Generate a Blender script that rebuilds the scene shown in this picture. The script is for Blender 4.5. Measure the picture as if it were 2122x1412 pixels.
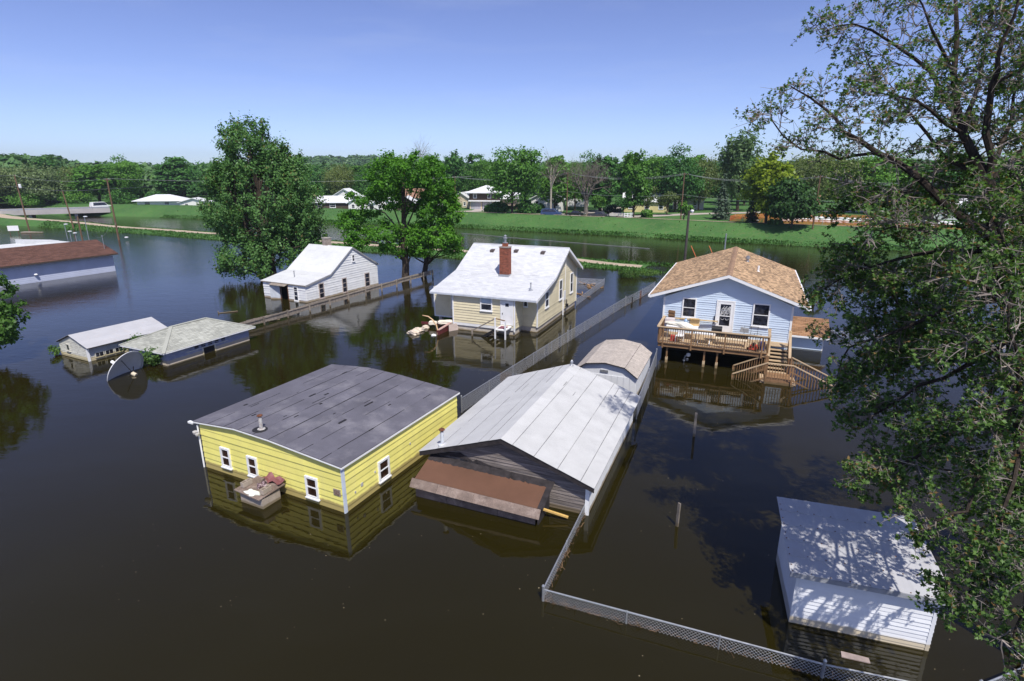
import bpy, bmesh, math, random
import numpy as np
from mathutils import Vector, Matrix

for _o in list(bpy.data.objects):
    bpy.data.objects.remove(_o)
scene = bpy.context.scene
COL = scene.collection
R = math.radians

# ------------------------------------------------------------------ camera
cam_data = bpy.data.cameras.new("camera")
cam_data.sensor_width = 36.0
cam_data.lens = 36.0 * 1170.0 / 2122.0
cam_data.clip_start = 0.1
cam_data.clip_end = 9000.0
cam = bpy.data.objects.new("camera", cam_data)
cam.location = (0.0, 0.0, 12.0)
cam.rotation_euler = (R(90.0) - math.atan(349.0 / 1170.0), 0.0, 0.0)
COL.objects.link(cam)
scene.camera = cam

# ------------------------------------------------------------------ sky, sun, exposure
SUN_DIR = Vector((0.148, -0.461, 0.747)).normalized()       # towards the sun
SUN_EL = math.asin(SUN_DIR.z)
SUN_AZ = math.atan2(SUN_DIR.x, SUN_DIR.y)                    # clockwise from +Y
world = bpy.data.worlds.new("World")
scene.world = world
world.use_nodes = True
wn = world.node_tree
wn.nodes.clear()
w_out = wn.nodes.new("ShaderNodeOutputWorld")
w_bg = wn.nodes.new("ShaderNodeBackground")
w_sky = wn.nodes.new("ShaderNodeTexSky")
w_sky.sky_type = 'NISHITA'
w_sky.sun_disc = False
w_sky.sun_elevation = SUN_EL
w_sky.sun_rotation = SUN_AZ
w_sky.altitude = 200.0
w_sky.air_density = 0.6
w_sky.dust_density = 0.6
w_sky.ozone_density = 4.0
w_hsv = wn.nodes.new("ShaderNodeHueSaturation")
w_hsv.inputs["Hue"].default_value = 0.518
w_hsv.inputs["Saturation"].default_value = 1.0
wn.links.new(w_sky.outputs[0], w_hsv.inputs["Color"])
# a trace of high thin cloud
w_tc = wn.nodes.new("ShaderNodeTexCoord")
w_mp = wn.nodes.new("ShaderNodeMapping")
w_mp.inputs["Scale"].default_value = (1.2, 1.6, 9.0)
w_mp.inputs["Rotation"].default_value = (0.0, 0.10, 0.4)
w_nz = wn.nodes.new("ShaderNodeTexNoise")
w_nz.inputs["Scale"].default_value = 2.2
w_nz.inputs["Detail"].default_value = 6.0
w_nz.inputs["Roughness"].default_value = 0.6
w_rp = wn.nodes.new("ShaderNodeValToRGB")
w_rp.color_ramp.elements[0].position = 0.50
w_rp.color_ramp.elements[1].position = 0.80
w_rp.color_ramp.elements[0].color = (0, 0, 0, 1)
w_rp.color_ramp.elements[1].color = (0.13, 0.13, 0.13, 1)
w_mx = wn.nodes.new("ShaderNodeMix")
w_mx.data_type = 'RGBA'
w_mx.inputs[7].default_value = (4.2, 4.6, 5.4, 1.0)
wn.links.new(w_tc.outputs["Generated"], w_mp.inputs["Vector"])
wn.links.new(w_mp.outputs[0], w_nz.inputs["Vector"])
wn.links.new(w_nz.outputs["Fac"], w_rp.inputs[0])
wn.links.new(w_rp.outputs[0], w_mx.inputs[0])
wn.links.new(w_hsv.outputs[0], w_mx.inputs[6])
wn.links.new(w_mx.outputs[2], w_bg.inputs["Color"])
w_bg.inputs["Strength"].default_value = 0.15
wn.links.new(w_bg.outputs[0], w_out.inputs["Surface"])

sun_data = bpy.data.lights.new("sun", 'SUN')
sun_data.energy = 4.3
sun_data.angle = R(0.53)
sun_data.color = (1.0, 0.955, 0.88)
sun = bpy.data.objects.new("sun", sun_data)
sun.rotation_euler = (-SUN_DIR).to_track_quat('-Z', 'Y').to_euler()
sun.location = (30, -90, 150)
COL.objects.link(sun)

scene.view_settings.view_transform = 'Standard'
scene.view_settings.look = 'None'
scene.view_settings.exposure = 0.25
scene.view_settings.gamma = 1.0
scene.view_settings.use_curve_mapping = False
scene.render.engine = 'CYCLES'
scene.cycles.max_bounces = 8
scene.cycles.use_denoising = True

# ------------------------------------------------------------------ frames
GRID = 22.4                       # the street grid is turned clockwise from the view axis

def gp(a, b, z=0.0):
    """street-grid coordinates (a away from the camera, b to the right) to world"""
    s, c = math.sin(R(GRID)), math.cos(R(GRID))
    return Vector((a * s + b * c, a * c - b * s, z))

# ------------------------------------------------------------------ materials
MATS = {}

def nmat(name):
    m = bpy.data.materials.new(name)
    m.use_nodes = True
    nt = m.node_tree
    b = nt.nodes["Principled BSDF"]
    return m, nt, b

def N(nt, kind, **kw):
    n = nt.nodes.new(kind)
    for k, v in kw.items():
        if k in n.inputs:
            n.inputs[k].default_value = v
        else:
            setattr(n, k, v)
    return n

def mixc(nt, fac, a, b, blend='MIX'):
    n = nt.nodes.new("ShaderNodeMix")
    n.data_type = 'RGBA'
    n.blend_type = blend
    for s, v in ((n.inputs[0], fac), (n.inputs[6], a), (n.inputs[7], b)):
        if hasattr(v, "links") or hasattr(v, "is_linked"):
            nt.links.new(v, s)
        elif isinstance(v, (int, float)):
            s.default_value = v
        else:
            s.default_value = (*v[:3], 1.0)
    return n.outputs[2]

def ramp(nt, src, p0, p1, c0=(0, 0, 0), c1=(1, 1, 1)):
    n = nt.nodes.new("ShaderNodeValToRGB")
    n.color_ramp.elements[0].position = p0
    n.color_ramp.elements[1].position = p1
    n.color_ramp.elements[0].color = (*c0, 1)
    n.color_ramp.elements[1].color = (*c1, 1)
    nt.links.new(src, n.inputs[0])
    return n.outputs[0]

def mat(name, col, rough=0.7, var=0.12, scale=2.0, dirt=None, dirt_amt=0.0, dirt_scale=1.2, fine=0.0, fine_scale=60.0,
        island=0.0, objvar=0.0, silt=None, silt_z=0.16, bump=0.0, bump_scale=40.0, metal=0.0, stretch=None, spec=0.3):
    """painted / weathered surface: base colour, slow mottling, dirt patches, fine grain, per-piece variation and a
    silt line left by the flood where asked for"""
    if name in MATS:
        return MATS[name]
    m, nt, b = nmat(name)
    geo = nt.nodes.new("ShaderNodeNewGeometry")
    tc = nt.nodes.new("ShaderNodeTexCoord")
    src = tc.outputs["Object"]
    if stretch:
        mp = N(nt, "ShaderNodeMapping")
        mp.inputs["Scale"].default_value = stretch
        nt.links.new(src, mp.inputs["Vector"])
        src = mp.outputs[0]
    n1 = N(nt, "ShaderNodeTexNoise", Scale=scale, Detail=5.0, Roughness=0.6)
    nt.links.new(src, n1.inputs["Vector"])
    lo = tuple(c * (1 - var * 1.6) for c in col)
    hi = tuple(min(1.0, c * (1 + var)) for c in col)
    c = ramp(nt, n1.outputs["Fac"], 0.3, 0.7, lo, hi)
    if dirt:
        n2 = N(nt, "ShaderNodeTexNoise", Scale=dirt_scale, Detail=7.0, Roughness=0.68)
        nt.links.new(src, n2.inputs["Vector"])
        f = ramp(nt, n2.outputs["Fac"], 0.5, 0.72, (0, 0, 0), (dirt_amt,) * 3)
        c = mixc(nt, f, c, dirt)
    if fine:
        n3 = N(nt, "ShaderNodeTexNoise", Scale=fine_scale, Detail=2.0)
        nt.links.new(src, n3.inputs["Vector"])
        g = ramp(nt, n3.outputs["Fac"], 0.35, 0.65, (1 - fine,) * 3, (1 + fine * 0.6,) * 3)
        c = mixc(nt, 1.0, c, g, 'MULTIPLY')
    if island:
        g = ramp(nt, geo.outputs["Random Per Island"], 0.0, 1.0, (1 - island,) * 3, (1 + island * 0.7,) * 3)
        c = mixc(nt, 1.0, c, g, 'MULTIPLY')
    if objvar:
        oi = nt.nodes.new("ShaderNodeObjectInfo")
        g = ramp(nt, oi.outputs["Random"], 0.0, 1.0, (1 - objvar,) * 3, (1 + objvar * 0.6,) * 3)
        c = mixc(nt, 1.0, c, g, 'MULTIPLY')
    if silt:
        sx = nt.nodes.new("ShaderNodeSeparateXYZ")
        nt.links.new(geo.outputs["Position"], sx.inputs[0])
        n4 = N(nt, "ShaderNodeTexNoise", Scale=2.2, Detail=4.0)
        nt.links.new(src, n4.inputs["Vector"])
        mm = N(nt, "ShaderNodeMath", operation='MULTIPLY_ADD')
        nt.links.new(n4.outputs["Fac"], mm.inputs[0])
        mm.inputs[1].default_value = -0.14
        nt.links.new(sx.outputs["Z"], mm.inputs[2])
        f = ramp(nt, mm.outputs[0], silt_z - 0.10, silt_z - 0.04, (0.85,) * 3, (0, 0, 0))
        c = mixc(nt, f, c, silt)
    nt.links.new(c, b.inputs["Base Color"])
    b.inputs["Roughness"].default_value = rough
    b.inputs["Metallic"].default_value = metal
    b.inputs["Specular IOR Level"].default_value = spec
    if bump:
        n5 = N(nt, "ShaderNodeTexNoise", Scale=bump_scale, Detail=4.0)
        nt.links.new(src, n5.inputs["Vector"])
        bp = N(nt, "ShaderNodeBump", Strength=bump, Distance=0.02)
        nt.links.new(n5.outputs["Fac"], bp.inputs["Height"])
        nt.links.new(bp.outputs[0], b.inputs["Normal"])
    MATS[name] = m
    return m

def glass(name="dark_glass", col=(0.012, 0.013, 0.018)):
    if name in MATS:
        return MATS[name]
    m, nt, b = nmat(name)
    n1 = N(nt, "ShaderNodeTexNoise", Scale=3.0, Detail=2.0)
    tc = nt.nodes.new("ShaderNodeTexCoord")
    nt.links.new(tc.outputs["Object"], n1.inputs["Vector"])
    c = ramp(nt, n1.outputs["Fac"], 0.4, 0.65, col, tuple(x * 3.2 for x in col))
    nt.links.new(c, b.inputs["Base Color"])
    b.inputs["Roughness"].default_value = 0.05
    b.inputs["Specular IOR Level"].default_value = 0.6
    MATS[name] = m
    return m

def leafmat(name, c0, c1, trans=0.35, accent=None, accent_amt=0.0, scale=0.5):
    if name in MATS:
        return MATS[name]
    m, nt, b = nmat(name)
    nt.nodes.remove(b)
    out = nt.nodes["Material Output"]
    geo = nt.nodes.new("ShaderNodeNewGeometry")
    tc = nt.nodes.new("ShaderNodeTexCoord")
    oi = nt.nodes.new("ShaderNodeObjectInfo")
    n1 = N(nt, "ShaderNodeTexNoise", Scale=scale, Detail=3.0)
    nt.links.new(tc.outputs["Object"], n1.inputs["Vector"])
    mm = N(nt, "ShaderNodeMath", operation='MULTIPLY_ADD')
    nt.links.new(geo.outputs["Random Per Island"], mm.inputs[0])
    mm.inputs[1].default_value = 0.7
    nt.links.new(n1.outputs["Fac"], mm.inputs[2])
    c = ramp(nt, mm.outputs[0], 0.4, 1.2, c0, c1)
    if accent:
        n2 = N(nt, "ShaderNodeTexWhiteNoise", noise_dimensions='1D')
        nt.links.new(geo.outputs["Random Per Island"], n2.inputs["W"])
        f = ramp(nt, n2.outputs["Value"], 1 - accent_amt - 0.02, 1 - accent_amt, (0, 0, 0), (0.85,) * 3)
        c = mixc(nt, f, c, accent)
    g = ramp(nt, oi.outputs["Random"], 0.0, 1.0, (0.82, 0.84, 0.86), (1.15, 1.1, 1.0))
    c = mixc(nt, 1.0, c, g, 'MULTIPLY')
    d = nt.nodes.new("ShaderNodeBsdfDiffuse")
    t = nt.nodes.new("ShaderNodeBsdfTranslucent")
    gl = N(nt, "ShaderNodeBsdfGlossy", Roughness=0.45)
    gl.inputs["Color"].default_value = (0.9, 0.95, 1.0, 1)
    nt.links.new(c, d.inputs["Color"])
    tcol = mixc(nt, 1.0, c, (1.15, 1.3, 0.55), 'MULTIPLY')
    nt.links.new(tcol, t.inputs["Color"])
    mx = N(nt, "ShaderNodeMixShader")
    mx.inputs[0].default_value = trans
    nt.links.new(d.outputs[0], mx.inputs[1])
    nt.links.new(t.outputs[0], mx.inputs[2])
    mx2 = N(nt, "ShaderNodeMixShader")
    mx2.inputs[0].default_value = 0.012
    nt.links.new(mx.outputs[0], mx2.inputs[1])
    nt.links.new(gl.outputs[0], mx2.inputs[2])
    nt.links.new(mx2.outputs[0], out.inputs["Surface"])
    MATS[name] = m
    return m

# ------------------------------------------------------------------ mesh helpers
class MB:
    """collects shapes and links them as one mesh object"""
    def __init__(s):
        s.v, s.f = [], []

    def add(s, vs, fs):
        o = len(s.v)
        s.v += [tuple(p) for p in vs]
        s.f += [tuple(i + o for i in f) for f in fs]
        return s

    def hexa(s, p):
        """eight corners: bottom loop 0-3, top loop 4-7"""
        return s.add(p, [(3, 2, 1, 0), (4, 5, 6, 7), (0, 1, 5, 4), (1, 2, 6, 5), (2, 3, 7, 6), (3, 0, 4, 7)])

    def box(s, x0, x1, y0, y1, z0, z1):
        return s.hexa([(x0, y0, z0), (x1, y0, z0), (x1, y1, z0), (x0, y1, z0),
                       (x0, y0, z1), (x1, y0, z1), (x1, y1, z1), (x0, y1, z1)])

    def prism(s, poly, off):
        """polygon of 3-D points swept by the vector off"""
        n = len(poly)
        o = Vector(off)
        b = [Vector(p) + o for p in poly]
        return s.add(list(poly) + b, [tuple(range(n))[::-1], tuple(range(n, 2 * n))] +
                     [(i, (i + 1) % n, n + (i + 1) % n, n + i) for i in range(n)])

    def tube(s, pts, rad, n=6, cap=True):
        pts = [Vector(p) for p in pts]
        if not hasattr(rad, "__len__"):
            rad = [rad] * len(pts)
        rings = []
        o = len(s.v)
        t0 = (pts[1] - pts[0]).normalized()
        up = Vector((0, 0, 1)) if abs(t0.z) < 0.9 else Vector((1, 0, 0))
        u = t0.cross(up).normalized()
        for i, p in enumerate(pts):
            a = pts[max(i - 1, 0)]
            b = pts[min(i + 1, len(pts) - 1)]
            t = (b - a)
            t = t.normalized() if t.length > 1e-9 else t0
            u = (u - t * u.dot(t))
            u = u.normalized() if u.length > 1e-6 else t.orthogonal().normalized()
            w = t.cross(u)
            for k in range(n):
                an = 2 * math.pi * k / n
                q = p + (u * math.cos(an) + w * math.sin(an)) * rad[i]
                s.v.append(tuple(q))
        for i in range(len(pts) - 1):
            for k in range(n):
                k2 = (k + 1) % n
                s.f.append((o + i * n + k, o + i * n + k2, o + (i + 1) * n + k2, o + (i + 1) * n + k))
        if cap:
            s.f.append(tuple(o + k for k in range(n))[::-1])
            e = o + (len(pts) - 1) * n
            s.f.append(tuple(e + k for k in range(n)))
        return s

    def bar(s, p0, p1, w, h, up=(0, 0, 1)):
        """rectangular bar from p0 to p1, w sideways, h along up"""
        p0, p1, up = Vector(p0), Vector(p1), Vector(up)
        t = (p1 - p0).normalized()
        sd = t.cross(up)
        sd = sd.normalized() if sd.length > 1e-6 else Vector((1, 0, 0))
        u = sd.cross(t).normalized()
        a, b = sd * w / 2, u * h / 2
        return s.hexa([p0 - a - b, p0 + a - b, p1 + a - b, p1 - a - b, p0 - a + b, p0 + a + b, p1 + a + b, p1 - a + b])

    def lathe(s, prof, n=12, c=(0, 0, 0)):
        o = len(s.v)
        for r, z in prof:
            for k in range(n):
                an = 2 * math.pi * k / n
                s.v.append((c[0] + r * math.cos(an), c[1] + r * math.sin(an), c[2] + z))
        for i in range(len(prof) - 1):
            for k in range(n):
                k2 = (k + 1) % n
                s.f.append((o + i * n + k, o + i * n + k2, o + (i + 1) * n + k2, o + (i + 1) * n + k))
        s.f.append(tuple(o + k for k in range(n))[::-1])
        e = o + (len(prof) - 1) * n
        s.f.append(tuple(e + k for k in range(n)))
        return s

    def mesh(s, name, material, smooth=False):
        me = bpy.data.meshes.new(name)
        me.from_pydata(s.v, [], s.f)
        if material:
            me.materials.append(material)
        if smooth:
            me.polygons.foreach_set("use_smooth", [True] * len(me.polygons))
        me.update()
        return me

    def build(s, name, material, parent=None, smooth=False, kind=None, label=None):
        o = bpy.data.objects.new(name, s.mesh(name, material, smooth))
        COL.objects.link(o)
        if parent:
            o.parent = parent
        if kind:
            o["kind"] = kind
        if label:
            o["label"] = label
        return o

def inst(name, me, parent, loc=(0, 0, 0), rot=(0, 0, 0), scale=(1, 1, 1)):
    o = bpy.data.objects.new(name, me)
    o.location, o.rotation_euler, o.scale = loc, rot, scale
    COL.objects.link(o)
    o.parent = parent
    return o

def tag(o, label, cat, group=None, kind=None):
    o["label"], o["category"] = label, cat
    if group:
        o["group"] = group
    if kind:
        o["kind"] = kind
    return o

def thing(name, label, cat, loc=(0, 0, 0), az=0.0, group=None):
    """an Empty at the thing's base; az turns it clockwise from +Y seen from above"""
    o = bpy.data.objects.new(name, None)
    o.empty_display_size = 0.3
    COL.objects.link(o)
    o.location = loc
    o.rotation_euler = (0, 0, -R(az))
    return tag(o, label, cat, group)

def copy_tree(o, parent=None):
    c = o.copy()
    COL.objects.link(c)
    c.parent = parent
    for ch in o.children:
        copy_tree(ch, c)
    return c

def struct(name, mb, m, smooth=False):
    o = mb.build(name, m, None, smooth)
    o["kind"] = "structure"
    return o

class Plane:
    """a wall plane in a building's own coordinates: origin, direction along the wall, outward normal"""
    def __init__(s, o, u, n):
        s.o, s.u, s.n = Vector(o), Vector(u).normalized(), Vector(n).normalized()

    def p(s, u, v, n=0.0):
        return s.o + s.u * u + Vector((0, 0, v)) + s.n * n

    def box(s, mb, u0, u1, v0, v1, n0, n1):
        mb.hexa([s.p(u0, v0, n0), s.p(u1, v0, n0), s.p(u1, v0, n1), s.p(u0, v0, n1),
                 s.p(u0, v1, n0), s.p(u1, v1, n0), s.p(u1, v1, n1), s.p(u0, v1, n1)])
        return mb

def clip(poly, v, above):
    out = []
    n = len(poly)
    for i in range(n):
        a, b = poly[i], poly[(i + 1) % n]
        ia = (a[1] >= v) == above or abs(a[1] - v) < 1e-9
        ib = (b[1] >= v) == above or abs(b[1] - v) < 1e-9
        if ia:
            out.append(a)
        if ia != ib:
            t = (v - a[1]) / (b[1] - a[1])
            out.append((a[0] + t * (b[0] - a[0]), v))
    res = []
    for q in out:
        if not res or abs(q[0] - res[-1][0]) + abs(q[1] - res[-1][1]) > 1e-5:
            res.append(q)
    if len(res) > 1 and abs(res[0][0] - res[-1][0]) + abs(res[0][1] - res[-1][1]) < 1e-5:
        res.pop()
    return res

def siding(root, pl, poly, row, m, thick=0.022, name="siding_board", v0=None, joined=False, rng=None, gap=0.0):
    """lapped boards over a wall polygon (u, v); each board is a part unless joined"""
    vs = [q[1] for q in poly]
    v = min(vs) if v0 is None else v0
    top = max(vs)
    acc = MB()
    while v < top - 0.01:
        lo = clip(clip(poly, v, True), min(v + row - gap, top), False)
        v1 = v + row
        if len(lo) >= 3:
            mb = acc if joined else MB()
            n = len(lo)
            th = thick * (1 + (rng.uniform(-.25, .25) if rng else 0))
            fr = [pl.p(q[0], q[1], 0.004 + th * (0.25 + 0.75 * max(0.0, (v1 - q[1]) / row))) for q in lo]
            bk = [pl.p(q[0], q[1], 0.0) for q in lo]
            mb.add(fr + bk, [tuple(range(n)), tuple(range(n, 2 * n))[::-1]] +
                   [(i, n + i, n + (i + 1) % n, (i + 1) % n) for i in range(n)])
            if not joined:
                mb.build(name, m, root)
        v = v1
    if joined:
        acc.build(name, m, root, kind="stuff")

def window(root, pl, u0, u1, v0, v1, m_trim, m_pane, trim=0.09, proud=0.0, sill=True, rails=1, vbars=0, name="window", base=0.032):
    """trimmed window: the trim is the part, panes, rails and sill are its sub-parts"""
    mb = MB()
    t = trim
    proud = max(proud, base + 0.045)
    pl.box(mb, u0, u0 + t, v0, v1, 0.002, proud)
    pl.box(mb, u1 - t, u1, v0, v1, 0.002, proud)
    pl.box(mb, u0 + t, u1 - t, v1 - t, v1, 0.002, proud)
    pl.box(mb, u0 + t, u1 - t, v0, v0 + t, 0.002, proud)
    w = mb.build(name, m_trim, root)
    iu0, iu1, iv0, iv1 = u0 + t, u1 - t, v0 + t, v1 - t
    ys = [iv0] + [iv0 + (iv1 - iv0) * (k + 1) / (rails + 1) for k in range(rails)] + [iv1]
    r = 0.022
    for k in range(len(ys) - 1):
        a = ys[k] + (r if k > 0 else 0)
        b = ys[k + 1] - (r if k < len(ys) - 2 else 0)
        pn = MB()
        pl.box(pn, iu0, iu1, a, b, 0.003, base + (0.006 if k else 0.012))
        pn.build("pane", m_pane, w)
    for k in range(1, len(ys) - 1):
        rb = MB()
        pl.box(rb, iu0, iu1, ys[k] - r, ys[k] + r, 0.003, base + 0.03)
        rb.build("meeting_rail", m_trim, w)
    for k in range(vbars):
        u = iu0 + (iu1 - iu0) * (k + 1) / (vbars + 1)
        rb = MB()
        pl.box(rb, u - 0.012, u + 0.012, iv0, iv1, base + 0.014, base + 0.022)
        rb.build("glazing_bar", m_trim, w)
    if sill:
        sb = MB()
        pl.box(sb, u0 - 0.03, u1 + 0.03, v0 - 0.05, v0 - 0.002, 0.002, proud + 0.035)
        sb.build("sill", m_trim, w)
    return w

def slab(mb, prof, y0, y1, t, axis='y'):
    """sheet that follows a roof profile of (x, z) points, swept from y0 to y1, t thick downwards"""
    n = len(prof)
    def P(x, y, z):
        return (x, y, z) if axis == 'y' else (y, x, z)
    vs = [P(x, y0, z) for x, z in prof] + [P(x, y1, z) for x, z in prof] + \
         [P(x, y0, z - t) for x, z in prof] + [P(x, y1, z - t) for x, z in prof]
    fs = []
    for i in range(n - 1):
        fs += [(i, i + 1, n + i + 1, n + i), (2 * n + i + 1, 2 * n + i, 3 * n + i, 3 * n + i + 1),
               (i + 1, i, 2 * n + i, 2 * n + i + 1), (n + i, n + i + 1, 3 * n + i + 1, 3 * n + i)]
    fs += [(0, n, 3 * n, 2 * n), (n - 1, 2 * n + n - 1, 3 * n + n - 1, n + n - 1)]
    return mb.add(vs, fs)

def shingles(mb, o, along, slope, L, S, ch=0.14, tw=0.30, th=0.012, rng=random, L1=None):
    """courses of single tabs on a roof plane: o lower corner, along the eave, slope up the roof; L1 length at the top (hips)"""
    o, al, sl = Vector(o), Vector(along).normalized(), Vector(slope).normalized()
    nrm = al.cross(sl).normalized()
    if nrm.z < 0:
        nrm = -nrm
    k = 0
    s0 = 0.0
    while s0 < S - 0.02:
        s1 = min(s0 + ch, S)
        a0, a1 = 0.0, L
        if L1 is not None:
            d0, d1 = L1
            a0 = d0 * (s0 + s1) / 2 / S
            a1 = L - d1 * (s0 + s1) / 2 / S
        x = a0 - (k % 3) * tw / 3.0
        while x < a1:
            x0, x1 = max(x, a0), min(x + tw - 0.008, a1)
            if x1 - x0 > 0.02:
                lift = th * rng.uniform(0.7, 1.35)
                p = [o + al * x0 + sl * s0, o + al * x1 + sl * s0, o + al * x1 + sl * s1, o + al * x0 + sl * s1]
                a, b = p[0] + nrm * lift, p[1] + nrm * lift
                c, d = p[2] + nrm * 0.003, p[3] + nrm * 0.003
                mb.add([a, b, c, d, p[0], p[1]], [(0, 1, 2, 3), (4, 5, 1, 0)])
            x += tw
        s0 = s1
        k += 1
    return mb

def npmesh(name, v, quads, material):
    """fast mesh from numpy arrays of vertices and quads (or triangles)"""
    me = bpy.data.meshes.new(name)
    k = quads.shape[1]
    me.vertices.add(len(v))
    me.vertices.foreach_set("co", np.ascontiguousarray(v, dtype=np.float32).ravel())
    me.loops.add(quads.size)
    me.loops.foreach_set("vertex_index", np.ascontiguousarray(quads, dtype=np.int32).ravel())
    me.polygons.add(len(quads))
    me.polygons.foreach_set("loop_start", np.arange(0, quads.size, k, dtype=np.int32))
    me.polygons.foreach_set("loop_total", np.full(len(quads), k, dtype=np.int32))
    me.materials.append(material)
    me.update(calc_edges=True)
    return me
# ------------------------------------------------------------------ shared materials
SILT = (0.24, 0.17, 0.085)
m_white = mat("white_paint", (0.80, 0.80, 0.79), 0.55, 0.05, 1.5, dirt=(0.42, 0.38, 0.30), dirt_amt=0.25, silt=SILT, silt_z=0.14)
m_trim = mat("white_trim", (0.82, 0.82, 0.82), 0.5, 0.04, 3.0)
m_yellow = mat("yellow_paint", (0.88, 0.80, 0.22), 0.6, 0.04, 0.9, dirt=(0.70, 0.62, 0.26), dirt_amt=0.35, dirt_scale=1.7,
               fine=0.05, fine_scale=30, objvar=0.07, silt=(0.32, 0.24, 0.10), silt_z=0.30, stretch=(1.6, 1.6, .4))
m_tar = mat("dark_roll_roofing", (0.128, 0.124, 0.150), 0.9, 0.12, 0.8, dirt=(0.28, 0.27, 0.29), dirt_amt=0.6, dirt_scale=0.55,
            fine=0.16, fine_scale=90, objvar=0.10)
m_seam = mat("black_tar", (0.022, 0.021, 0.024), 0.7, 0.2, 8)
m_greyroof = mat("pale_roll_roofing", (0.53, 0.53, 0.525), 0.9, 0.06, 0.9, dirt=(0.36, 0.36, 0.37), dirt_amt=0.45, dirt_scale=0.8,
                 fine=0.10, fine_scale=110, objvar=0.04)
m_greyseam = mat("grey_lap", (0.20, 0.20, 0.205), 0.9, 0.3, 6)
m_weather = mat("weathered_board", (0.20, 0.17, 0.155), 0.9, 0.35, 1.4, dirt=(0.42, 0.38, 0.36), dirt_amt=0.8, dirt_scale=2.2,
                fine=0.3, fine_scale=34, objvar=0.28, stretch=(0.6, 1, 14), silt=(0.12, 0.09, 0.05), silt_z=0.15)
m_brownroll = mat("brown_roll_roofing", (0.135, 0.068, 0.043), 0.95, 0.10, 0.9, fine=0.22, fine_scale=120, dirt=(0.12, 0.065, 0.04),
                  dirt_amt=0.5, dirt_scale=1.3)
m_oldply = mat("grey_brown_plank", (0.20, 0.15, 0.125), 0.9, 0.25, 2.0, dirt=(0.36, 0.29, 0.25), dirt_amt=0.7, dirt_scale=3.0,
               fine=0.25, fine_scale=40, objvar=0.2)
m_felt = mat("black_felt", (0.035, 0.03, 0.032), 0.95, 0.3, 4.0)
m_galv = mat("galvanised_steel", (0.42, 0.43, 0.45), 0.42, 0.12, 6.0, metal=0.6)
m_wire = mat("fence_wire", (0.50, 0.51, 0.53), 0.5, 0.1, 9.0, metal=0.35)
m_pipe = mat("painted_stove_pipe", (0.50, 0.49, 0.47), 0.6, 0.15, 5.0, dirt=(0.20, 0.09, 0.05), dirt_amt=0.8, dirt_scale=7.0)
m_rust = mat("rust", (0.16, 0.065, 0.035), 0.9, 0.3, 9.0)
m_cream = mat("cream_paint", (0.74, 0.655, 0.44), 0.6, 0.05, 1.0, dirt=(0.52, 0.45, 0.29), dirt_amt=0.25, objvar=0.05,
              silt=SILT, silt_z=0.12)
m_block = mat("pale_foundation", (0.55, 0.49, 0.41), 0.9, 0.12, 1.6, fine=0.12, silt=(0.24, 0.18, 0.10), silt_z=0.06)
m_whiteroof = mat("white_shingle", (0.60, 0.61, 0.625), 0.85, 0.05, 0.8, dirt=(0.48, 0.49, 0.51), dirt_amt=0.35, dirt_scale=0.7,
                  fine=0.10, fine_scale=40, island=0.10)
m_whitesheet = mat("white_roof_sheet", (0.60, 0.61, 0.61), 0.7, 0.05, 0.8, dirt=(0.46, 0.47, 0.48), dirt_amt=0.4, objvar=0.05)
m_brick = mat("red_brick", (0.27, 0.085, 0.048), 0.9, 0.18, 3.0, island=0.35)
m_mortar = mat("mortar", (0.34, 0.28, 0.24), 0.95, 0.1, 6)
m_blue = mat("light_blue_vinyl", (0.56, 0.655, 0.775), 0.5, 0.03, 1.0, objvar=0.02)
m_tanroof = mat("tan_shingle", (0.43, 0.285, 0.165), 0.92, 0.12, 0.7, island=0.5, fine=0.15, fine_scale=80)
m_rail = mat("pale_lumber", (0.47, 0.345, 0.215), 0.8, 0.12, 2.0, fine=0.15, fine_scale=40, objvar=0.12)  # paler brown than the other deck timber, for boards, treads and rails
m_deck = mat("treated_lumber", (0.27, 0.155, 0.078), 0.8, 0.15, 1.6, fine=0.15, fine_scale=40, objvar=0.18, stretch=(2, 2, 2),
             silt=(0.14, 0.10, 0.05), silt_z=0.12)
m_greenroof = mat("pale_green_shingle", (0.37, 0.375, 0.33), 0.92, 0.08, 0.5, dirt=(0.47, 0.47, 0.41), dirt_amt=0.5, island=0.2)
m_peelblue = mat("peeling_blue_paint", (0.27, 0.30, 0.42), 0.8, 0.12, 1.6, dirt=(0.48, 0.46, 0.42), dirt_amt=0.8, dirt_scale=3.0,
                 stretch=(1, 1, 3), silt=(0.45, 0.38, 0.27), silt_z=0.30)
m_peelwhite = mat("peeling_white_paint", (0.62, 0.61, 0.54), 0.8, 0.1, 2.0, dirt=(0.20, 0.17, 0.13), dirt_amt=0.85, dirt_scale=3.4,
                  stretch=(1, 1, 3), silt=(0.50, 0.42, 0.24), silt_z=0.25)
m_maroonroof = mat("red_brown_shingle", (0.125, 0.062, 0.046), 0.92, 0.10, 0.4, island=0.25)
m_bluewall = mat("grey_blue_wall", (0.52, 0.56, 0.70), 0.7, 0.05, 0.7, dirt=(0.42, 0.45, 0.56), dirt_amt=0.4)
m_picket = mat("weathered_picket", (0.30, 0.255, 0.21), 0.9, 0.2, 2.0, objvar=0.25, fine=0.2, fine_scale=30, silt=(0.13, 0.10, 0.06), silt_z=0.14)
m_pole = mat("creosoted_pole", (0.17, 0.105, 0.065), 0.9, 0.2, 2.5, stretch=(3, 3, 0.5), fine=0.2, fine_scale=20)
m_shedmetal = mat("white_metal_roof", (0.46, 0.46, 0.475), 0.5, 0.05, 1.2, dirt=(0.42, 0.36, 0.33), dirt_amt=0.35, dirt_scale=2.5, objvar=0.04)
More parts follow.
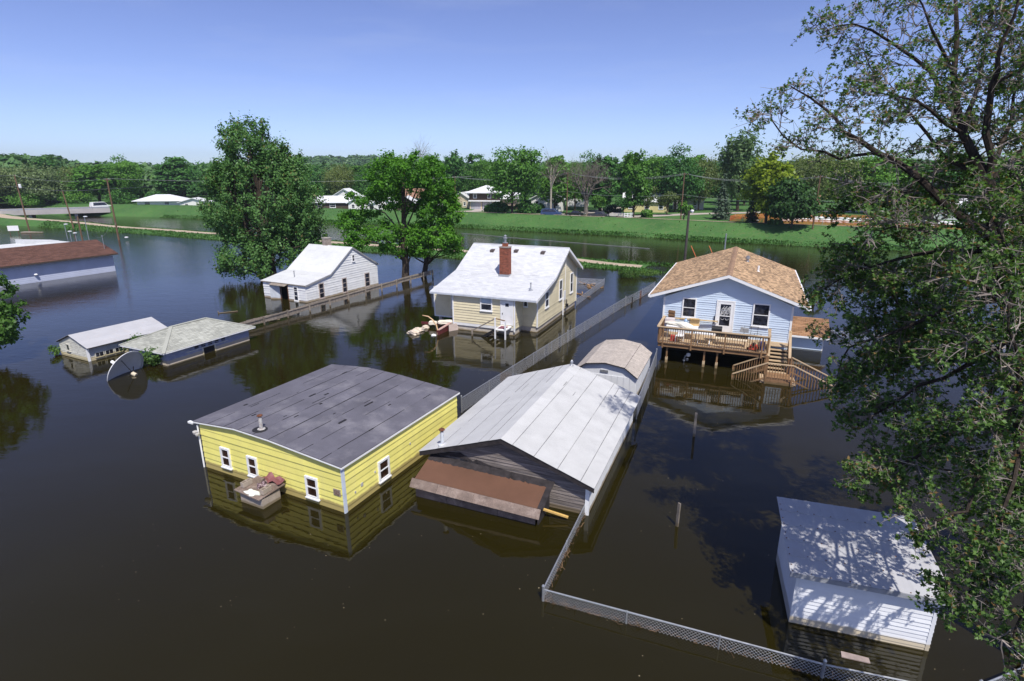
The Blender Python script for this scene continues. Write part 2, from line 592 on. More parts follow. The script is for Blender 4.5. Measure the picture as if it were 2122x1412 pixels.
m_shedside = mat("white_metal_siding", (0.74, 0.75, 0.77), 0.5, 0.04, 1.0, objvar=0.03, silt=(0.52, 0.43, 0.28), silt_z=0.22)
m_dark = mat("shade_black", (0.02, 0.018, 0.016), 0.9, 0.2, 3)  # near-black colour standing in for shade in openings, hollows and under buildings
m_black = mat("black_plastic", (0.018, 0.018, 0.02), 0.5, 0.1, 3)
m_concrete = mat("concrete_block", (0.40, 0.335, 0.275), 0.95, 0.12, 3.0, fine=0.2, fine_scale=60, silt=(0.18, 0.14, 0.08), silt_z=0.1)
g_dark = glass()
g_rust = mat("rust_stained_pane", (0.045, 0.022, 0.014), 0.15, 0.5, 3.0, spec=0.6)

# ================================================================== yellow shed
def yellow_shed():
    rng = random.Random(3)
    r = thing("yellow_shed", "bright yellow shed with a dark grey flat roof and white framed windows", "shed", (-6.12, 18.08, 0), 26.3)
    front_top = [(-7.66, 2.02), (-5.6, 2.17), (-4.0, 2.12), (-2.12, 2.0), (0.0, 1.84)]
    front = [(-7.66, -1.0), (0.0, -1.0)] + front_top[::-1]
    mb = MB()
    mb.prism([(x, 0.02, z) for x, z in front], (0, 7.78, 0))
    mb.build("wall", m_yellow, r)
    pf = Plane((0, 0.02, 0), (1, 0, 0), (0, -1, 0))
    siding(r, pf, front, 0.262, m_yellow, 0.034, v0=-0.32, rng=rng)
    pr = Plane((0.0, 0.02, 0), (0, 1, 0), (1, 0, 0))
    siding(r, pr, [(0.0, -1), (7.78, -1), (7.78, 1.83), (0.0, 1.83)], 0.262, m_yellow, 0.034, v0=-0.32, rng=rng)
    # roof: strips of roll roofing laid front to back
    prof = [(-7.86, 2.10), (-5.4, 2.30), (-3.5, 2.235), (-2.1, 2.115), (0.10, 1.93)]
    def zr(x):
        for (xa, za), (xb, zb) in zip(prof, prof[1:]):
            if xa <= x <= xb:
                return za + (zb - za) * (x - xa) / (xb - xa)
        return prof[-1][1]
    mb = MB(); slab(mb, prof, -0.10, 7.9, 0.07); mb.build("roof", m_felt, r)
    cuts = [-7.88, -6.9, -5.95, -5.1, -4.3, -3.45, -2.66, -1.85, -0.85, 0.12]
    for i in range(len(cuts) - 1):
        a, b = cuts[i], cuts[i + 1]
        xs = [a] + [p[0] for p in prof if a < p[0] < b] + [b]
        lift = 0.006 + 0.007 * (i % 2)
        ys = [-0.13, 2.2 + rng.random(), 4.6 + rng.random(), 7.93]
        mb = MB()
        pr_ = [(x, zr(min(max(x, -7.86), 0.15)) + lift + 0.012) for x in xs]
        slab(mb, pr_, ys[0], ys[3], 0.012)
        mb.build("roofing_strip", m_tar, r)
        if i:
            w = 0.028 if abs(a + 3.45) > .01 else 0.06
            mb = MB()
            y = -0.12
            while y < 7.9:                                        # lap edge tarred by hand: uneven bead
                y2 = min(y + rng.uniform(.3, .8), 7.92)
                j = rng.uniform(-.012, .012)
                if rng.random() < (0.82 if w < .05 else 1.0):
                    hw = w * rng.uniform(.45, 1.0) / 2
                    z = zr(a) + 0.029 + 0.003 * rng.random()
                    mb.box(a - hw + j, a + hw + j, y, y2, z - 0.02, z)
                y = y2
            mb.build("tar_seam", m_seam, r, kind="stuff")
    mb = MB()
    for _ in range(16):                                           # torn or patched spots
        x, y = rng.uniform(-7.3, -.4), rng.uniform(.4, 7.4)
        z = zr(x) + 0.024
        mb.box(x, x + rng.uniform(.03, .12), y, y + rng.uniform(.1, .8), z - .03, z + 0.009)
    mb.build("roof_patches", m_seam, r, kind="stuff")
    # drip edge and fascia
    mb = MB()
    for (xa, za), (xb, zb) in zip(prof, prof[1:]):
        mb.hexa([(xa, -0.14, za - .055), (xb, -0.14, zb - .055), (xb, -0.104, zb - .055), (xa, -0.104, za - .055),
                 (xa, -0.14, za - .015), (xb, -0.14, zb - .015), (xb, -0.104, zb - .015), (xa, -0.104, za - .015)])
    mb.build("front_fascia", m_trim, r)
    mb = MB(); mb.box(0.105, 0.13, -0.14, 7.93, 1.85, 1.915); mb.build("side_fascia", m_trim, r)
    mb = MB(); mb.box(-8.16, -7.87, -0.16, -0.04, 1.98, 2.06); mb.build("gutter_end", m_trim, r)
    mb = MB(); mb.box(-0.005, 0.055, -0.055, 0.08, -1, 1.86); mb.build("corner_board", mat("pale_corner_board", (.62, .68, .76), .5), r)
    mb = MB(); mb.tube([(-7.72, -0.05, 1.95), (-7.72, -0.06, -.6)], 0.035, 8); mb.build("downpipe", m_trim, r)
    # flood light at the left corner
    mb = MB()
    mb.lathe([(0.02, 0), (0.09, .02), (0.11, .12), (0.08, .14)], 10, (-7.86, -0.1, 1.52))
    mb.lathe([(0.02, 0), (0.07, .02), (0.08, .1)], 10, (-7.66, -0.16, 1.5))
    mb.tube([(-7.86, -.06, 1.6), (-7.7, -.06, 1.66), (-7.66, -.1, 1.6)], 0.02, 6)
    mb.build("flood_light", m_pipe, r)
    for u0, u1, v0, v1 in ((-6.53, -5.97, 0.34, 1.22), (-4.97, -4.41, 0.33, 1.19), (-1.84, -1.22, 0.22, 1.10)):
        window(r, pf, u0, u1, v0, v1, m_trim, g_rust, trim=0.085, base=.042)
    window(r, pr, 1.87, 2.54, 0.26, 1.13, m_trim, g_rust, trim=0.085, base=.042)
    # vent plate, patches on the side wall
    mb = MB(); pf.box(mb, -.47, -.13, .64, .90, .01, .05); v = mb.build("vent_plate", mat("rusted_plate", (.33, .29, .24), .8, .3, 9, dirt=(.12, .06, .03), dirt_amt=.9, dirt_scale=12), r)
    mb = MB()
    for k in range(4):
        pf.box(mb, -.43, -.17, .68 + k * .05, .69 + k * .05, .051, .06)
    mb.build("louvre", m_rust, v)
    for u, vv, s in ((0.85, .62, .09), (1.65, .78, .05), (3.95, .95, .05), (.5, .52, .05)):
        mb = MB(); pr.box(mb, u, u + s * 1.4, vv, vv + s * 1.6, .02, .05); mb.build("wall_fitting", m_pipe, r)
    # stove pipe with rusty cap
    z0 = zr(-4.4)
    mb = MB()
    mb.lathe([(0.16, 0.0), (0.15, .03), (0.075, .05), (0.072, .52), (0.068, .54)], 14, (-4.36, 0.35, z0 + .02))
    p = mb.build("stove_pipe", m_pipe, r, smooth=False)
    mb = MB(); mb.lathe([(0.03, -.04), (0.115, 0.0), (0.105, .03), (0.02, .06)], 14, (-4.36, 0.35, z0 + .60)); mb.build("pipe_cap", m_rust, p)
    mb = MB(); mb.lathe([(0.30, 0), (0.28, .025), (0.16, .03)], 12, (-4.4, 0.3, z0 + .012)); mb.build("flashing", m_seam, p)
    return r
yellow_shed()

# stand of blocks in front of it, with what lies on it
def block_stand():
    fr = Matrix.Translation((-6.12, 18.08, 0)) @ Matrix.Rotation(-R(26.3), 4, 'Z')
    def W(x, y, z):
        return fr @ Vector((x, y, z))
    s = thing("block_stand", "low pillar of grey blocks carrying a square board in front of the yellow shed", "stand", W(-3.47, -0.78, 0), 26.3)
    for k in range(2):
        z0 = -.42 + k * .42
        for i in range(3):
            courses_mb = MB()
            x0 = -.59 + i * .395
            courses_mb.box(x0 + .004, x0 + .39, -.41, -.23, z0 + .004, z0 + .40)
            courses_mb.build("block", m_concrete, s)
            courses_mb = MB(); courses_mb.box(x0 + .004, x0 + .39, .23, .41, z0 + .004, z0 + .40)
            courses_mb.build("block", m_concrete, s)
        for sx in (-.59, .40):
            b = MB(); b.box(sx, sx + .19, -.225, .225, z0 + .004, z0 + .40); b.build("block", m_concrete, s)
    b = MB()
    b.hexa([(-.76, -.52, .50), (.60, -.56, .44), (.68, .62, .52), (-.70, .54, .56), (-.76, -.52, .535), (.60, -.56, .475), (.68, .62, .555), (-.70, .54, .595)])
    b.build("board", m_oldply, s)
    b = MB(); b.box(-.55, .55, -.36, -.30, .40, .47); b.build("bearer", m_felt, s)
    b = MB(); b.box(-.55, .55, .3, .36, .40, .5); b.build("bearer", m_felt, s)
    def cblock(name_lbl, x, y, z, az):
        t = thing("concrete_block", name_lbl, "concrete block", W(x, y, z), 26.3 + az, "hollow blocks on the stand")
        mb = MB()
        L, Wd, Hh, tk = .40, .17, .19, .028
        mb.box(-Wd / 2, Wd / 2, -L / 2, -L / 2 + tk, 0, Hh)
        mb.box(-Wd / 2, Wd / 2, L / 2 - tk, L / 2, 0, Hh)
        mb.box(-Wd / 2, Wd / 2, -tk / 2, tk / 2, 0, Hh)
        mb.box(-Wd / 2, -Wd / 2 + tk, -L / 2 + tk, -tk / 2, 0, Hh); mb.box(-Wd / 2, -Wd / 2 + tk, tk / 2, L / 2 - tk, 0, Hh)
        mb.box(Wd / 2 - tk, Wd / 2, -L / 2 + tk, -tk / 2, 0, Hh); mb.box(Wd / 2 - tk, Wd / 2, tk / 2, L / 2 - tk, 0, Hh)
        mb.build("shell", m_concrete, t)
        mb = MB(); mb.box(-Wd / 2 + tk, Wd / 2 - tk, -L / 2 + tk, L / 2 - tk, 0.002, 0.02); mb.build("hollow_shade", m_dark, t)  # near-black floor that paints in the shade inside the hollows
    cblock("hollow concrete block at the left edge of the board on the stand", -4.0, -.90, .57, 2)
    cblock("hollow concrete block near the front right edge of the board on the stand", -3.0, -.88, .53, -4)
    # dark red sheet, crumpled
    v, f = [], []
    nx, ny = 9, 4
    rg = random.Random(5)
    for j in range(ny):
        for i in range(nx):
            x = -3.75 + i * .115
            y = -.42 + j * .12 + .04 * math.sin(i * 1.3)
            z = .64 + .07 * math.sin(i * 1.55 + .6) + .03 * math.cos(j * 1.7 + i) + (.05 if j == ny - 1 else 0)
            v.append(W(x, y, z))
    for j in range(ny - 1):
        for i in range(nx - 1):
            a = j * nx + i
            f.append((a, a + 1, a + nx + 1, a + nx))
    mb = MB(); mb.add(v, f)
    o = mb.build("crumpled_sheet", mat("maroon_sheet", (.20, .075, .085), .6, .15, 3), None)
    sol = o.modifiers.new("t", 'SOLIDIFY'); sol.thickness = .012
    tag(o, "crumpled dark red roofing sheet lying at the back of the board on the stand", "sheet")
    # pale rag, bundle
    def rag(lbl, cx, cy, cz, sx, sy, sz, m, seed, name):
        bm = bmesh.new()
        bmesh.ops.create_icosphere(bm, subdivisions=3, radius=1)
        rg = random.Random(seed)
        ph = [rg.uniform(0, 6) for _ in range(6)]
        for q in bm.verts:
            c = q.co
            k = 1 + .22 * math.sin(4 * c.x + ph[0]) + .2 * math.sin(5 * c.y + ph[1] + 2 * c.x) + .12 * math.sin(9 * c.x - 7 * c.y + ph[2])
            q.co = Vector((c.x * sx * k, c.y * sy * k, max(c.z, -.25) * sz * k))
        me = bpy.data.meshes.new(name); bm.to_mesh(me); bm.free()
        me.materials.append(m)
        o = bpy.data.objects.new(name, me); COL.objects.link(o)
        o.location = W(cx, cy, cz); o.rotation_euler = (0, 0, -R(26))
        tag(o, lbl, "rag")
    rag("white cloth spread near the front of the board on the stand", -3.42, -1.12, .52, .30, .17, .045, mat("white_cloth", (.74, .76, .68), .9, .08, 9), 2, "white_cloth")
    rag("small dark and pink bundle lying between the two hollow blocks on the stand", -3.48, -.62, .57, .22, .18, .12, mat("mottled_rag", (.16, .10, .11), .9, .6, 9, dirt=(.7, .6, .62), dirt_amt=.9, dirt_scale=9), 8, "rag_bundle")
block_stand()

# ================================================================== grey roofed shed with lean-to
def grey_shed():
    rng = random.Random(11)
    r = thing("plank_shed", "weathered plank shed with a pale grey roll roof and a brown lean-to at its front", "shed", gp(17.63, -4.29), GRID)
    X0, XR, XM = -6.55, 0.0, -3.29                               # left wall, right wall, ridge
    D = 8.5
    zr_e, zr_m = 1.20, 2.42
    front = [(X0, -1), (XR, -1), (XR, zr_e), (XM, zr_m), (X0, zr_e)]
    mb = MB(); mb.prism([(x, .02, z) for x, z in front], (0, D, 0)); mb.build("wall", m_weather, r)
    pf = Plane((0, .02, 0), (1, 0, 0), (0, -1, 0))
    siding(r, pf, front, 0.135, m_weather, 0.03, name="gable_board", v0=-.3, rng=rng)
    pr = Plane((XR, .02, 0), (0, 1, 0), (1, 0, 0))
    siding(r, pr, [(0, -1), (D, -1), (D, zr_e), (0, zr_e)], 0.2, m_white, 0.02, v0=-.3, rng=rng)
    mb = MB(); mb.box(-.10, .045, -.035, .05, -1, 1.16); mb.build("corner_board", m_trim, r)
    # roof base and strips
    ex = [-6.84, XM, .27]
    prof = [(ex[0], 1.36), (ex[1], 2.58), (ex[2], 1.33)]
    mb = MB(); slab(mb, prof, -.30, D + .35, .07); mb.build("roof", m_felt, r)
    def z_at(x):
        return (1.36 + (x - ex[0]) * (2.58 - 1.36) / (XM - ex[0])) if x < XM else (2.58 + (x - XM) * (1.33 - 2.58) / (ex[2] - XM))
    cuts = [-6.86, -5.98, -5.1, -4.2, -3.78, -2.82, -1.98, -1.08, -.22, .29]
    for i in range(len(cuts) - 1):
        a, b = cuts[i], cuts[i + 1]
        xs = [a] + ([XM] if a < XM < b else []) + [b]
        mb = MB()
        slab(mb, [(x, z_at(x) + .020 + .006 * (i % 2)) for x in xs], -.33, D + .38, .012)
        mb.build("roofing_strip", m_greyroof, r)
        if i and i not in ():
            mb = MB()
            y = -.33
            while y < D + .3:
                y2 = y + rng.uniform(.4, 1.3)
                if rng.random() < .97:
                    hw = rng.uniform(.005, .013)
                    mb.box(a - hw, a + hw, y, min(y2, D + .38), z_at(a), z_at(a) + .0295)
                y = y2
            mb.build("lap_seam", m_greyseam, r, kind="stuff")
    mb = MB()
    for _ in range(4):
        x, y = rng.uniform(-6, -.2), rng.uniform(.5, D - 1)
        L = rng.uniform(.3, 1.2)
        z0, z1 = z_at(x), z_at(x + .03)
        mb.add([(x, y, z0 + .029), (x + .025, y, z1 + .029), (x + .02, y + L, z1 + .029), (x - .005, y + L, z0 + .029)], [(0, 1, 2, 3)])
    mb.build("roof_cracks", m_greyseam, r, kind="stuff")
    # rake boards
    for a, b in ((0, 1), (1, 2)):
        mb = MB()
        (xa, za), (xb, zb) = prof[a], prof[b]
        mb.hexa([(xa, -.30, za - .20), (xb, -.30, zb - .20), (xb, -.26, zb - .20), (xa, -.26, za - .20),
                 (xa, -.30, za - .072), (xb, -.30, zb - .072), (xb, -.26, zb - .072), (xa, -.26, za - .072)])
        mb.build("rake_board", m_felt, r)
    mb = MB(); mb.box(.215, .245, -.28, D + .3, 1.18, 1.27); mb.build("eave_board", m_trim, r)
    # pipe and finial
    mb = MB(); mb.lathe([(.17, 0), (.16, .04), (.085, .07), (.072, .10), (.072, .56), (.066, .58)], 14, (-5.94, -.02, z_at(-5.94) + .01))
    p = mb.build("stove_pipe", mat("pale_pipe", (.60, .63, .67), .5, .08, 4, dirt=(.25, .12, .08), dirt_amt=.6, dirt_scale=6), r)
    mb = MB(); mb.lathe([(.04, -.05), (.125, 0), (.11, .04), (.03, .07)], 14, (-5.94, -.02, z_at(-5.94) + .66)); mb.build("pipe_cap", m_rust, p)
    mb = MB(); mb.lathe([(.10, 0), (.06, .06), (.05, .14), (.085, .17), (.06, .24), (.015, .30)], 12, (XM + .05, D + .1, 2.6)); mb.build("ridge_vent", m_galv, r)
    # torn felt hanging under the gable
    mb = MB()
    pts = [(-6.5, 1.16), (-6.1, 1.28), (-5.6, 1.44), (-5.15, 1.50), (-4.9, 1.40), (-4.6, 1.24), (-4.45, 1.36), (-3.9, 1.22), (-2.9, 1.12), (-1.9, 1.06)]
    for (xa, za), (xb, zb) in zip(pts, pts[1:]):
        h0, h1 = rng.uniform(.10, .26), rng.uniform(.10, .26)
        mb.hexa([(xa, -.06, za - h0), (xb, -.06, zb - h1), (xb, -.03, zb - h1), (xa, -.03, za - h0), (xa, -.05, za), (xb, -.05, zb), (xb, -.03, zb), (xa, -.03, za)])
    mb.build("torn_felt", m_felt, r)
    # lean-to
    zf, zb_ = .80, 1.20
    xa, xb = -6.45, -1.35
    y0, y1 = -1.32, -.06
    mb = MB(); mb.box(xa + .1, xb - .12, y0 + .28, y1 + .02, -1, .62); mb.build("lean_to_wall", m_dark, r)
    def zl(x, y):
        t = (x - xa) / (xb - xa)
        return (zf + (zb_ - zf) * (y - y0) / (y1 - y0)) - .10 * t
    mb = MB(); nx = 14
    for i in range(nx):
        x0, x1 = xa + (xb - xa) * i / nx, xa + (xb - xa) * (i + 1) / nx
        mb.hexa([(x0, y0, zl(x0, y0) - .035), (x1, y0, zl(x1, y0) - .035), (x1, y1, zl(x1, y1) - .035), (x0, y1, zl(x0, y1) - .035),
                 (x0, y0, zl(x0, y0)), (x1, y0, zl(x1, y0)), (x1, y1, zl(x1, y1)), (x0, y1, zl(x0, y1))])
    lr = mb.build("lean_to_roof", m_brownroll, r)
    # ragged upper edge of the brown roll and dark felt edging
    mb = MB()
    for i in range(26):
        x0 = xa + (xb - xa) * i / 26; x1 = x0 + (xb - xa) / 26
        d = rng.uniform(-.10, .10)
        mb.hexa([(x0, y1 - .30 + d * .4, zl(x0, y1 - .3) + .003), (x1, y1 - .30 - d * .4, zl(x1, y1 - .3) + .003), (x1, y1, zl(x1, y1)), (x0, y1, zl(x0, y1)),
                 (x0, y1 - .28 + d * .4, zl(x0, y1 - .28) + .016), (x1, y1 - .28 - d * .4, zl(x1, y1 - .28) + .016), (x1, y1, zl(x1, y1) + .02), (x0, y1, zl(x0, y1) + .02)])
    mb.build("felt_edge", m_felt, lr)
    mb = MB(); mb.bar((xb - .02, y0, zl(xb, y0) + .004), (xb - .02, y1, zl(xb, y1) + .004), .22, .025); mb.build("felt_edge", m_felt, lr)
    # front fascia planks, tilted outward, and lower planks
    segs = [xa - .10, -5.4, -3.9, xb + .03]
    for i in range(3):
        a, b = segs[i], segs[i + 1] - .01
        mb = MB()
        za, zb2 = zl(a, y0), zl(b, y0)
        mb.hexa([(a, y0 - .26, za - .26), (b, y0 - .26, zb2 - .26), (b, y0 - .22, zb2 - .28), (a, y0 - .22, za - .28),
                 (a, y0 - .04, za + .01), (b, y0 - .04, zb2 + .01), (b, y0 + .0, zb2 - .01), (a, y0 + .0, za - .01)])
        mb.build("fascia_plank", m_oldply, r)
    segs = [xa, -5.1, -4.4, -3.0, xb - .2]
    for i in range(4):
        a, b = segs[i], segs[i + 1] - .012
        mb = MB(); mb.box(a, b, y0 + .02 + .012 * (i % 2), y0 + .05 + .012 * (i % 2), -.5, .33 - .03 * i); mb.build("front_plank", m_oldply, r)
    mb = MB(); mb.box(xa, xb - .15, y0 + .07, y0 + .09, .32, .62); mb.build("painted_gap_shade", m_dark, r)  # solid near-black strip, painted shade between fascia and front planks
    mb = MB(); mb.hexa([(xb - .14, y0 + .06, -.6), (xb - .09, y0 + .06, -.6), (xb - .09, y1, -.6), (xb - .14, y1, -.6),
                        (xb - .14, y0 + .06, zl(xb, y0) - .05), (xb - .09, y0 + .06, zl(xb, y0) - .05), (xb - .09, y1, zl(xb, y1) - .06), (xb - .14, y1, zl(xb, y1) - .06)]); mb.build("side_plank", m_felt, r)
grey_shed()
mb = MB(); mb.bar(gp(16.75, -6.6, .52), gp(17.0, -4.83, .16), .085, .06)
o = mb.build("timber_pole", mat("fresh_yellow_timber", (.62, .40, .13), .7, .1, 3), None)
tag(o, "pale yellow timber sticking out from under the brown lean-to over the water", "timber")

# ================================================================== gambrel shed
def gambrel_shed():
    r = thing("gambrel_shed", "white barn shaped metal shed with a tan shingled rounded roof", "shed", gp(29.2, -4.75), GRID)
    D = 4.7
    prof = [(.10, 1.28), (-.62, 1.80), (-1.72, 1.96), (-2.80, 1.80), (-3.52, 1.28)]
    wall = [(-3.42, -1), (0.0, -1), (0.0, 1.30), (-.64, 1.74), (-1.72, 1.89), (-2.78, 1.74), (-3.42, 1.30)]
    mb = MB(); mb.prism([(x, .06, z) for x, z in wall], (0, D - .1, 0)); mb.build("wall", m_shedside, r)
    pf = Plane((0, .06, 0), (1, 0, 0), (0, -1, 0))
    for k in range(10):                                            # vertical panels
        mb = MB()
        u0 = -3.42 + k * .342
        pf.box(mb, u0 + .012, u0 + .33, -.8, 1.22, .003, .026)
        mb.build("wall_panel", m_shedside, r)
    pr = Plane((0, .06, 0), (0, 1, 0), (1, 0, 0))
    for k in range(12):
        mb = MB(); u0 = k * .385
        pr.box(mb, u0 + .01, u0 + .37, -.8, 1.24, .003, .024); mb.build("wall_panel", m_shedside, r)
    mb = MB(); pf.box(mb, -1.99, -1.55, 1.36, 1.50, .01, .05); mb.build("gable_vent", m_galv, r)
    mb = MB(); slab(mb, prof, -.08, D + .08, .05); mb.build("roof", m_felt, r)
    m = mat("pale_tan_shingle", (.46, .405, .355), .92, .06, .8, island=.12, fine=.12, fine_scale=80)
    rg = random.Random(4)
    for (xa, za), (xb, zb) in zip(prof, prof[1:]):
        up = zb > za
        lo, hi = ((xa, za), (xb, zb)) if up else ((xb, zb), (xa, za))
        o0 = Vector((lo[0], -.10, lo[1] + .004)); sl = Vector((hi[0] - lo[0], 0, hi[1] - lo[1]))
        mb = MB(); shingles(mb, o0, (0, 1, 0), sl, D + .2, sl.length, ch=.145, tw=.30, th=.011, rng=rg)
        mb.build("shingles", m, r, kind="stuff")
    mb = MB()
    for (xa, za), (xb, zb) in zip(prof, prof[1:]):
        mb.hexa([(xa, -.105, za - .06), (xb, -.105, zb - .06), (xb, -.082, zb - .06), (xa, -.082, za - .06), (xa, -.105, za), (xb, -.105, zb), (xb, -.082, zb), (xa, -.082, za)])
    mb.build("roof_trim", m_felt, r)
gambrel_shed()

# ================================================================== cream house
def brick_stack(name, parent, x0, x1, y0, y1, z0, z1, m=m_brick, mm=m_mortar):
    core = MB(); core.box(x0 + .012, x1 - .012, y0 + .012, y1 - .012, z0, z1)
    c = core.build(name, mm, parent)
    mb = MB()
    bh, bl, g = .068, .21, .012
    z = z0; k = 0
    while z < z1 - .02:
        zt = min(z + bh - g, z1)
        for ax in (0, 1):
            L0, L1 = (x0, x1) if ax == 0 else (y0, y1)
            p = L0 - (bl / 2 if k % 2 else 0)
            while p < L1 - .01:
                a, b = max(p, L0), min(p + bl - g, L1)
                if b - a > .02:
                    if ax == 0:
                        mb.box(a, b, y0, y0 + .05, z, zt); mb.box(a, b, y1 - .05, y1, z, zt)
                    else:
                        mb.box(x0, x0 + .05, max(a, y0 + .052), min(b, y1 - .052), z, zt) if min(b, y1 - .052) > max(a, y0 + .052) else None
                        mb.box(x1 - .05, x1, max(a, y0 + .052), min(b, y1 - .052), z, zt) if min(b, y1 - .052) > max(a, y0 + .052) else None
                p += bl
        z += bh; k += 1
    mb.build("brickwork", m, c, kind="stuff")
    return c

def cream_house():
    rng = random.Random(21)
    r = thing("cream_house", "cream clapboard house with a white roof and a red brick chimney", "house", gp(38.4, -20.85), GRID)
    # local x 0..6.55 (b -20.85..-14.3), local y 0..11.9 ; recess at front right x 5.26..6.55, y 0..1.5 ; side bay at left
    XE, D, YR = 6.55, 12.0, 1.5
    ridge_y, ridge_z = 7.8, 5.86
    kink_y, kink_z = 4.25, 3.96
    ev_y, ev_z = -.20, 2.96
    bk_y, bk_z = D + .35, 3.55
    def wz(y):                                                     # underside of roof on the side walls
        if y <= kink_y:
            return ev_z + (kink_z - ev_z) * (y - ev_y) / (kink_y - ev_y) - .14
        if y <= ridge_y:
            return kink_z + (ridge_z - kink_z) * (y - kink_y) / (ridge_y - kink_y) - .14
        return ridge_z + (bk_z - ridge_z) * (y - ridge_y) / (bk_y - ridge_y) - .14
    side = [(YR, .42), (D, .42), (D, wz(D)), (ridge_y, wz(ridge_y)), (kink_y, wz(kink_y)), (YR, wz(YR))]
    mb = MB(); mb.prism([(0.02, y, z) for y, z in side], (XE - .04, 0, 0))
    mb.box(0.02, 5.24, 0.02, YR, .42, wz(0.02)); mb.build("wall", m_cream, r)
    # foundation
    mb = MB(); mb.box(.06, XE - .05, YR + .05, D - .05, -1, .42); mb.box(.06, 5.2, .05, YR + .05, -1, .60); mb.build("foundation", m_block, r)
    pf = Plane((0, 0, 0), (1, 0, 0), (0, -1, 0))
    siding(r, pf, [(0, .62), (5.26, .62), (5.26, wz(0)), (0, wz(0))], .212, m_cream, .042, rng=rng)
    mb = MB(); pf.box(mb, 0, 5.26, .40, .62, 0, .03); mb.build("skirt_board", m_white, r)
    pi = Plane((0, YR, 0), (1, 0, 0), (0, -1, 0))
    siding(r, pi, [(5.28, .5), (XE, .5), (XE, wz(YR)), (5.28, wz(YR))], .212, m_cream, .042, rng=rng)
    pe = Plane((5.26, 0, 0), (0, 1, 0), (1, 0, 0))
    siding(r, pe, [(0, .55), (YR, .55), (YR, wz(YR)), (0, wz(0))], .212, m_cream, .042, rng=rng)
    ps = Plane((XE, 0, 0), (0, 1, 0), (1, 0, 0))
    s2 = [(y, z) for y, z in side]
    siding(r, ps, s2, .212, m_cream, .042, rng=rng)
    # left projecting bay
    mb = MB(); mb.box(-2.55, .02, 1.6, 6.0, .55, 2.98); mb.build("side_bay", m_cream, r)
    pb = Plane((0, 1.58, 0), (1, 0, 0), (0, -1, 0))
    siding(r, pb, [(-2.55, .55), (0, .55), (0, 2.96), (-2.55, 2.96)], .212, m_cream, .042, rng=rng)
    mb = MB(); pb.box(mb, -2.6, -.02, .48, .58, .0, .06); mb.build("bay_skirt", m_white, r)
    mb = MB(); pb.box(mb, -2.6, -2.5, .58, 2.96, .0, .07); mb.build("corner_board", m_trim, r)
    mb = MB(); mb.box(-2.3, -2.0, 1.7, 2.0, -1, .5); mb.build("pier", m_block, r)
    window(r, pb, -1.0, -.10, 1.3, 2.85, m_trim, g_dark, trim=.08, base=.05)
    # corner boards
    for args in ((pf, -.035, .07, .05, wz(0)), (pf, 5.19, 5.30, .3, wz(0))):
        mb = MB(); args[0].box(mb, args[1], args[2], args[3], args[4], 0.0, .07); mb.build("corner_board", m_trim, r)
    mb = MB(); pi.box(mb, XE - .07, XE + .03, .42, wz(YR), .0, .07); mb.build("corner_board", m_trim, r)
    mb = MB(); ps.box(mb, D - .08, D + .03, .42, wz(D), .0, .07); mb.build("corner_board", m_trim, r)
    # front window and door
    window(r, pf, 2.40, 3.42, 1.76, 2.86, m_trim, g_dark, trim=.09, base=.05)
    mb = MB(); pf.box(mb, 2.50, 3.31, 2.36, 2.74, .063, .066); mb.build("window_blind", mat("pale_blind", (.50, .58, .66), .6), r)
    mb = MB(); pf.box(mb, 4.10, 4.18, .80, 2.80, 0, .085); pf.box(mb, 5.06, 5.14, .80, 2.80, 0, .085); pf.box(mb, 4.18, 5.06, 2.72, 2.80, 0, .085)
    mb.build("door_frame", m_trim, r)
    mb = MB(); pf.box(mb, 4.185, 5.055, .82, 2.715, .004, .060); d = mb.build("door", m_white, r)
    mb = MB(); pf.box(mb, 4.5, 4.78, 2.25, 2.50, .061, .066); mb.build("door_light", g_dark, d)
    mb = MB(); pf.box(mb, 4.25, 4.29, 1.62, 1.74, .061, .11); mb.build("handle", m_black, d)
    mb = MB(); pf.box(mb, 4.22, 4.27, .9, 2.0, .061, .065); mb.build("door_edge", m_trim, d)
    # recess window
    window(r, pi, 5.40, 5.75, 2.0, 2.75, m_trim, g_dark, trim=.05, base=.05, rails=0)
    # side windows
    window(r, ps, 3.05, 3.95, 1.60, 2.92, m_trim, g_dark, trim=.09, base=.05)
    window(r, ps, 6.66, 7.52, 1.52, 3.25, m_trim, g_dark, trim=.09, base=.05)
    window(r, ps, 9.86, 10.72, 1.52, 3.33, m_trim, g_dark, trim=.09, base=.05)
    # conduit, gas meter
    mb = MB(); mb.tube([ps.p(8.35, 4.9, .06), ps.p(8.35, 2.2, .06)], .03, 6); mb.build("conduit", m_trim, r)
    mb = MB(); mb.tube([ps.p(7.75, 1.6, .08), ps.p(7.75, -.4, .10)], .06, 8); mb.build("downpipe", m_trim, r)
    mb = MB(); ps.box(mb, 7.95, 8.45, 1.25, 2.1, .02, .10); mb.build("meter_board", m_white, r)
    mb = MB(); ps.box(mb, 8.6, 8.85, .55, .80, .02, .25); mb.tube([ps.p(8.75, .8, .12), ps.p(8.75, 1.15, .12), ps.p(8.6, 1.2, .1)], .035, 6); mb.build("gas_meter", m_black, r)
    # roof
    x0, x1 = -1.92, 7.05
    prof = [(ev_y, ev_z), (kink_y, kink_z), (ridge_y, ridge_z), (bk_y, bk_z)]
    mb = MB(); slab(mb, prof, x0, x1, .10, axis='x'); roof = mb.build("roof", m_trim, r)
    rg = random.Random(8)
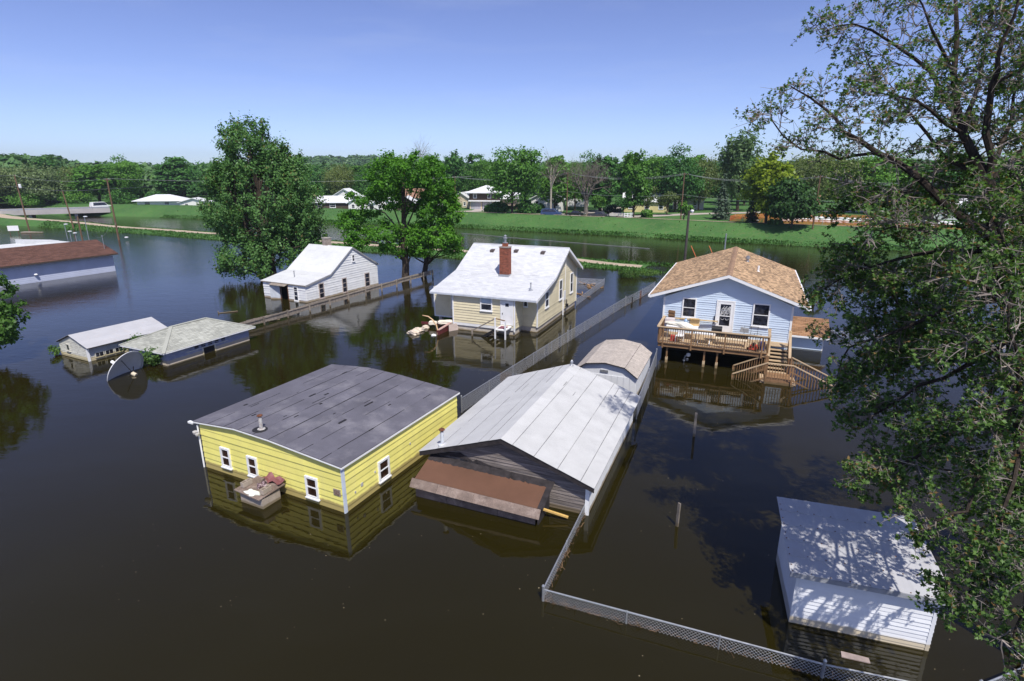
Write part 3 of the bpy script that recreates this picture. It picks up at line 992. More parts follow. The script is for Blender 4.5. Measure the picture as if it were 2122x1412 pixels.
    for (ya, za), (yb, zb) in zip(prof, prof[1:]):
        lo, hi = ((ya, za), (yb, zb)) if zb > za else ((yb, zb), (ya, za))
        sl = Vector((0, hi[0] - lo[0], hi[1] - lo[1]))
        mb = MB(); shingles(mb, (x0 - .02, lo[0], lo[1] + .006), (1, 0, 0), sl, x1 - x0 + .04, sl.length, ch=.18, tw=.45, th=.012, rng=rg)
        mb.build("shingles", m_whiteroof, roof, kind="stuff")
    mb = MB(); mb.box(x0, x1, ev_y - .10, ev_y - .01, ev_z - .15, ev_z - .02); mb.build("gutter", mat("gutter_grey", (.52, .55, .60), .5), roof)
    mb = MB()
    for (ya, za), (yb, zb) in zip(prof, prof[1:]):
        mb.hexa([(x1 + .001, ya, za - .24), (x1 + .03, ya, za - .24), (x1 + .03, yb, zb - .24), (x1 + .001, yb, zb - .24),
                 (x1 + .001, ya, za - .012), (x1 + .03, ya, za - .012), (x1 + .03, yb, zb - .012), (x1 + .001, yb, zb - .012)])
    mb.build("rake_board", m_trim, roof)
    mb = MB(); mb.box(x0, x1, ridge_y - .12, ridge_y + .12, ridge_z - .03, ridge_z + .018); mb.build("ridge_cap", m_whiteroof, roof)
    for x, y in ((.35, 6.86), (2.55, 6.98), (5.0, 6.96)):
        z = wz(y) + .16
        mb = MB(); mb.hexa([(x - .17, y - .2, z - .10), (x + .17, y - .2, z - .10), (x + .17, y + .2, z + .10), (x - .17, y + .2, z + .10),
                            (x - .17, y - .2, z + .10), (x + .17, y - .2, z + .10), (x + .17, y + .2, z + .16), (x - .17, y + .2, z + .16)])
        v = mb.build("roof_vent", mat("vent_brown", (.10, .08, .075), .6), roof)
    # plumbing stack
    x, y = 5.98, 1.45
    z = wz(y) + .15
    mb = MB(); mb.lathe([(.20, -.03), (.18, .03), (.06, .06), (.045, .10), (.045, .50), (.07, .52), (.07, .58)], 10, (x, y, z)); mb.build("vent_stack", m_galv, roof)
    # chimney: stack in front of the ridge
    cx0, cx1, cy0, cy1 = 2.42, 3.22, 3.62, 4.22
    c = brick_stack("chimney", r, cx0, cx1, cy0, cy1, 3.6, 6.15)
    mb = MB(); mb.box(cx0 - .03, cx1 + .03, cy0 - .03, cy1 + .03, 6.15, 6.24); mb.build("chimney_crown", mat("chimney_cap", (.30, .26, .23), .9), c)
    mb = MB(); mb.box(cx0 + .2, cx1 - .2, cy0 + .14, cy1 - .14, 6.24, 6.50); mb.build("flue_base", m_brick, c)
    mb = MB(); mb.lathe([(.19, 0), (.20, .06), (.09, .08), (.09, .36), (.17, .38), (.17, .44), (.09, .46), (.09, .56), (.13, .58), (.03, .66)], 12, ((cx0 + cx1) / 2, (cy0 + cy1) / 2, 6.50)); mb.build("metal_flue", m_galv, c)
    mb = MB(); mb.box(cx0 - .05, cx1 + .05, cy0 - .12, cy1 + .05, 3.72, 3.99); mb.build("flashing", m_galv, c)
    # landing, posts, railing and stairs
    mb = MB(); mb.box(4.10, 5.02, -1.25, -.02, .66, .74); st = mb.build("landing", m_white, r)
    for x in (4.12, 4.94):
        mb = MB(); mb.box(x, x + .09, -1.27, -1.17, -.8, 1.62 if x < 4.5 else 1.45); mb.build("post", m_trim, st)
    mb = MB(); mb.bar((4.16, -1.22, 1.56), (4.98, -1.22, 1.45), .05, .07); mb.build("rail", m_deck, st)
    mb = MB(); mb.bar((4.16, -1.24, 1.55), (2.25, -1.24, .42), .05, .09); mb.build("handrail", m_picket, st)
    mb = MB(); mb.box(2.20, 2.30, -1.29, -1.19, -.8, .55); mb.build("post", m_picket, st)
    for k in range(4):
        mb = MB(); mb.box(3.05 + .26 * k, 3.33 + .26 * k, -1.18, -.12, .02 + .15 * k, .07 + .15 * k); mb.build("tread", m_oldply, st)
    mb = MB(); mb.bar((2.95, -1.16, -.10), (4.08, -1.16, .62), .04, .22); mb.build("stringer", m_black, st)
    mb = MB(); mb.box(4.25, 4.85, -1.0, -.25, .745, .765); o = mb.build("door_mat", mat("maroon_mat", (.22, .085, .11), .95, .3, 5), None)
    o.matrix_world = r.matrix_basis.copy()
    tag(o, "dark red mat on the small white landing at the cream house door", "mat")
cream_house()
# ================================================================== blue house, deck, addition
BL = gp(39.3, -4.83)
def blue_house():
    rng = random.Random(31)
    r = thing("blue_house", "light blue sided house with a tan shingle roof standing behind a wooden deck", "house", BL, GRID)
    XE, D, XM = 8.07, 14.6, 4.02
    ze, zm = 3.80, 5.40
    front = [(0, .9), (XE, .9), (XE, ze - .02), (XM, zm), (0, ze - .02)]
    mb = MB(); mb.prism([(x, .02, z) for x, z in front], (0, D, 0)); mb.build("wall", m_blue, r)
    mb = MB(); mb.box(.08, XE - .08, .12, D - .1, -1, .9); mb.build("foundation", m_dark, r)
    pf = Plane((0, .02, 0), (1, 0, 0), (0, -1, 0))
    siding(r, pf, front, .150, m_blue, .036, rng=rng)
    pr = Plane((XE, .02, 0), (0, 1, 0), (1, 0, 0))
    siding(r, pr, [(0, .9), (D, .9), (D, ze), (0, ze)], .15, m_blue, .036, rng=rng)
    for u0, u1, s in ((-.03, .09, 0), (XE - .09, XE + .03, 0)):
        mb = MB(); pf.box(mb, u0, u1, .9, ze - .02, 0, .06); mb.build("corner_board", m_trim, r)
    window(r, pf, 1.24, 2.16, 2.46, 3.84, m_trim, g_dark, trim=.085, base=.045)
    window(r, pf, 5.70, 6.74, 2.28, 3.82, m_trim, g_dark, trim=.085, base=.045)
    # storm door with scrolled grille
    mb = MB(); pf.box(mb, 3.44, 3.53, 1.36, 3.84, .01, .085); pf.box(mb, 4.52, 4.61, 1.36, 3.84, .01, .085); pf.box(mb, 3.53, 4.52, 3.75, 3.84, .01, .085)
    mb.build("door_frame", m_trim, r)
    mb = MB()
    pf.box(mb, 3.535, 3.70, 1.38, 3.745, .022, .070); pf.box(mb, 4.35, 4.515, 1.38, 3.745, .022, .070)
    pf.box(mb, 3.70, 4.35, 3.58, 3.745, .022, .070); pf.box(mb, 3.70, 4.35, 1.38, 2.12, .022, .070)
    d = mb.build("door", m_trim, r)
    mb = MB(); pf.box(mb, 3.70, 4.35, 2.12, 3.58, .018, .048); mb.build("door_light", g_dark, d)
    mb = MB(); pf.box(mb, 3.70, 4.35, 2.76, 2.81, .049, .068); mb.build("door_rail", m_trim, d)
    mb = MB()
    for k in range(4):                                            # crossed scroll bars in the upper light
        u = 3.74 + k * .19
        mb.bar(pf.p(u, 2.83, .056), pf.p(min(u + .33, 4.33), 3.45, .056), .018, .018)
        mb.bar(pf.p(min(u + .0, 4.33), 3.45, .058), pf.p(max(u - .33, 3.72), 2.83, .058), .018, .018) if k else None
    for cx in (3.88, 4.17):
        pts = [pf.p(cx + .12 * math.cos(t), 3.13 + .20 * math.sin(t), .060) for t in [i * math.pi / 6 for i in range(13)]]
        mb.tube(pts, .009, 4, cap=False)
        pts = [pf.p(cx + .10 * math.cos(t), 2.62 + .10 * math.sin(t), .056) for t in [math.pi + i * math.pi / 6 for i in range(7)]]
        mb.tube(pts, .008, 4, cap=False)
    mb.build("door_grille", m_trim, d)
    mb = MB(); pf.box(mb, 3.36, 3.40, 2.2, 2.75, .02, .12); mb.build("wall_lamp", m_black, r)
    mb = MB(); pf.box(mb, 3.60, 3.63, 2.30, 2.46, .056, .10); mb.build("handle", m_galv, d)
    # roof
    o = .90; yo = -.50
    ex0, ex1 = -.92, XE + .86
    ez = 3.93
    rz = 5.62
    prof = [(ex0, ez), (XM, rz), (ex1, ez - .06)]
    mb = MB(); slab(mb, prof, yo, D + .5, .10); roof = mb.build("roof", m_trim, r)
    rg = random.Random(6)
    for lo, hi in (((ex0, ez), (XM, rz)), ((ex1, ez - .06), (XM, rz))):
        sl = Vector((hi[0] - lo[0], 0, hi[1] - lo[1]))
        mb = MB(); shingles(mb, (lo[0], yo - .03, lo[1] + .006), (0, 1, 0), sl, D + 1.06, sl.length, ch=.16, tw=.36, th=.018, rng=rg)
        mb.build("shingles", m_tanroof, roof, kind="stuff")
    mb = MB(); y = yo - .03
    while y < D + .5:
        for sx in (-1, 1):
            mb.hexa([(XM, y, rz - .01), (XM + sx * .19, y, rz - .07), (XM + sx * .19, y + .30, rz - .075), (XM, y + .30, rz - .01),
                     (XM, y, rz + .030), (XM + sx * .19, y, rz - .030), (XM + sx * .19, y + .30, rz - .045), (XM, y + .30, rz + .015)])
        y += .145
    mb.build("ridge_cap", mat("tan_ridge", (.33, .215, .14), .92, .1, 1, island=.2), roof)
    for (xa, za), (xb, zb) in zip(prof, prof[1:]):
        mb = MB(); mb.hexa([(xa, yo - .035, za - .20), (xb, yo - .035, zb - .20), (xb, yo - .002, zb - .20), (xa, yo - .002, za - .20),
                            (xa, yo - .035, za - .005), (xb, yo - .035, zb - .005), (xb, yo - .002, zb - .005), (xa, yo - .002, za - .005)])
        mb.build("rake_board", m_trim, roof)
    for x, z in ((ex0, ez), (ex1, ez - .06)):
        s = -1 if x < 0 else 1
        mb = MB(); mb.box(min(x, x + s * .11), max(x, x + s * .11), yo - .03, D + .5, z - .15, z - .01); mb.build("gutter", m_trim, roof)
    mb = MB()
    for y0_, y1_ in ((yo, .0),):
        mb.hexa([(ex0, y0_, ez - .14), (XM, y0_, rz - .14), (XM, y1_, rz - .14), (ex0, y1_, ez - .14), (ex0, y0_, ez - .11), (XM, y0_, rz - .11), (XM, y1_, rz - .11), (ex0, y1_, ez - .11)])
        mb.hexa([(XM, y0_, rz - .14), (ex1, y0_, ez - .20), (ex1, y1_, ez - .20), (XM, y1_, rz - .14), (XM, y0_, rz - .11), (ex1, y0_, ez - .17), (ex1, y1_, ez - .17), (XM, y1_, rz - .11)])
    mb.build("soffit", m_blue, roof)
    def zroof(x):
        return rz + (ez - .06 - rz) * (x - XM) / (ex1 - XM)
    mb = MB(); mb.lathe([(.14, -.05), (.14, .05), (.10, .07), (.10, .25), (.19, .27), (.19, .33), (.11, .36), (.11, .42), (.16, .44), (.02, .48)], 12, (5.05, 8.6, zroof(5.05))); mb.build("flue_vent", m_galv, roof)
    mb = MB(); mb.lathe([(.12, -.04), (.11, .03), (.07, .056), (.07, .42)], 10, (5.85, 5.9, zroof(5.85))); mb.build("vent_stack", m_trim, roof)
blue_house()

def deck():
    rng = random.Random(41)
    O = gp(36.3, -4.62)
    r = thing("wooden_deck", "raised timber deck with railings and a staircase in front of the blue house", "deck", O, GRID)
    # local x: b+4.62 ; local y: a-36.3
    XR, YB = 6.50, 2.98
    fz = 1.36
    for k in range(20):                                            # floor boards run across
        y = .04 + k * .147
        mb = MB(); mb.box(0, XR if y < 1.9 else XR + 1.3, y, y + .138, fz - .035, fz); mb.build("deck_board", m_rail, r)
    for args in ((0.0, XR, -.04, 0.0), (-.04, 0.0, 0, YB)):
        mb = MB(); mb.box(args[0], args[1], args[2], args[3], fz - .25, fz - .01); mb.build("rim_joist", m_deck, r)
    mb = MB(); mb.box(XR, XR + .04, 0.0, 1.95, fz - .25, fz - .01); mb.build("rim_joist", m_deck, r)
    for k in range(8):
        mb = MB(); mb.box(.4 + k * .8, .44 + k * .8, .01, YB, fz - .24, fz - .04); mb.build("joist", m_deck, r)
    for x in (.57, 2.90, 3.68, 6.0):
        mb = MB(); mb.box(x - .05, x + .05, .12, .22, .35, fz - .25); p = mb.build("support_post", m_deck, r)
        mb = MB(); mb.box(x - .075, x + .075, .095, .245, -1.0, .38); mb.build("post_base", mat("post_sleeve", (.50, .38, .24), .8, .15, 3, silt=SILT, silt_z=.2), p)
    # railing, front and left
    top = fz + 1.08
    bal = MB(); bal.box(-.019, .019, -.019, .019, 0, .98); bal_me = bal.mesh("baluster", m_deck)
    posts = [.28, 2.05, 4.05, 6.20]
    for x in posts:
        mb = MB(); mb.box(x - .05, x + .05, -.14, -.045, fz - .30, top - .03); mb.build("rail_post", m_deck, r)
    n = 46
    for k in range(n):
        x = .02 + k * (XR - .04) / (n - 1)
        if min(abs(x - p) for p in posts) > .07:
            inst("baluster", bal_me, r, (x, -.065, fz - .005))
    mb = MB(); mb.box(-.12, XR + .04, -.16, .03, top - .03, top + .012); mb.build("top_rail", m_rail, r)
    mb = MB(); mb.box(0, XR, -.045, -.005, top - .12, top - .031); mb.build("sub_rail", m_deck, r)
    mb = MB(); mb.box(0, XR, -.12, -.045, fz + .0, fz + .045); mb.build("bottom_rail", m_deck, r)
    for k in range(19):
        y = .12 + k * .15
        inst("baluster", bal_me, r, (-.062, y, fz - .005))
    mb = MB(); mb.box(-.16, .02, .03, YB - .02, top - .03, top + .012); mb.build("top_rail", m_rail, r)
    mb = MB(); mb.box(-.045, -.005, 0, YB, top - .12, top - .031); mb.build("sub_rail", m_deck, r)
    # right side of the deck up to the stairs
    for k in range(11):
        inst("baluster", bal_me, r, (XR + .06, .08 + k * .17, fz - .005))
    mb = MB(); mb.box(XR - .02, XR + .14, .03, 1.95, top - .03, top + .012); mb.build("top_rail", m_rail, r)
    # stairs down towards the camera
    st = bpy.data.objects.new("staircase", None); COL.objects.link(st); st.parent = r
    xl, xr_ = 6.62, 7.80
    for k in range(7):
        y = 1.86 - k * .27
        z = fz - .16 * (k + 1)
        mb = MB(); mb.box(xl + .05, xr_ - .05, y - .27, y, z - .04, z); mb.build("tread", m_rail, st)
    for x in (xl, xr_):
        mb = MB(); mb.hexa([(x - .02, 1.95, fz - .30), (x + .02, 1.95, fz - .30), (x + .02, .05, .02), (x - .02, .05, .02),
                            (x - .02, 1.95, fz), (x + .02, 1.95, fz), (x + .02, .05, .30), (x - .02, .05, .30)]); mb.build("stringer", m_deck, st)
        for yy, zz in ((2.02, fz), (.10, .2)):
            mb = MB(); mb.box(x - .05, x + .05, yy - .05, yy + .05, zz - (.3 if yy > 1 else 1.2), zz + 1.0); mb.build("rail_post", m_deck, st)
        mb = MB(); mb.bar((x, 2.12, fz + 1.04), (x, .04, 1.20), .15, .045); mb.build("handrail", m_rail, st)
        mb = MB(); mb.bar((x, 2.05, fz + .14), (x, .08, .32), .04, .08); mb.build("bottom_rail", m_deck, st)
        for k in range(13):
            y = 1.88 - k * .14
            z0 = .32 + (fz - .18) * (y - .08) / 1.97
            inst("baluster", bal_me, st, (x, y, z0 - .02), (0, 0, 0), (1, 1, .92))
    # landing and two flights into the water
    ly0, ly1, lz = -1.58, .05, .20
    for k in range(11):
        y = ly0 + .03 + k * .146
        mb = MB(); mb.box(xl - .10, xr_ + .12, y, y + .137, lz - .035, lz); mb.build("landing_board", m_deck, st)
    mb = MB(); mb.box(xl - .10, xr_ + .12, ly0 - .02, ly0 + .02, lz - .22, lz - .005); mb.build("rim_joist", m_deck, st)
    for sx, xa, xb in ((-1, xl - .10, 4.70), (1, xr_ + .12, 10.02)):
        for k in range(2):
            x = xa + sx * .27 * k
            mb = MB(); mb.box(min(x, x + sx * .27), max(x, x + sx * .27), ly0 + .05, ly1 - .05, lz - .16 * (k + 1) - .04, lz - .16 * (k + 1)); mb.build("tread", m_rail, st)
        for yy in (ly0 - .04, ly1 - .02):
            zt0, zt1 = lz + 1.08, lz + .16
            mb = MB(); mb.bar((xa, yy, zt0), (xb, yy, zt1), .15, .042); mb.build("handrail", m_rail, st)
            mb = MB(); mb.bar((xa, yy, zt0 - .90), (xb, yy, zt1 - .90), .04, .08); mb.build("bottom_rail", m_deck, st)
            mb = MB(); mb.box(xa - .05, xa + .05, yy - .05, yy + .05, -1.2, zt0 - .02); mb.build("rail_post", m_deck, st)
            mb = MB(); mb.box(xb - .05, xb + .05, yy - .05, yy + .05, -1.6, zt1 - .02); mb.build("rail_post", m_deck, st)
            nb = 13
            for k in range(nb):
                t = (k + .7) / (nb + .4)
                inst("baluster", bal_me, st, (xa + (xb - xa) * t, yy, zt0 + (zt1 - zt0) * t - 1.0))
    mb = MB(); mb.box(xl - .12, xr_ + .14, ly0 - .12, ly0 + .03, lz + 1.06, lz + 1.10); mb.build("handrail", m_rail, st)
    for k in range(8):
        inst("baluster", bal_me, st, (xl + .08 + k * .15, ly0 - .04, lz + .08))
    # clutter on the deck (each thing stands on the deck, so it is top-level)
    def Wd(x, y, z):
        return O + gp(0, 0) * 0 + (gp(y, x) - gp(0, 0)) + Vector((0, 0, z))
    def put(mb, name, m, lbl, cat, x, y, z=fz, az=0, group=None):
        o = mb.build(name, m, None)
        o.location = Wd(x, y, z); o.rotation_euler = (0, 0, -R(GRID + az))
        return tag(o, lbl, cat, group)
    # long table under a white sheet, with a cardboard box and jug on it
    t = thing("folding_table", "table heaped with white sheets at the left end of the deck", "table", Wd(1.3, 1.35, fz), GRID)
    mb = MB(); mb.box(-1.0, 1.0, -.4, .4, .86, .90); mb.build("table_top", m_trim, t)
    for sx in (-.9, .9):
        for sy in (-.33, .33):
            mb = MB(); mb.box(sx - .02, sx + .02, sy - .02, sy + .02, 0, .86); mb.build("leg", m_galv, t)
    bm = bmesh.new(); bmesh.ops.create_icosphere(bm, subdivisions=3, radius=1)
    for q in bm.verts:
        c = q.co; k = 1 + .2 * math.sin(5 * c.x + 1) + .15 * math.sin(7 * c.y + 3 * c.x)
        q.co = Vector((c.x * 1.0 * k, c.y * .36 * k, max(c.z, -.1) * .20 * k))
    me = bpy.data.meshes.new("sheet"); bm.to_mesh(me); bm.free(); me.materials.append(mat("cream_sheet", (.78, .74, .62), .9, .06, 4))
    o = bpy.data.objects.new("bundled_sheet", me); COL.objects.link(o); o.location = Wd(1.35, 1.25, fz + .93); o.rotation_euler = (0, .08, -R(GRID + 10)); tag(o, "cream sheet bundled along the table on the deck", "sheet")
    mb = MB(); mb.box(-.3, .3, -.22, .22, 0, .42); mb.hexa([(-.3, -.22, .42), (.3, -.22, .42), (.3, -.2, .42), (-.3, -.2, .42), (-.34, -.42, .52), (.34, -.42, .5), (.34, -.4, .51), (-.34, -.4, .53)])
    put(mb, "cardboard_box", mat("cardboard", (.55, .38, .18), .9, .1, 3), "open brown cardboard box on the table under the blue house's left window", "box", 2.0, 1.8, fz + .90, -12)
    mb = MB(); mb.lathe([(.10, 0), (.12, .03), (.12, .22), (.05, .30), (.045, .36)], 12); put(mb, "water_jug", mat("blue_jug", (.28, .42, .62), .3), "light blue plastic jug beside the cardboard box on the deck table", "jug", 1.45, 1.75, fz + .98)
    mb = MB(); mb.box(-.3, .3, -.25, .25, 0, .35); put(mb, "storage_bin", mat("pale_bin", (.62, .56, .55), .6), "pale plastic bin in the left corner of the deck", "bin", .45, 1.7, fz + .9)
    mb = MB(); mb.box(-.22, .22, -.03, .03, 0, .95)
    for k in range(4):
        mb.box(-.26, .26, -.06, -.03, .12 + .22 * k, .20 + .22 * k)
    put(mb, "wooden_rack", m_deck, "brown slatted wooden rack leaning in the deck's left corner", "rack", .42, 2.55, fz + .65, 15)
    mb = MB(); mb.box(-1.4, 1.4, -.05, .05, 0, .06); put(mb, "loose_plank", mat("pale_plank", (.60, .44, .22), .8), "pale loose plank lying behind the table against the house wall", "plank", 2.0, 2.72, fz + 1.02, -3)
    # barbecue, round table, benches, trolley, toy mower
    g = thing("barbecue_grill", "black kettle barbecue standing on the deck near the white door", "barbecue", Wd(3.45, 1.5, fz), GRID)
    mb = MB(); mb.box(-.32, .32, -.22, .22, .72, .86); mb.build("firebox", m_black, g)
    mb = MB()
    for i in range(8):
        a0, a1 = math.pi * i / 8, math.pi * (i + 1) / 8
        mb.hexa([(-.32, .23 * math.cos(a0), .862 + .20 * math.sin(a0)), (.32, .23 * math.cos(a0), .862 + .20 * math.sin(a0)), (.32, .0, .862), (-.32, .0, .862),
                 (-.32, .23 * math.cos(a1), .862 + .20 * math.sin(a1)), (.32, .23 * math.cos(a1), .862 + .20 * math.sin(a1)), (.32, .0, .863), (-.32, .0, .863)])
    mb.build("lid", m_black, g)
    for sx in (-.28, .28):
        mb = MB(); mb.bar((sx, -.2, 0), (sx, .2, .72), .03, .03); mb.build("leg", m_black, g)
        mb = MB(); mb.bar((sx, .2, 0), (sx, -.2, .72), .03, .03); mb.build("leg", m_black, g)
    t = thing("garden_table", "white table on crossed legs behind the middle of the deck railing", "table", Wd(2.75, .85, fz), GRID)
    mb = MB(); mb.box(-.55, .55, -.4, .4, .70, .74); mb.build("table_top", m_trim, t)
    for sx in (-.35, .35):
        mb = MB(); mb.bar((sx, -.35, 0), (sx + .05, .35, .70), .04, .05); mb.build("leg", m_trim, t)
        mb = MB(); mb.bar((sx, .35, 0), (sx + .05, -.35, .70), .04, .05); mb.build("leg", m_trim, t)
    t = thing("plastic_chair", "white plastic chair with red cushion behind the left of the deck railing", "chair", Wd(1.25, .6, fz), GRID + 10)
    mb = MB(); mb.box(-.22, .22, -.22, .22, .40, .44); mb.build("seat", m_trim, t)
    mb = MB(); mb.box(-.22, .22, .18, .22, .44, .85); mb.build("backrest", m_trim, t)
    for sx in (-.2, .2):
        for sy in (-.2, .2):
            mb = MB(); mb.box(sx - .02, sx + .02, sy - .02, sy + .02, 0, .40); mb.build("leg", m_trim, t)
    mb = MB(); mb.box(-.2, .2, -.15, .15, 0, .35); put(mb, "red_cooler", mat("red_plastic", (.45, .04, .04), .5), "red plastic cooler behind the left end of the deck railing", "cooler", .85, .75, fz, 5)
    b = thing("bench", "long wooden bench with pale top along the front of the deck", "bench", Wd(4.4, .95, fz), GRID)
    mb = MB(); mb.box(-.95, .95, -.18, .18, .40, .45); mb.build("seat", mat("pale_bench_top", (.72, .62, .46), .7), b)
    for sx in (-.8, .8):
        mb = MB(); mb.box(sx - .04, sx + .04, -.15, .15, 0, .40); mb.build("leg", m_oldply, b)
    mb = MB(); mb.box(-.95, .95, .20, .24, .45, .80); mb.build("backrest", m_black, b)
    w = thing("toy_mower", "small red and black machine behind the right end of the deck railing", "mower", Wd(5.72, .55, fz), GRID + 15)
    mb = MB(); mb.hexa([(-.25, -.3, .08), (.25, -.3, .08), (.25, .3, .08), (-.25, .3, .08), (-.18, -.25, .28), (.18, -.25, .28), (.2, .28, .3), (-.2, .28, .3)]); mb.build("body", mat("mower_red", (.55, .05, .03), .45), w)
    mb = MB(); mb.lathe([(.02, .28), (.13, .29), (.13, .42), (.04, .46)], 10); mb.build("engine", m_black, w)
    for sx in (-.27, .27):
        for sy in (-.22, .22):
            mb = MB(); mb.tube([(sx - .03, sy, .09), (sx + .03, sy, .09)], .09, 10); mb.build("wheel", m_black, w)
    mb = MB(); mb.tube([(-.2, .28, .25), (-.2, .75, .85), (.2, .75, .85), (.2, .28, .25)], .014, 5); mb.build("handle", m_black, w)
    mb = MB(); mb.lathe([(.14, 0), (.17, .05), (.17, .5), (.15, .55)], 12); put(mb, "blue_drum", mat("drum_blue", (.05, .07, .22), .5), "dark blue drum standing at the right end of the deck", "drum", 6.22, .62)
    mb = MB()
    for x in (-.35, .05, .45):
        mb.bar((x, -.25, 0), (x + .02, .2, 1.0), .022, .022)
    mb.bar((-.37, .2, 1.0), (.50, .2, 1.0), .022, .022); mb.bar((-.37, 0.0, .5), (.48, 0.0, .5), .022, .022)
    put(mb, "clothes_rack", m_black, "thin black metal rack under the blue house's right window", "rack", 5.45, 2.3)
    mb = MB(); mb.hexa([(-.12, -.1, 0), (.12, -.1, 0), (.12, .1, 0), (-.12, .1, 0), (-.05, -.05, .30), (.1, -.05, .30), (.1, .05, .30), (-.05, .05, .30)]); mb.box(.1, .42, -.1, .1, 0.0, .22)
    put(mb, "bird_feeder", mat("dark_white_box", (.30, .30, .30), .6), "small dark and white box on the deck bench by the door", "box", 4.95, 1.9, fz + .75)
    # meter lamp standing in the water under the deck
    l = thing("outboard_motor", "pale outboard motor head on a stake under the deck edge", "motor", gp(36.95, -2.98), GRID)
    mb = MB(); mb.tube([(0, 0, -.6), (.02, 0, .25), (.10, 0, .45)], .035, 7); mb.build("stake", m_galv, l)
    mb = MB(); mb.lathe([(.03, -.12), (.11, -.08), (.14, .02), (.11, .12), (.04, .15)], 12, (.26, -.04, .52)); mb.build("cowl", m_trim, l)
    mb = MB(); mb.lathe([(.02, -.1), (.09, -.07), (.10, .05), (.03, .1)], 10, (.20, -.05, .22)); mb.tube([(.05, 0, .4), (.26, 0, .52)], .05, 6); mb.tube([(-.08, 0, .12), (.08, 0, .1)], .04, 6); mb.build("gearcase", m_galv, l)
deck()

def addition():
    r = thing("side_shed", "low pale blue shed with brown shingles just right of the blue house", "shed", gp(43.1, 3.45), GRID)
    X, D, z = 2.25, 3.2, 1.0
    mb = MB(); mb.box(0, X, .02, D, -1, z); mb.build("wall", m_blue, r)
    pf = Plane((0, .02, 0), (1, 0, 0), (0, -1, 0))
    siding(r, pf, [(0, -.4), (X, -.4), (X, z), (0, z)], .14, m_blue, .02, v0=-.4)
    prof = [(-.35, 1.02), (1.6, 1.95), (3.5, 1.02)]
    mb = MB(); slab(mb, prof, -.1, X + .3, .08, axis='x'); rf = mb.build("roof", m_trim, r)
    m = mat("orange_brown_shingle", (.31, .175, .095), .92, .1, .6, island=.28)
    for lo, hi in ((prof[0], prof[1]), (prof[2], prof[1])):
        sl = Vector((0, hi[0] - lo[0], hi[1] - lo[1]))
        mb = MB(); shingles(mb, (-.12, lo[0], lo[1] + .005), (1, 0, 0), sl, X + .44, sl.length, ch=.18, tw=.42, th=.02); mb.build("shingles", m, rf, kind="stuff")
    mb = MB(); mb.box(-.1, X + .32, -.40, -.36, .90, 1.0); mb.build("fascia", m_trim, rf)
    mb = MB(); pf.box(mb, X - .05, X + .02, -.4, z, .0, .035); mb.build("corner_board", m_trim, r)
addition()

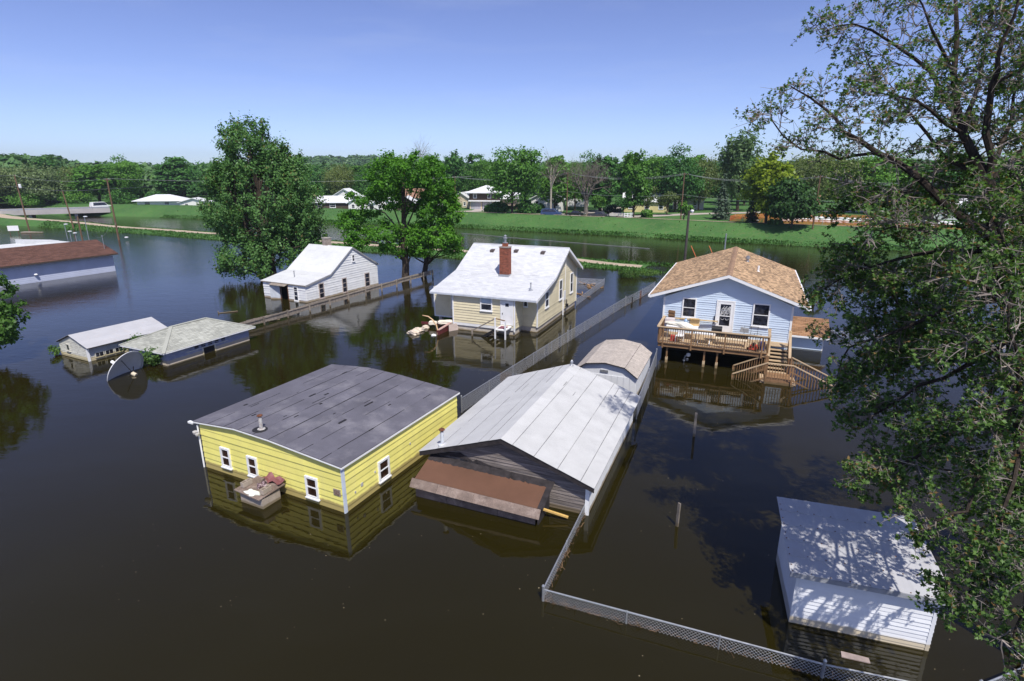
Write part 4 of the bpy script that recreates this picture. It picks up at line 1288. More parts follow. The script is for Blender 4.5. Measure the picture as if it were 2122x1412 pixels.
# ================================================================== white house (left, behind the picket fence)
def white_house():
    rng = random.Random(51)
    r = thing("white_house", "small white clapboard house with a white roof and open door beside the picket fence", "house", (-19.66, 52.97, 0), 27)
    XW, D = -5.79, 10.4
    ev = (-.16, 1.66); kk = (3.24, 2.26); rd = (6.62, 4.56); bk = (10.55, 2.28)
    def wz(y):
        for (a, za), (b, zb) in ((ev, kk), (kk, rd), (rd, bk)):
            if a <= y <= b:
                return za + (zb - za) * (y - a) / (b - a) - .10
        return 2.2
    side = [(0, -1), (D, -1), (D, wz(D)), (rd[0], wz(rd[0])), (kk[0], wz(kk[0])), (0, wz(0))]
    ps = Plane((0, 0, 0), (0, 1, 0), (1, 0, 0))
    mb = MB(); mb.prism([(-.12, y, z) for y, z in side], (.11, 0, 0)); mb.build("wall", m_white, r)
    mb = MB(); mb.prism([(XW, y, z) for y, z in side], (.11, 0, 0)); mb.build("wall", m_white, r)
    mb = MB(); mb.box(XW + .115, -.125, D - .1, D, -1, wz(D)); mb.build("wall", m_white, r)
    pf = Plane((0, 0, 0), (1, 0, 0), (0, -1, 0))
    dl, dr = -3.45, -2.36                                         # door opening
    for u0, u1 in ((XW + .12, dl), (dr, -.13)):
        mb = MB(); pf.box(mb, u0, u1, -1, wz(0), -.1, -.002); mb.build("wall", m_white, r)
        siding(r, pf, [(u0 - .10 if u0 < -5 else u0, -.3), (u1 + .10 if u1 > -1 else u1, -.3), (u1 + .10 if u1 > -1 else u1, wz(0)), (u0 - .10 if u0 < -5 else u0, wz(0))], .24, m_white, .045, v0=-.3, rng=rng)
    mb = MB(); mb.box(XW + .13, -.13, .9, .95, -1, 1.8); mb.build("shade_panel", m_dark, r)  # near-black panel added behind the doorway as the room's painted shade
    siding(r, ps, side, .24, m_white, .045, v0=-.3, rng=rng)
    mb = MB(); pf.box(mb, dl - .02, dl + .06, -.5, 1.55, -.02, .07); pf.box(mb, dr - .06, dr + .03, -.5, 1.55, -.02, .07); mb.build("door_frame", mat("brown_jamb", (.16, .08, .05), .8), r)
    # open door leaf swung outward, hinged at the left
    mb = MB(); mb.hexa([(dl - .95, -.42, -.6), (dl, -.06, -.6), (dl + .015, -.10, -.6), (dl - .935, -.46, -.6), (dl - .95, -.42, 1.40), (dl, -.06, 1.40), (dl + .015, -.10, 1.40), (dl - .935, -.46, 1.40)])
    mb.build("door", mat("pale_grey_door", (.55, .58, .62), .6, silt=SILT, silt_z=.15), r)
    mb = MB(); mb.hexa([(dl - .95, -.55, 1.44), (dr + .1, -.55, 1.44), (dr + .1, -.02, 1.58), (dl - .95, -.02, 1.58), (dl - .95, -.55, 1.47), (dr + .1, -.55, 1.47), (dr + .1, -.02, 1.61), (dl - .95, -.02, 1.61)])
    mb.build("porch_board", m_picket, r)
    window(r, pf, -1.58, -1.02, .05, 1.46, m_trim, g_dark, base=.05, trim=.06, rails=2)
    for u0, u1 in ((1.58, 2.26), (4.80, 5.46), (8.22, 8.98)):
        window(r, ps, u0, u1, .06, 1.56, mat("brown_sash", (.45, .38, .34), .7), g_dark, base=.05, trim=.07, rails=2)
    window(r, ps, 6.50, 6.90, 3.05, 3.76, m_trim, g_dark, base=.05, trim=.06)
    # roof: white sheets with faint laps
    x0, x1 = -5.95, .13
    prof = [ev, kk, rd, bk]
    mb = MB(); slab(mb, prof, x0, x1, .09, axis='x'); rf = mb.build("roof", m_picket, r)
    for (ya, za), (yb, zb) in zip(prof, prof[1:]):
        n = 4
        for k in range(n):
            a, b = k / n, (k + 1) / n
            q = [(ya + (yb - ya) * a, za + (zb - za) * a + .016), (ya + (yb - ya) * b, za + (zb - za) * b + .006)]
            if zb < za:
                q = [(q[0][0], q[0][1] - .010), (q[1][0], q[1][1] + .010)]
            mb = MB(); slab(mb, q, x0 - .02, x1 + .02, .012, axis='x'); mb.build("roof_sheet", m_whitesheet, rf)
    mb = MB()
    for (ya, za), (yb, zb) in zip(prof, prof[1:]):
        mb.hexa([(x1 + .002, ya, za - .17), (x1 + .022, ya, za - .17), (x1 + .022, yb, zb - .17), (x1 + .002, yb, zb - .17), (x1 + .002, ya, za - .03), (x1 + .022, ya, za - .03), (x1 + .022, yb, zb - .03), (x1 + .002, yb, zb - .03)])
    mb.build("rake_board", mat("grey_rake", (.30, .30, .31), .8), rf)
    c = brick_stack("chimney", r, -3.95, -3.25, 6.55, 7.15, 4.0, 5.25, mat("grey_brown_brick", (.36, .30, .25), .9, .15, 3, island=.25), mat("grey_mortar", (.38, .35, .32), .9))
    mb = MB(); mb.box(-3.99, -3.21, 6.51, 7.19, 5.25, 5.33); mb.build("chimney_crown", mat("grey_cap", (.40, .37, .33), .9), c)
    mb = MB(); mb.lathe([(.12, -.05), (.05, .02), (.05, .55), (.08, .57), (.08, .62)], 8, (-3.05, 1.55, 1.98)); mb.build("vent_stack", m_galv, rf)
white_house()

# ================================================================== hip roofed garage, metal shed, dish
def hip_garage():
    rng = random.Random(61)
    r = thing("hip_garage", "peeling blue garage with a pale green hip roof half under water", "garage", (-22.29, 34.56, 0), 25)
    XW, D, z = -3.75, 6.4, .92
    mb = MB(); mb.box(XW, 0, 0, D, -1, z); mb.build("wall", m_peelblue, r)
    ps = Plane((0, 0, 0), (0, 1, 0), (1, 0, 0))
    pf = Plane((0, 0, 0), (1, 0, 0), (0, -1, 0))
    siding(r, pf, [(XW, -.3), (0, -.3), (0, z), (XW, z)], .15, m_peelblue, .03, v0=-.3, rng=rng)
    siding(r, ps, [(0, -.3), (2.6, -.3), (2.6, z), (0, z)], .15, m_peelblue, .03, v0=-.3, rng=rng)
    siding(r, ps, [(3.5, -.3), (D, -.3), (D, z), (3.5, z)], .15, m_peelblue, .03, v0=-.3, rng=rng)
    siding(r, ps, [(2.6, .48), (3.5, .48), (3.5, z), (2.6, z)], .15, m_peelblue, .03, rng=rng)
    mb = MB(); ps.box(mb, 2.62, 3.48, -.4, .47, .0, .012); d = mb.build("door", m_dark, r)  # near-black sheet filling the doorway
    mb = MB(); ps.box(mb, 2.54, 2.62, -.4, .52, 0, .05); ps.box(mb, 3.48, 3.56, -.4, .52, 0, .05); mb.build("door_frame", m_peelwhite, d)
    for k in range(5):                                             # row of narrow lights above a rail
        mb = MB(); u = 2.0 + k * .52; ps.box(mb, u, u + .30, .55, .82, .0, .03); mb.build("pane", g_dark, r)
    mb = MB(); ps.box(mb, 1.35, 4.6, .46, .50, .03, .06); mb.build("door_rail", m_peelwhite, r)
    # hip roof
    e = .38
    ex0, ex1, ey0, ey1 = XW - e, e, -e, D + e
    hz, run = 1.92, (ex1 - ex0) / 2
    z0 = .95
    xm = (ex0 + ex1) / 2
    A, B, C_, Dd = (ex0, ey0, z0), (ex1, ey0, z0), (ex1, ey1, z0), (ex0, ey1, z0)
    P, Q = (xm, ey0 + run, hz), (xm, ey1 - run, hz)
    dz = .07
    lowp = [(p[0], p[1], p[2] - dz) for p in (A, B, C_, Dd)]
    mb = MB(); mb.add([A, B, C_, Dd, P, Q] + lowp, [(0, 1, 4), (1, 2, 5, 4), (2, 3, 5), (3, 0, 4, 5), (0, 6, 7, 1), (1, 7, 8, 2), (2, 8, 9, 3), (3, 9, 6, 0), (9, 8, 7, 6)])
    rf = mb.build("roof", m_trim, r)
    rg = random.Random(9)
    mb = MB()
    for o, al, L, (d0, d1), sl in ((A, (1, 0, 0), ex1 - ex0, (run, run), (0, run, hz - z0)), (B, (0, 1, 0), ey1 - ey0, (run, run), (-run, 0, hz - z0)),
                                   (Dd, (0, -1, 0), ey1 - ey0, (run, run), (run, 0, hz - z0)), (C_, (-1, 0, 0), ex1 - ex0, (run, run), (0, -run, hz - z0))):
        sv = Vector(sl)
        shingles(mb, Vector(o) + Vector((0, 0, .005)), al, sv, L, sv.length, ch=.16, tw=.34, th=.014, rng=rg, L1=(d0, d1))
    mb.build("shingles", m_greenroof, rf, kind="stuff")
    for a, b in ((A, P), (B, P), (C_, Q), (Dd, Q), (P, Q)):
        mb = MB(); mb.bar(Vector(a) + Vector((0, 0, .02)), Vector(b) + Vector((0, 0, .02)), .22, .03); mb.build("hip_cap", m_greenroof, rf)
hip_garage()

def metal_shed():
    rng = random.Random(71)
    r = thing("tin_roof_shed", "peeling white shed with a plain white metal roof left of the hip roofed garage", "shed", (-27.94, 35.39, 0), 27)
    XW, D, ze, zm = -3.4, 5.3, .93, 1.55
    front = [(XW, -1), (0, -1), (0, ze), (XW / 2, zm), (XW, ze)]
    mb = MB(); mb.prism([(x, .02, z) for x, z in front], (0, D, 0)); mb.build("wall", m_peelwhite, r)
    pf = Plane((0, .02, 0), (1, 0, 0), (0, -1, 0)); ps = Plane((0, .02, 0), (0, 1, 0), (1, 0, 0))
    siding(r, pf, front, .13, m_peelwhite, .03, v0=-.3, rng=rng)
    siding(r, ps, [(0, -.3), (D, -.3), (D, ze), (0, ze)], .13, mat("grey_siding", (.40, .41, .42), .8, .15, 2, silt=(.5, .42, .25), silt_z=.25), .02, v0=-.3, rng=rng)
    window(r, pf, -2.48, -2.06, .42, .90, m_peelwhite, g_dark, trim=.05, rails=0)
    for k in range(3):
        window(r, ps, .35 + k * .62, .92 + k * .62, .12, .50, m_peelwhite, g_dark, trim=.05, rails=0, vbars=1, sill=False)
    mb = MB(); mb.box(-.07, .05, -.04, .08, -1, ze); mb.build("corner_board", m_trim, r)
    prof = [(XW - .08, .94), (XW / 2, 1.60), (.28, .94)]
    mb = MB(); slab(mb, prof, -.1, D + .1, .05); rf = mb.build("roof", m_felt, r)
    for side in (0, 1):
        (xa, za), (xb, zb) = prof[side], prof[side + 1]
        for k in range(4):
            a, b = k / 4, (k + 1) / 4
            mb = MB(); slab(mb, [(xa + (xb - xa) * a, za + (zb - za) * a + .018 + .006 * (k % 2)), (xa + (xb - xa) * b, za + (zb - za) * b + .018 + .006 * (k % 2))], -.13, D + .13, .012)
            mb.build("roof_sheet", m_shedmetal, rf)
metal_shed()

def satellite_dish():
    r = thing("satellite_dish", "large grey satellite dish tilted half under water beside the bushes", "satellite dish", (-23.95, 32.85, 0), 0)
    dish_m = mat("dish_grey", (.56, .56, .57), .6, .05, 2, dirt=(.33, .33, .33), dirt_amt=.3)
    # paraboloid with its axis pointing right and a little down-front
    ax = Vector((0.85, -0.18, -0.36)).normalized()
    c = Vector((-.10, .05, .40))
    u = ax.cross(Vector((0, 0, 1))).normalized(); w = u.cross(ax).normalized()
    mb = MB(); nr, na = 8, 36
    Rd = 1.28
    vs = []
    for k in (0, 1):
        for i in range(nr + 1):
            rr = Rd * i / nr
            for j in range(na):
                an = 2 * math.pi * j / na
                vs.append(c + (u * math.cos(an) + w * math.sin(an)) * rr + ax * (rr * rr * .16 - .045 * k))
    fs = []
    for i in range(nr):
        for j in range(na):
            a = i * na + j; b = i * na + (j + 1) % na
            fs.append((a, b, b + na, a + na))
            o = (nr + 1) * na
            fs.append((o + b, o + a, o + a + na, o + b + na))
    for j in range(na):
        a = nr * na + j; b = nr * na + (j + 1) % na; o = (nr + 1) * na
        fs.append((a, b, o + b, o + a))
    mb.add(vs, fs); mb.build("reflector", dish_m, r, smooth=True)
    mb = MB()
    pts = [c + (u * math.cos(t) + w * math.sin(t)) * Rd + ax * (Rd * Rd * .16) for t in [2 * math.pi * j / 40 for j in range(41)]]
    mb.tube(pts, .022, 5, cap=False); mb.build("rim", dish_m, r)
    f = c + ax * .85
    mb = MB()
    for t in (1.2, 3.3, 5.4):
        p = c + (u * math.cos(t) + w * math.sin(t)) * .75 + ax * .09
        mb.tube([p, f], .025, 5)
    mb.build("feed_strut", m_black, r)
    mb = MB(); mb.tube([f - ax * .12, f + ax * .16], .12, 10); mb.build("feed_horn", mat("feed_tan", (.55, .48, .36), .6), r)
    mb = MB(); mb.tube([c - ax * .05, c - ax * .75 + Vector((0, 0, .10))], .10, 10); mb.build("mount_tube", m_trim, r)
    mb = MB(); mb.tube([c - ax * .5, c - ax * .5 + Vector((0, 0, -1.5))], .08, 8); mb.build("mast", m_galv, r)
satellite_dish()

# ================================================================== long building at the left edge
def long_building():
    r = thing("long_building", "long blue grey building with a red brown roof at the left edge", "building", (-50.26, 70.98, 0), 27)
    L = -34.0
    mb = MB(); mb.box(-7.6, 0, L, 0.1, -1, 2.1); mb.build("wall", m_bluewall, r)
    ps = Plane((0, .1, 0), (0, 1, 0), (1, 0, 0))
    siding(r, ps, [(L, -.3), (0, -.3), (0, 2.05), (L, 2.05)], .20, m_bluewall, .016, v0=-.3)
    prof = [(-8.2, 2.2), (-3.6, 3.72), (.62, 2.22)]
    mb = MB(); slab(mb, prof, L, .45, .10); rf = mb.build("roof", m_felt, r)
    rg = random.Random(3)
    for lo, hi in ((prof[0], prof[1]), (prof[2], prof[1])):
        sl = Vector((hi[0] - lo[0], 0, hi[1] - lo[1]))
        mb = MB(); shingles(mb, (lo[0], L, lo[1] + .005), (0, 1, 0), sl, -L + .48, sl.length, ch=.21, tw=.45, th=.014, rng=rg); mb.build("shingles", m_maroonroof, rf, kind="stuff")
    mb = MB(); mb.box(.62, .66, L, .46, 2.08, 2.21); mb.build("fascia", mat("dark_fascia", (.08, .06, .05), .8), rf)
    mb = MB(); mb.lathe([(.04, 0), (.16, .03), (.19, .1), (.10, .2)], 10, (.16, -8.4, .78)); mb.build("wall_lamp", m_trim, r)
    mb = MB(); mb.tube([(-.9, -.2, 2.7), (-.9, -.2, 4.3)], .03, 6); mb.lathe([(.02, 0), (.09, .03), (.08, .12)], 8, (-.9, -.2, 4.3)); mb.build("service_mast", m_galv, r)
    w = thing("white_annex", "white flat roofed annex rising just behind the red brown roof", "building", (-50.26, 70.98, 0), 27)
    mb = MB(); mb.box(-15.5, -8.6, L, .9, -1, 2.75); mb.build("wall", m_white, w)
    mb = MB(); mb.box(-15.7, -8.4, L, 1.1, 2.75, 2.95); mb.build("roof", m_whitesheet, w)
    mb = MB(); mb.hexa([(-15.6, -3.2, 2.95), (-13.4, -3.2, 2.95), (-13.4, .8, 2.95), (-15.6, .8, 2.95), (-15.6, -3.2, 3.5), (-13.4, -3.2, 3.5), (-13.4, .8, 3.05), (-15.6, .8, 3.05)]); mb.build("roof_hatch", m_whitesheet, w)
long_building()

# ================================================================== white metal shed, lower right
def corner_shed():
    rng = random.Random(81)
    fl = Vector((7.72, 12.85, 0))
    r = thing("white_corner_shed", "white sided shed with a nailed metal roof under the large tree", "shed", fl, 17.5)
    X, D = 3.32, 2.72
    zf, zb = 1.72, 2.02
    mb = MB(); mb.hexa([(0, 0, -1), (X, 0, -1), (X, D, -1), (0, D, -1), (0, 0, zf), (X, 0, zf), (X, D, zb), (0, D, zb)]); mb.build("wall", m_shedside, r)
    pf = Plane((0, 0, 0), (1, 0, 0), (0, -1, 0)); pl = Plane((0, 0, 0), (0, 1, 0), (-1, 0, 0))
    siding(r, pf, [(0.06, -.3), (X - .06, -.3), (X - .06, zf - .02), (.06, zf - .02)], .125, m_shedside, .028, v0=-.3, rng=rng)
    pr = Plane((X, 0, 0), (0, 1, 0), (1, 0, 0))
    siding(r, pr, [(0, -.3), (D, -.3), (D, zb - .02), (0, zf - .02)], .125, m_shedside, .028, v0=-.3, rng=rng)
    for k in range(3):                                             # plain sheets on the left wall
        mb = MB(); u = k * D / 3
        mb.hexa([pl.p(u + .004, -.4, .002), pl.p(u + D / 3 - .004, -.4, .002), pl.p(u + D / 3 - .004, -.4, .014), pl.p(u + .004, -.4, .014),
                 pl.p(u + .004, zf + (zb - zf) * u / D - .03, .002), pl.p(u + D / 3 - .004, zf + (zb - zf) * (u / D + .33) - .03, .002),
                 pl.p(u + D / 3 - .004, zf + (zb - zf) * (u / D + .33) - .03, .014), pl.p(u + .004, zf + (zb - zf) * u / D - .03, .014)])
        mb.build("wall_sheet", mat("blue_white_sheet", (.66, .68, .74), .5, .04, 1, silt=(.35, .33, .30), silt_z=.35), r)
    for u in (-.005, X - .085):
        mb = MB(); pf.box(mb, u, u + .09, -1, zf - .03, .002, .035); mb.build("corner_board", m_shedside, r)
    # roof panels with nails
    y0, y1, x0, x1 = -.25, D + .25, -.22, X + .22
    def zt(y):
        return zf + .06 + (zb - zf) * y / D
    mb = MB(); mb.hexa([(x0 + .03, y0 + .03, zt(y0) - .05), (x1 - .03, y0 + .03, zt(y0) - .05), (x1 - .03, y1 - .03, zt(y1) - .05), (x0 + .03, y1 - .03, zt(y1) - .05),
                        (x0 + .03, y0 + .03, zt(y0)), (x1 - .03, y0 + .03, zt(y0)), (x1 - .03, y1 - .03, zt(y1)), (x0 + .03, y1 - .03, zt(y1))]); rf = mb.build("roof", m_felt, r)
    n = 5
    nails = MB()
    for k in range(n):
        a, b = y0 + (y1 - y0) * k / n, y0 + (y1 - y0) * (k + 1) / n + .03
        mb = MB()
        la, lb = .022, .010
        nx = 22
        vs, fs = [], []
        for j, (yy, ll) in enumerate(((a, la), (b, lb))):
            for i in range(nx * 2 + 1):
                x = x0 + (x1 - x0) * i / (nx * 2)
                vs.append((x, yy, zt(yy) + ll + (.008 if i % 4 == 2 else 0.0)))
        m_ = nx * 2 + 1
        for i in range(nx * 2):
            fs.append((i, i + 1, m_ + i + 1, m_ + i))
        o = len(vs)
        vs += [(p[0], p[1], p[2] - .010) for p in vs]
        fs += [(o + i + 1, o + i, o + m_ + i, o + m_ + i + 1) for i in range(nx * 2)]
        fs += [(i + 1, i, o + i, o + i + 1) for i in range(nx * 2)]
        mb.add(vs, fs); mb.build("roof_panel", m_shedmetal, rf)
        for i in range(9):
            x = x0 + .06 + (x1 - x0 - .12) * i / 8
            z = zt(a) + la + .004
            nails.lathe([(.022, 0), (.018, .012), (.004, .018)], 6, (x, a + .05, z - .003))
            if i in (0,):
                nails.lathe([(.022, 0), (.018, .012), (.004, .018)], 6, (x, a + .30, z + .02))
    nails.build("nail_heads", m_rust, rf, kind="stuff")
    mb = MB(); mb.box(x0, x1, y0 - .012, y0 + .02, zt(y0) - .12, zt(y0) + .008); mb.build("drip_edge", mat("grey_drip", (.30, .31, .33), .6), rf)
    mb = MB(); pf.box(mb, -.0, X, zf - .20, zf - .05, .032, .05); mb.build("frieze_board", m_shedside, r)
corner_shed()
# ================================================================== water and land
def water():
    m, nt, b = nmat("flood_water")
    tc = nt.nodes.new("ShaderNodeTexCoord")
    geo = nt.nodes.new("ShaderNodeNewGeometry")
    n0 = N(nt, "ShaderNodeTexNoise", Scale=0.05, Detail=4.0)
    nt.links.new(tc.outputs["Object"], n0.inputs["Vector"])
    c = ramp(nt, n0.outputs["Fac"], 0.3, 0.7, (0.0140, 0.0112, 0.0020), (0.0180, 0.0148, 0.0030))
    nt.links.new(c, b.inputs["Base Color"])
    b.inputs["Roughness"].default_value = 0.012
    b.inputs["IOR"].default_value = 1.37
    b.inputs["Specular IOR Level"].default_value = 0.5
    # ripples: calm near the houses, wind-ruffled on the open water to the left and beyond
    mp1 = N(nt, "ShaderNodeMapping"); mp1.inputs["Rotation"].default_value = (0, 0, R(35)); mp1.inputs["Scale"].default_value = (1.0, 2.2, 1.0)
    nt.links.new(tc.outputs["Object"], mp1.inputs["Vector"])
    r1 = N(nt, "ShaderNodeTexNoise", Scale=1.6, Detail=3.0, Roughness=0.55)
    r2 = N(nt, "ShaderNodeTexNoise", Scale=0.35, Detail=2.0)
    r3 = N(nt, "ShaderNodeTexNoise", Scale=5.0, Detail=2.0)
    for r_ in (r1, r2, r3):
        nt.links.new(mp1.outputs[0], r_.inputs["Vector"])
    amp = N(nt, "ShaderNodeTexNoise", Scale=0.028, Detail=2.0)
    nt.links.new(tc.outputs["Object"], amp.inputs["Vector"])
    sx = nt.nodes.new("ShaderNodeSeparateXYZ")
    nt.links.new(tc.outputs["Object"], sx.inputs[0])
    # openness: grows away from the sheltered yards
    d1 = N(nt, "ShaderNodeMapRange"); d1.inputs[1].default_value = -14; d1.inputs[2].default_value = -42; d1.inputs[3].default_value = 0.0; d1.inputs[4].default_value = 0.42
    nt.links.new(sx.outputs["X"], d1.inputs[0])
    d2 = N(nt, "ShaderNodeMapRange"); d2.inputs[1].default_value = 30; d2.inputs[2].default_value = 70; d2.inputs[3].default_value = 0.0; d2.inputs[4].default_value = 0.6
    nt.links.new(sx.outputs["Y"], d2.inputs[0])
    ad = N(nt, "ShaderNodeMath", operation='ADD'); nt.links.new(d1.outputs[0], ad.inputs[0]); nt.links.new(d2.outputs[0], ad.inputs[1])
    d3 = N(nt, "ShaderNodeMapRange"); d3.inputs[1].default_value = -38; d3.inputs[2].default_value = -72; d3.inputs[3].default_value = 0.0; d3.inputs[4].default_value = 0.15
    nt.links.new(sx.outputs["X"], d3.inputs[0])
    ad2 = N(nt, "ShaderNodeMath", operation='ADD'); nt.links.new(ad.outputs[0], ad2.inputs[0]); nt.links.new(d3.outputs[0], ad2.inputs[1])
    am = N(nt, "ShaderNodeMath", operation='MULTIPLY'); nt.links.new(ad2.outputs[0], am.inputs[0])
    ar = N(nt, "ShaderNodeMapRange"); ar.inputs[1].default_value = 0.35; ar.inputs[2].default_value = 0.65; ar.inputs[3].default_value = 0.5; ar.inputs[4].default_value = 1.1
    nt.links.new(amp.outputs["Fac"], ar.inputs[0]); nt.links.new(ar.outputs[0], am.inputs[1])
    s1 = N(nt, "ShaderNodeMath", operation='MULTIPLY_ADD'); nt.links.new(am.outputs[0], s1.inputs[0]); s1.inputs[1].default_value = 0.026; s1.inputs[2].default_value = 0.0022
    h1 = N(nt, "ShaderNodeMath", operation='MULTIPLY'); nt.links.new(r1.outputs["Fac"], h1.inputs[0]); nt.links.new(s1.outputs[0], h1.inputs[1])
    h2 = N(nt, "ShaderNodeMath", operation='MULTIPLY_ADD'); nt.links.new(r2.outputs["Fac"], h2.inputs[0]); h2.inputs[1].default_value = 0.012; nt.links.new(h1.outputs[0], h2.inputs[2])
    s3 = N(nt, "ShaderNodeMath", operation='MULTIPLY'); nt.links.new(am.outputs[0], s3.inputs[0]); s3.inputs[1].default_value = 0.005
    h3 = N(nt, "ShaderNodeMath", operation='MULTIPLY_ADD'); nt.links.new(r3.outputs["Fac"], h3.inputs[0]); nt.links.new(s3.outputs[0], h3.inputs[1]); nt.links.new(h2.outputs[0], h3.inputs[2])
    bp = N(nt, "ShaderNodeBump", Strength=1.0, Distance=1.0)
    nt.links.new(h3.outputs[0], bp.inputs["Height"])
    nt.links.new(bp.outputs[0], b.inputs["Normal"])
    mb = MB()
    n = 24
    S = 2500.0
    mb.add([(-S, -S, 0), (S, -S, 0), (S, S, 0), (-S, S, 0)], [(0, 1, 2, 3)])
    struct("water", mb, m)
water()

def noise2(x, y, seed=0):
    """cheap smooth noise from a few sines"""
    rg = random.Random(seed)
    t = 0.0
    for k in range(5):
        f = 0.05 * 1.9 ** k
        t += math.sin(x * f * rg.uniform(.7, 1.3) + y * f * rg.uniform(-1.2, 1.2) + rg.uniform(0, 6)) / 1.7 ** k
    return t / 2.0

def grassmat(name, c0, c1, c2):
    m, nt, b = nmat(name)
    tc = nt.nodes.new("ShaderNodeTexCoord")
    n1 = N(nt, "ShaderNodeTexNoise", Scale=0.12, Detail=6.0, Roughness=0.65)
    n2 = N(nt, "ShaderNodeTexNoise", Scale=1.3, Detail=4.0, Roughness=0.7)
    for n in (n1, n2):
        nt.links.new(tc.outputs["Object"], n.inputs["Vector"])
    c = ramp(nt, n1.outputs["Fac"], 0.35, 0.68, c0, c1)
    f = ramp(nt, n2.outputs["Fac"], 0.5, 0.75)
    c = mixc(nt, f, c, c2)
    nt.links.new(c, b.inputs["Base Color"])
    b.inputs["Roughness"].default_value = 0.95
    b.inputs["Specular IOR Level"].default_value = 0.1
    n3 = N(nt, "ShaderNodeTexNoise", Scale=3.0, Detail=5.0)
    nt.links.new(tc.outputs["Object"], n3.inputs["Vector"])
    bp = N(nt, "ShaderNodeBump", Strength=0.8, Distance=0.25)
    nt.links.new(n3.outputs["Fac"], bp.inputs["Height"])
    nt.links.new(bp.outputs[0], b.inputs["Normal"])
    return m
m_grass = grassmat("meadow_grass", (0.048, 0.120, 0.034), (0.078, 0.175, 0.048), (0.115, 0.160, 0.060))
m_dirt = mat("packed_dirt", (0.46, 0.37, 0.27), 0.95, 0.10, 0.4, dirt=(0.34, 0.28, 0.19), dirt_amt=0.6, dirt_scale=0.7, fine=0.1, fine_scale=6)
m_street = mat("concrete_street", (0.42, 0.37, 0.33), 0.9, 0.08, 0.3, fine=0.08, fine_scale=4)

def lerp_tab(tab, x):
    if x <= tab[0][0]:
        return tab[0][1]
    for (a, va), (b, vb) in zip(tab, tab[1:]):
        if x <= b:
            t = (x - a) / (b - a)
            t = t * t * (3 - 2 * t)
            return va + (vb - va) * t
    return tab[-1][1]

# dike with the dirt track, between the flooded yards and the channel
AC = [(-230, 90), (-190, 88), (-160, 83.5), (-120, 82), (-90, 80), (-55, 77.2), (-30, 76.0), (-10, 75.0), (20, 74)]
HC = [(-200, 1.5), (-150, 1.2), (-120, .62), (-40, .55), (-24, .40), (-14, .10), (-8, -.25), (6, -.4)]
def dike():
    rg = random.Random(2)
    prof = [(-5.5, -1.3), (-3.4, -.15), (-2.6, .55), (-1.7, .95), (-1.15, 1.0), (1.15, 1.0), (1.8, .96), (2.8, .6), (4.0, -.05), (6, -1.3)]
    mb = MB(); tr = MB()
    bs = [-230 + i * 1.5 for i in range(158)]
    vs, fs, tv, tf = [], [], [], []
    for i, b in enumerate(bs):
        ac, h = lerp_tab(AC, b), lerp_tab(HC, b)
        wide = 1.0 + max(0.0, (-150 - b) / 40.0)
        for k, (da, f) in enumerate(prof):
            j = noise2(b * 6, k * 9.0, 4) * .45 if k in (1, 2, 7, 8) else 0
            z = (h * f if f > 0 else f) + (noise2(b * 9, k * 5.0, 9) * .06 if 1 < k < 8 and k not in (4, 5) else 0)
            vs.append(gp(ac + da * wide + j, b, z))
        for k, da in enumerate((-1.12, -.4, .4, 1.12)):
            wv = 1 + .12 * noise2(b * 8, k * 20, 12)
            tv.append(gp(ac + da * wv * (wide if abs(da) > 1 else 1), b, h + .012 + (-.004 if k in (1, 2) else 0)))
    n = len(prof)
    for i in range(len(bs) - 1):
        for k in range(n - 1):
            fs.append((i * n + k, (i + 1) * n + k, (i + 1) * n + k + 1, i * n + k + 1))
        if bs[i] < -13:
            for k in range(3):
                tf.append((i * 4 + k, (i + 1) * 4 + k, (i + 1) * 4 + k + 1, i * 4 + k + 1))
    mb.add(vs, [f[::-1] for f in fs]); tr.add(tv, [f[::-1] for f in tf])
    struct("dike", mb, m_grass, True)
    struct("path", tr, m_dirt)
dike()

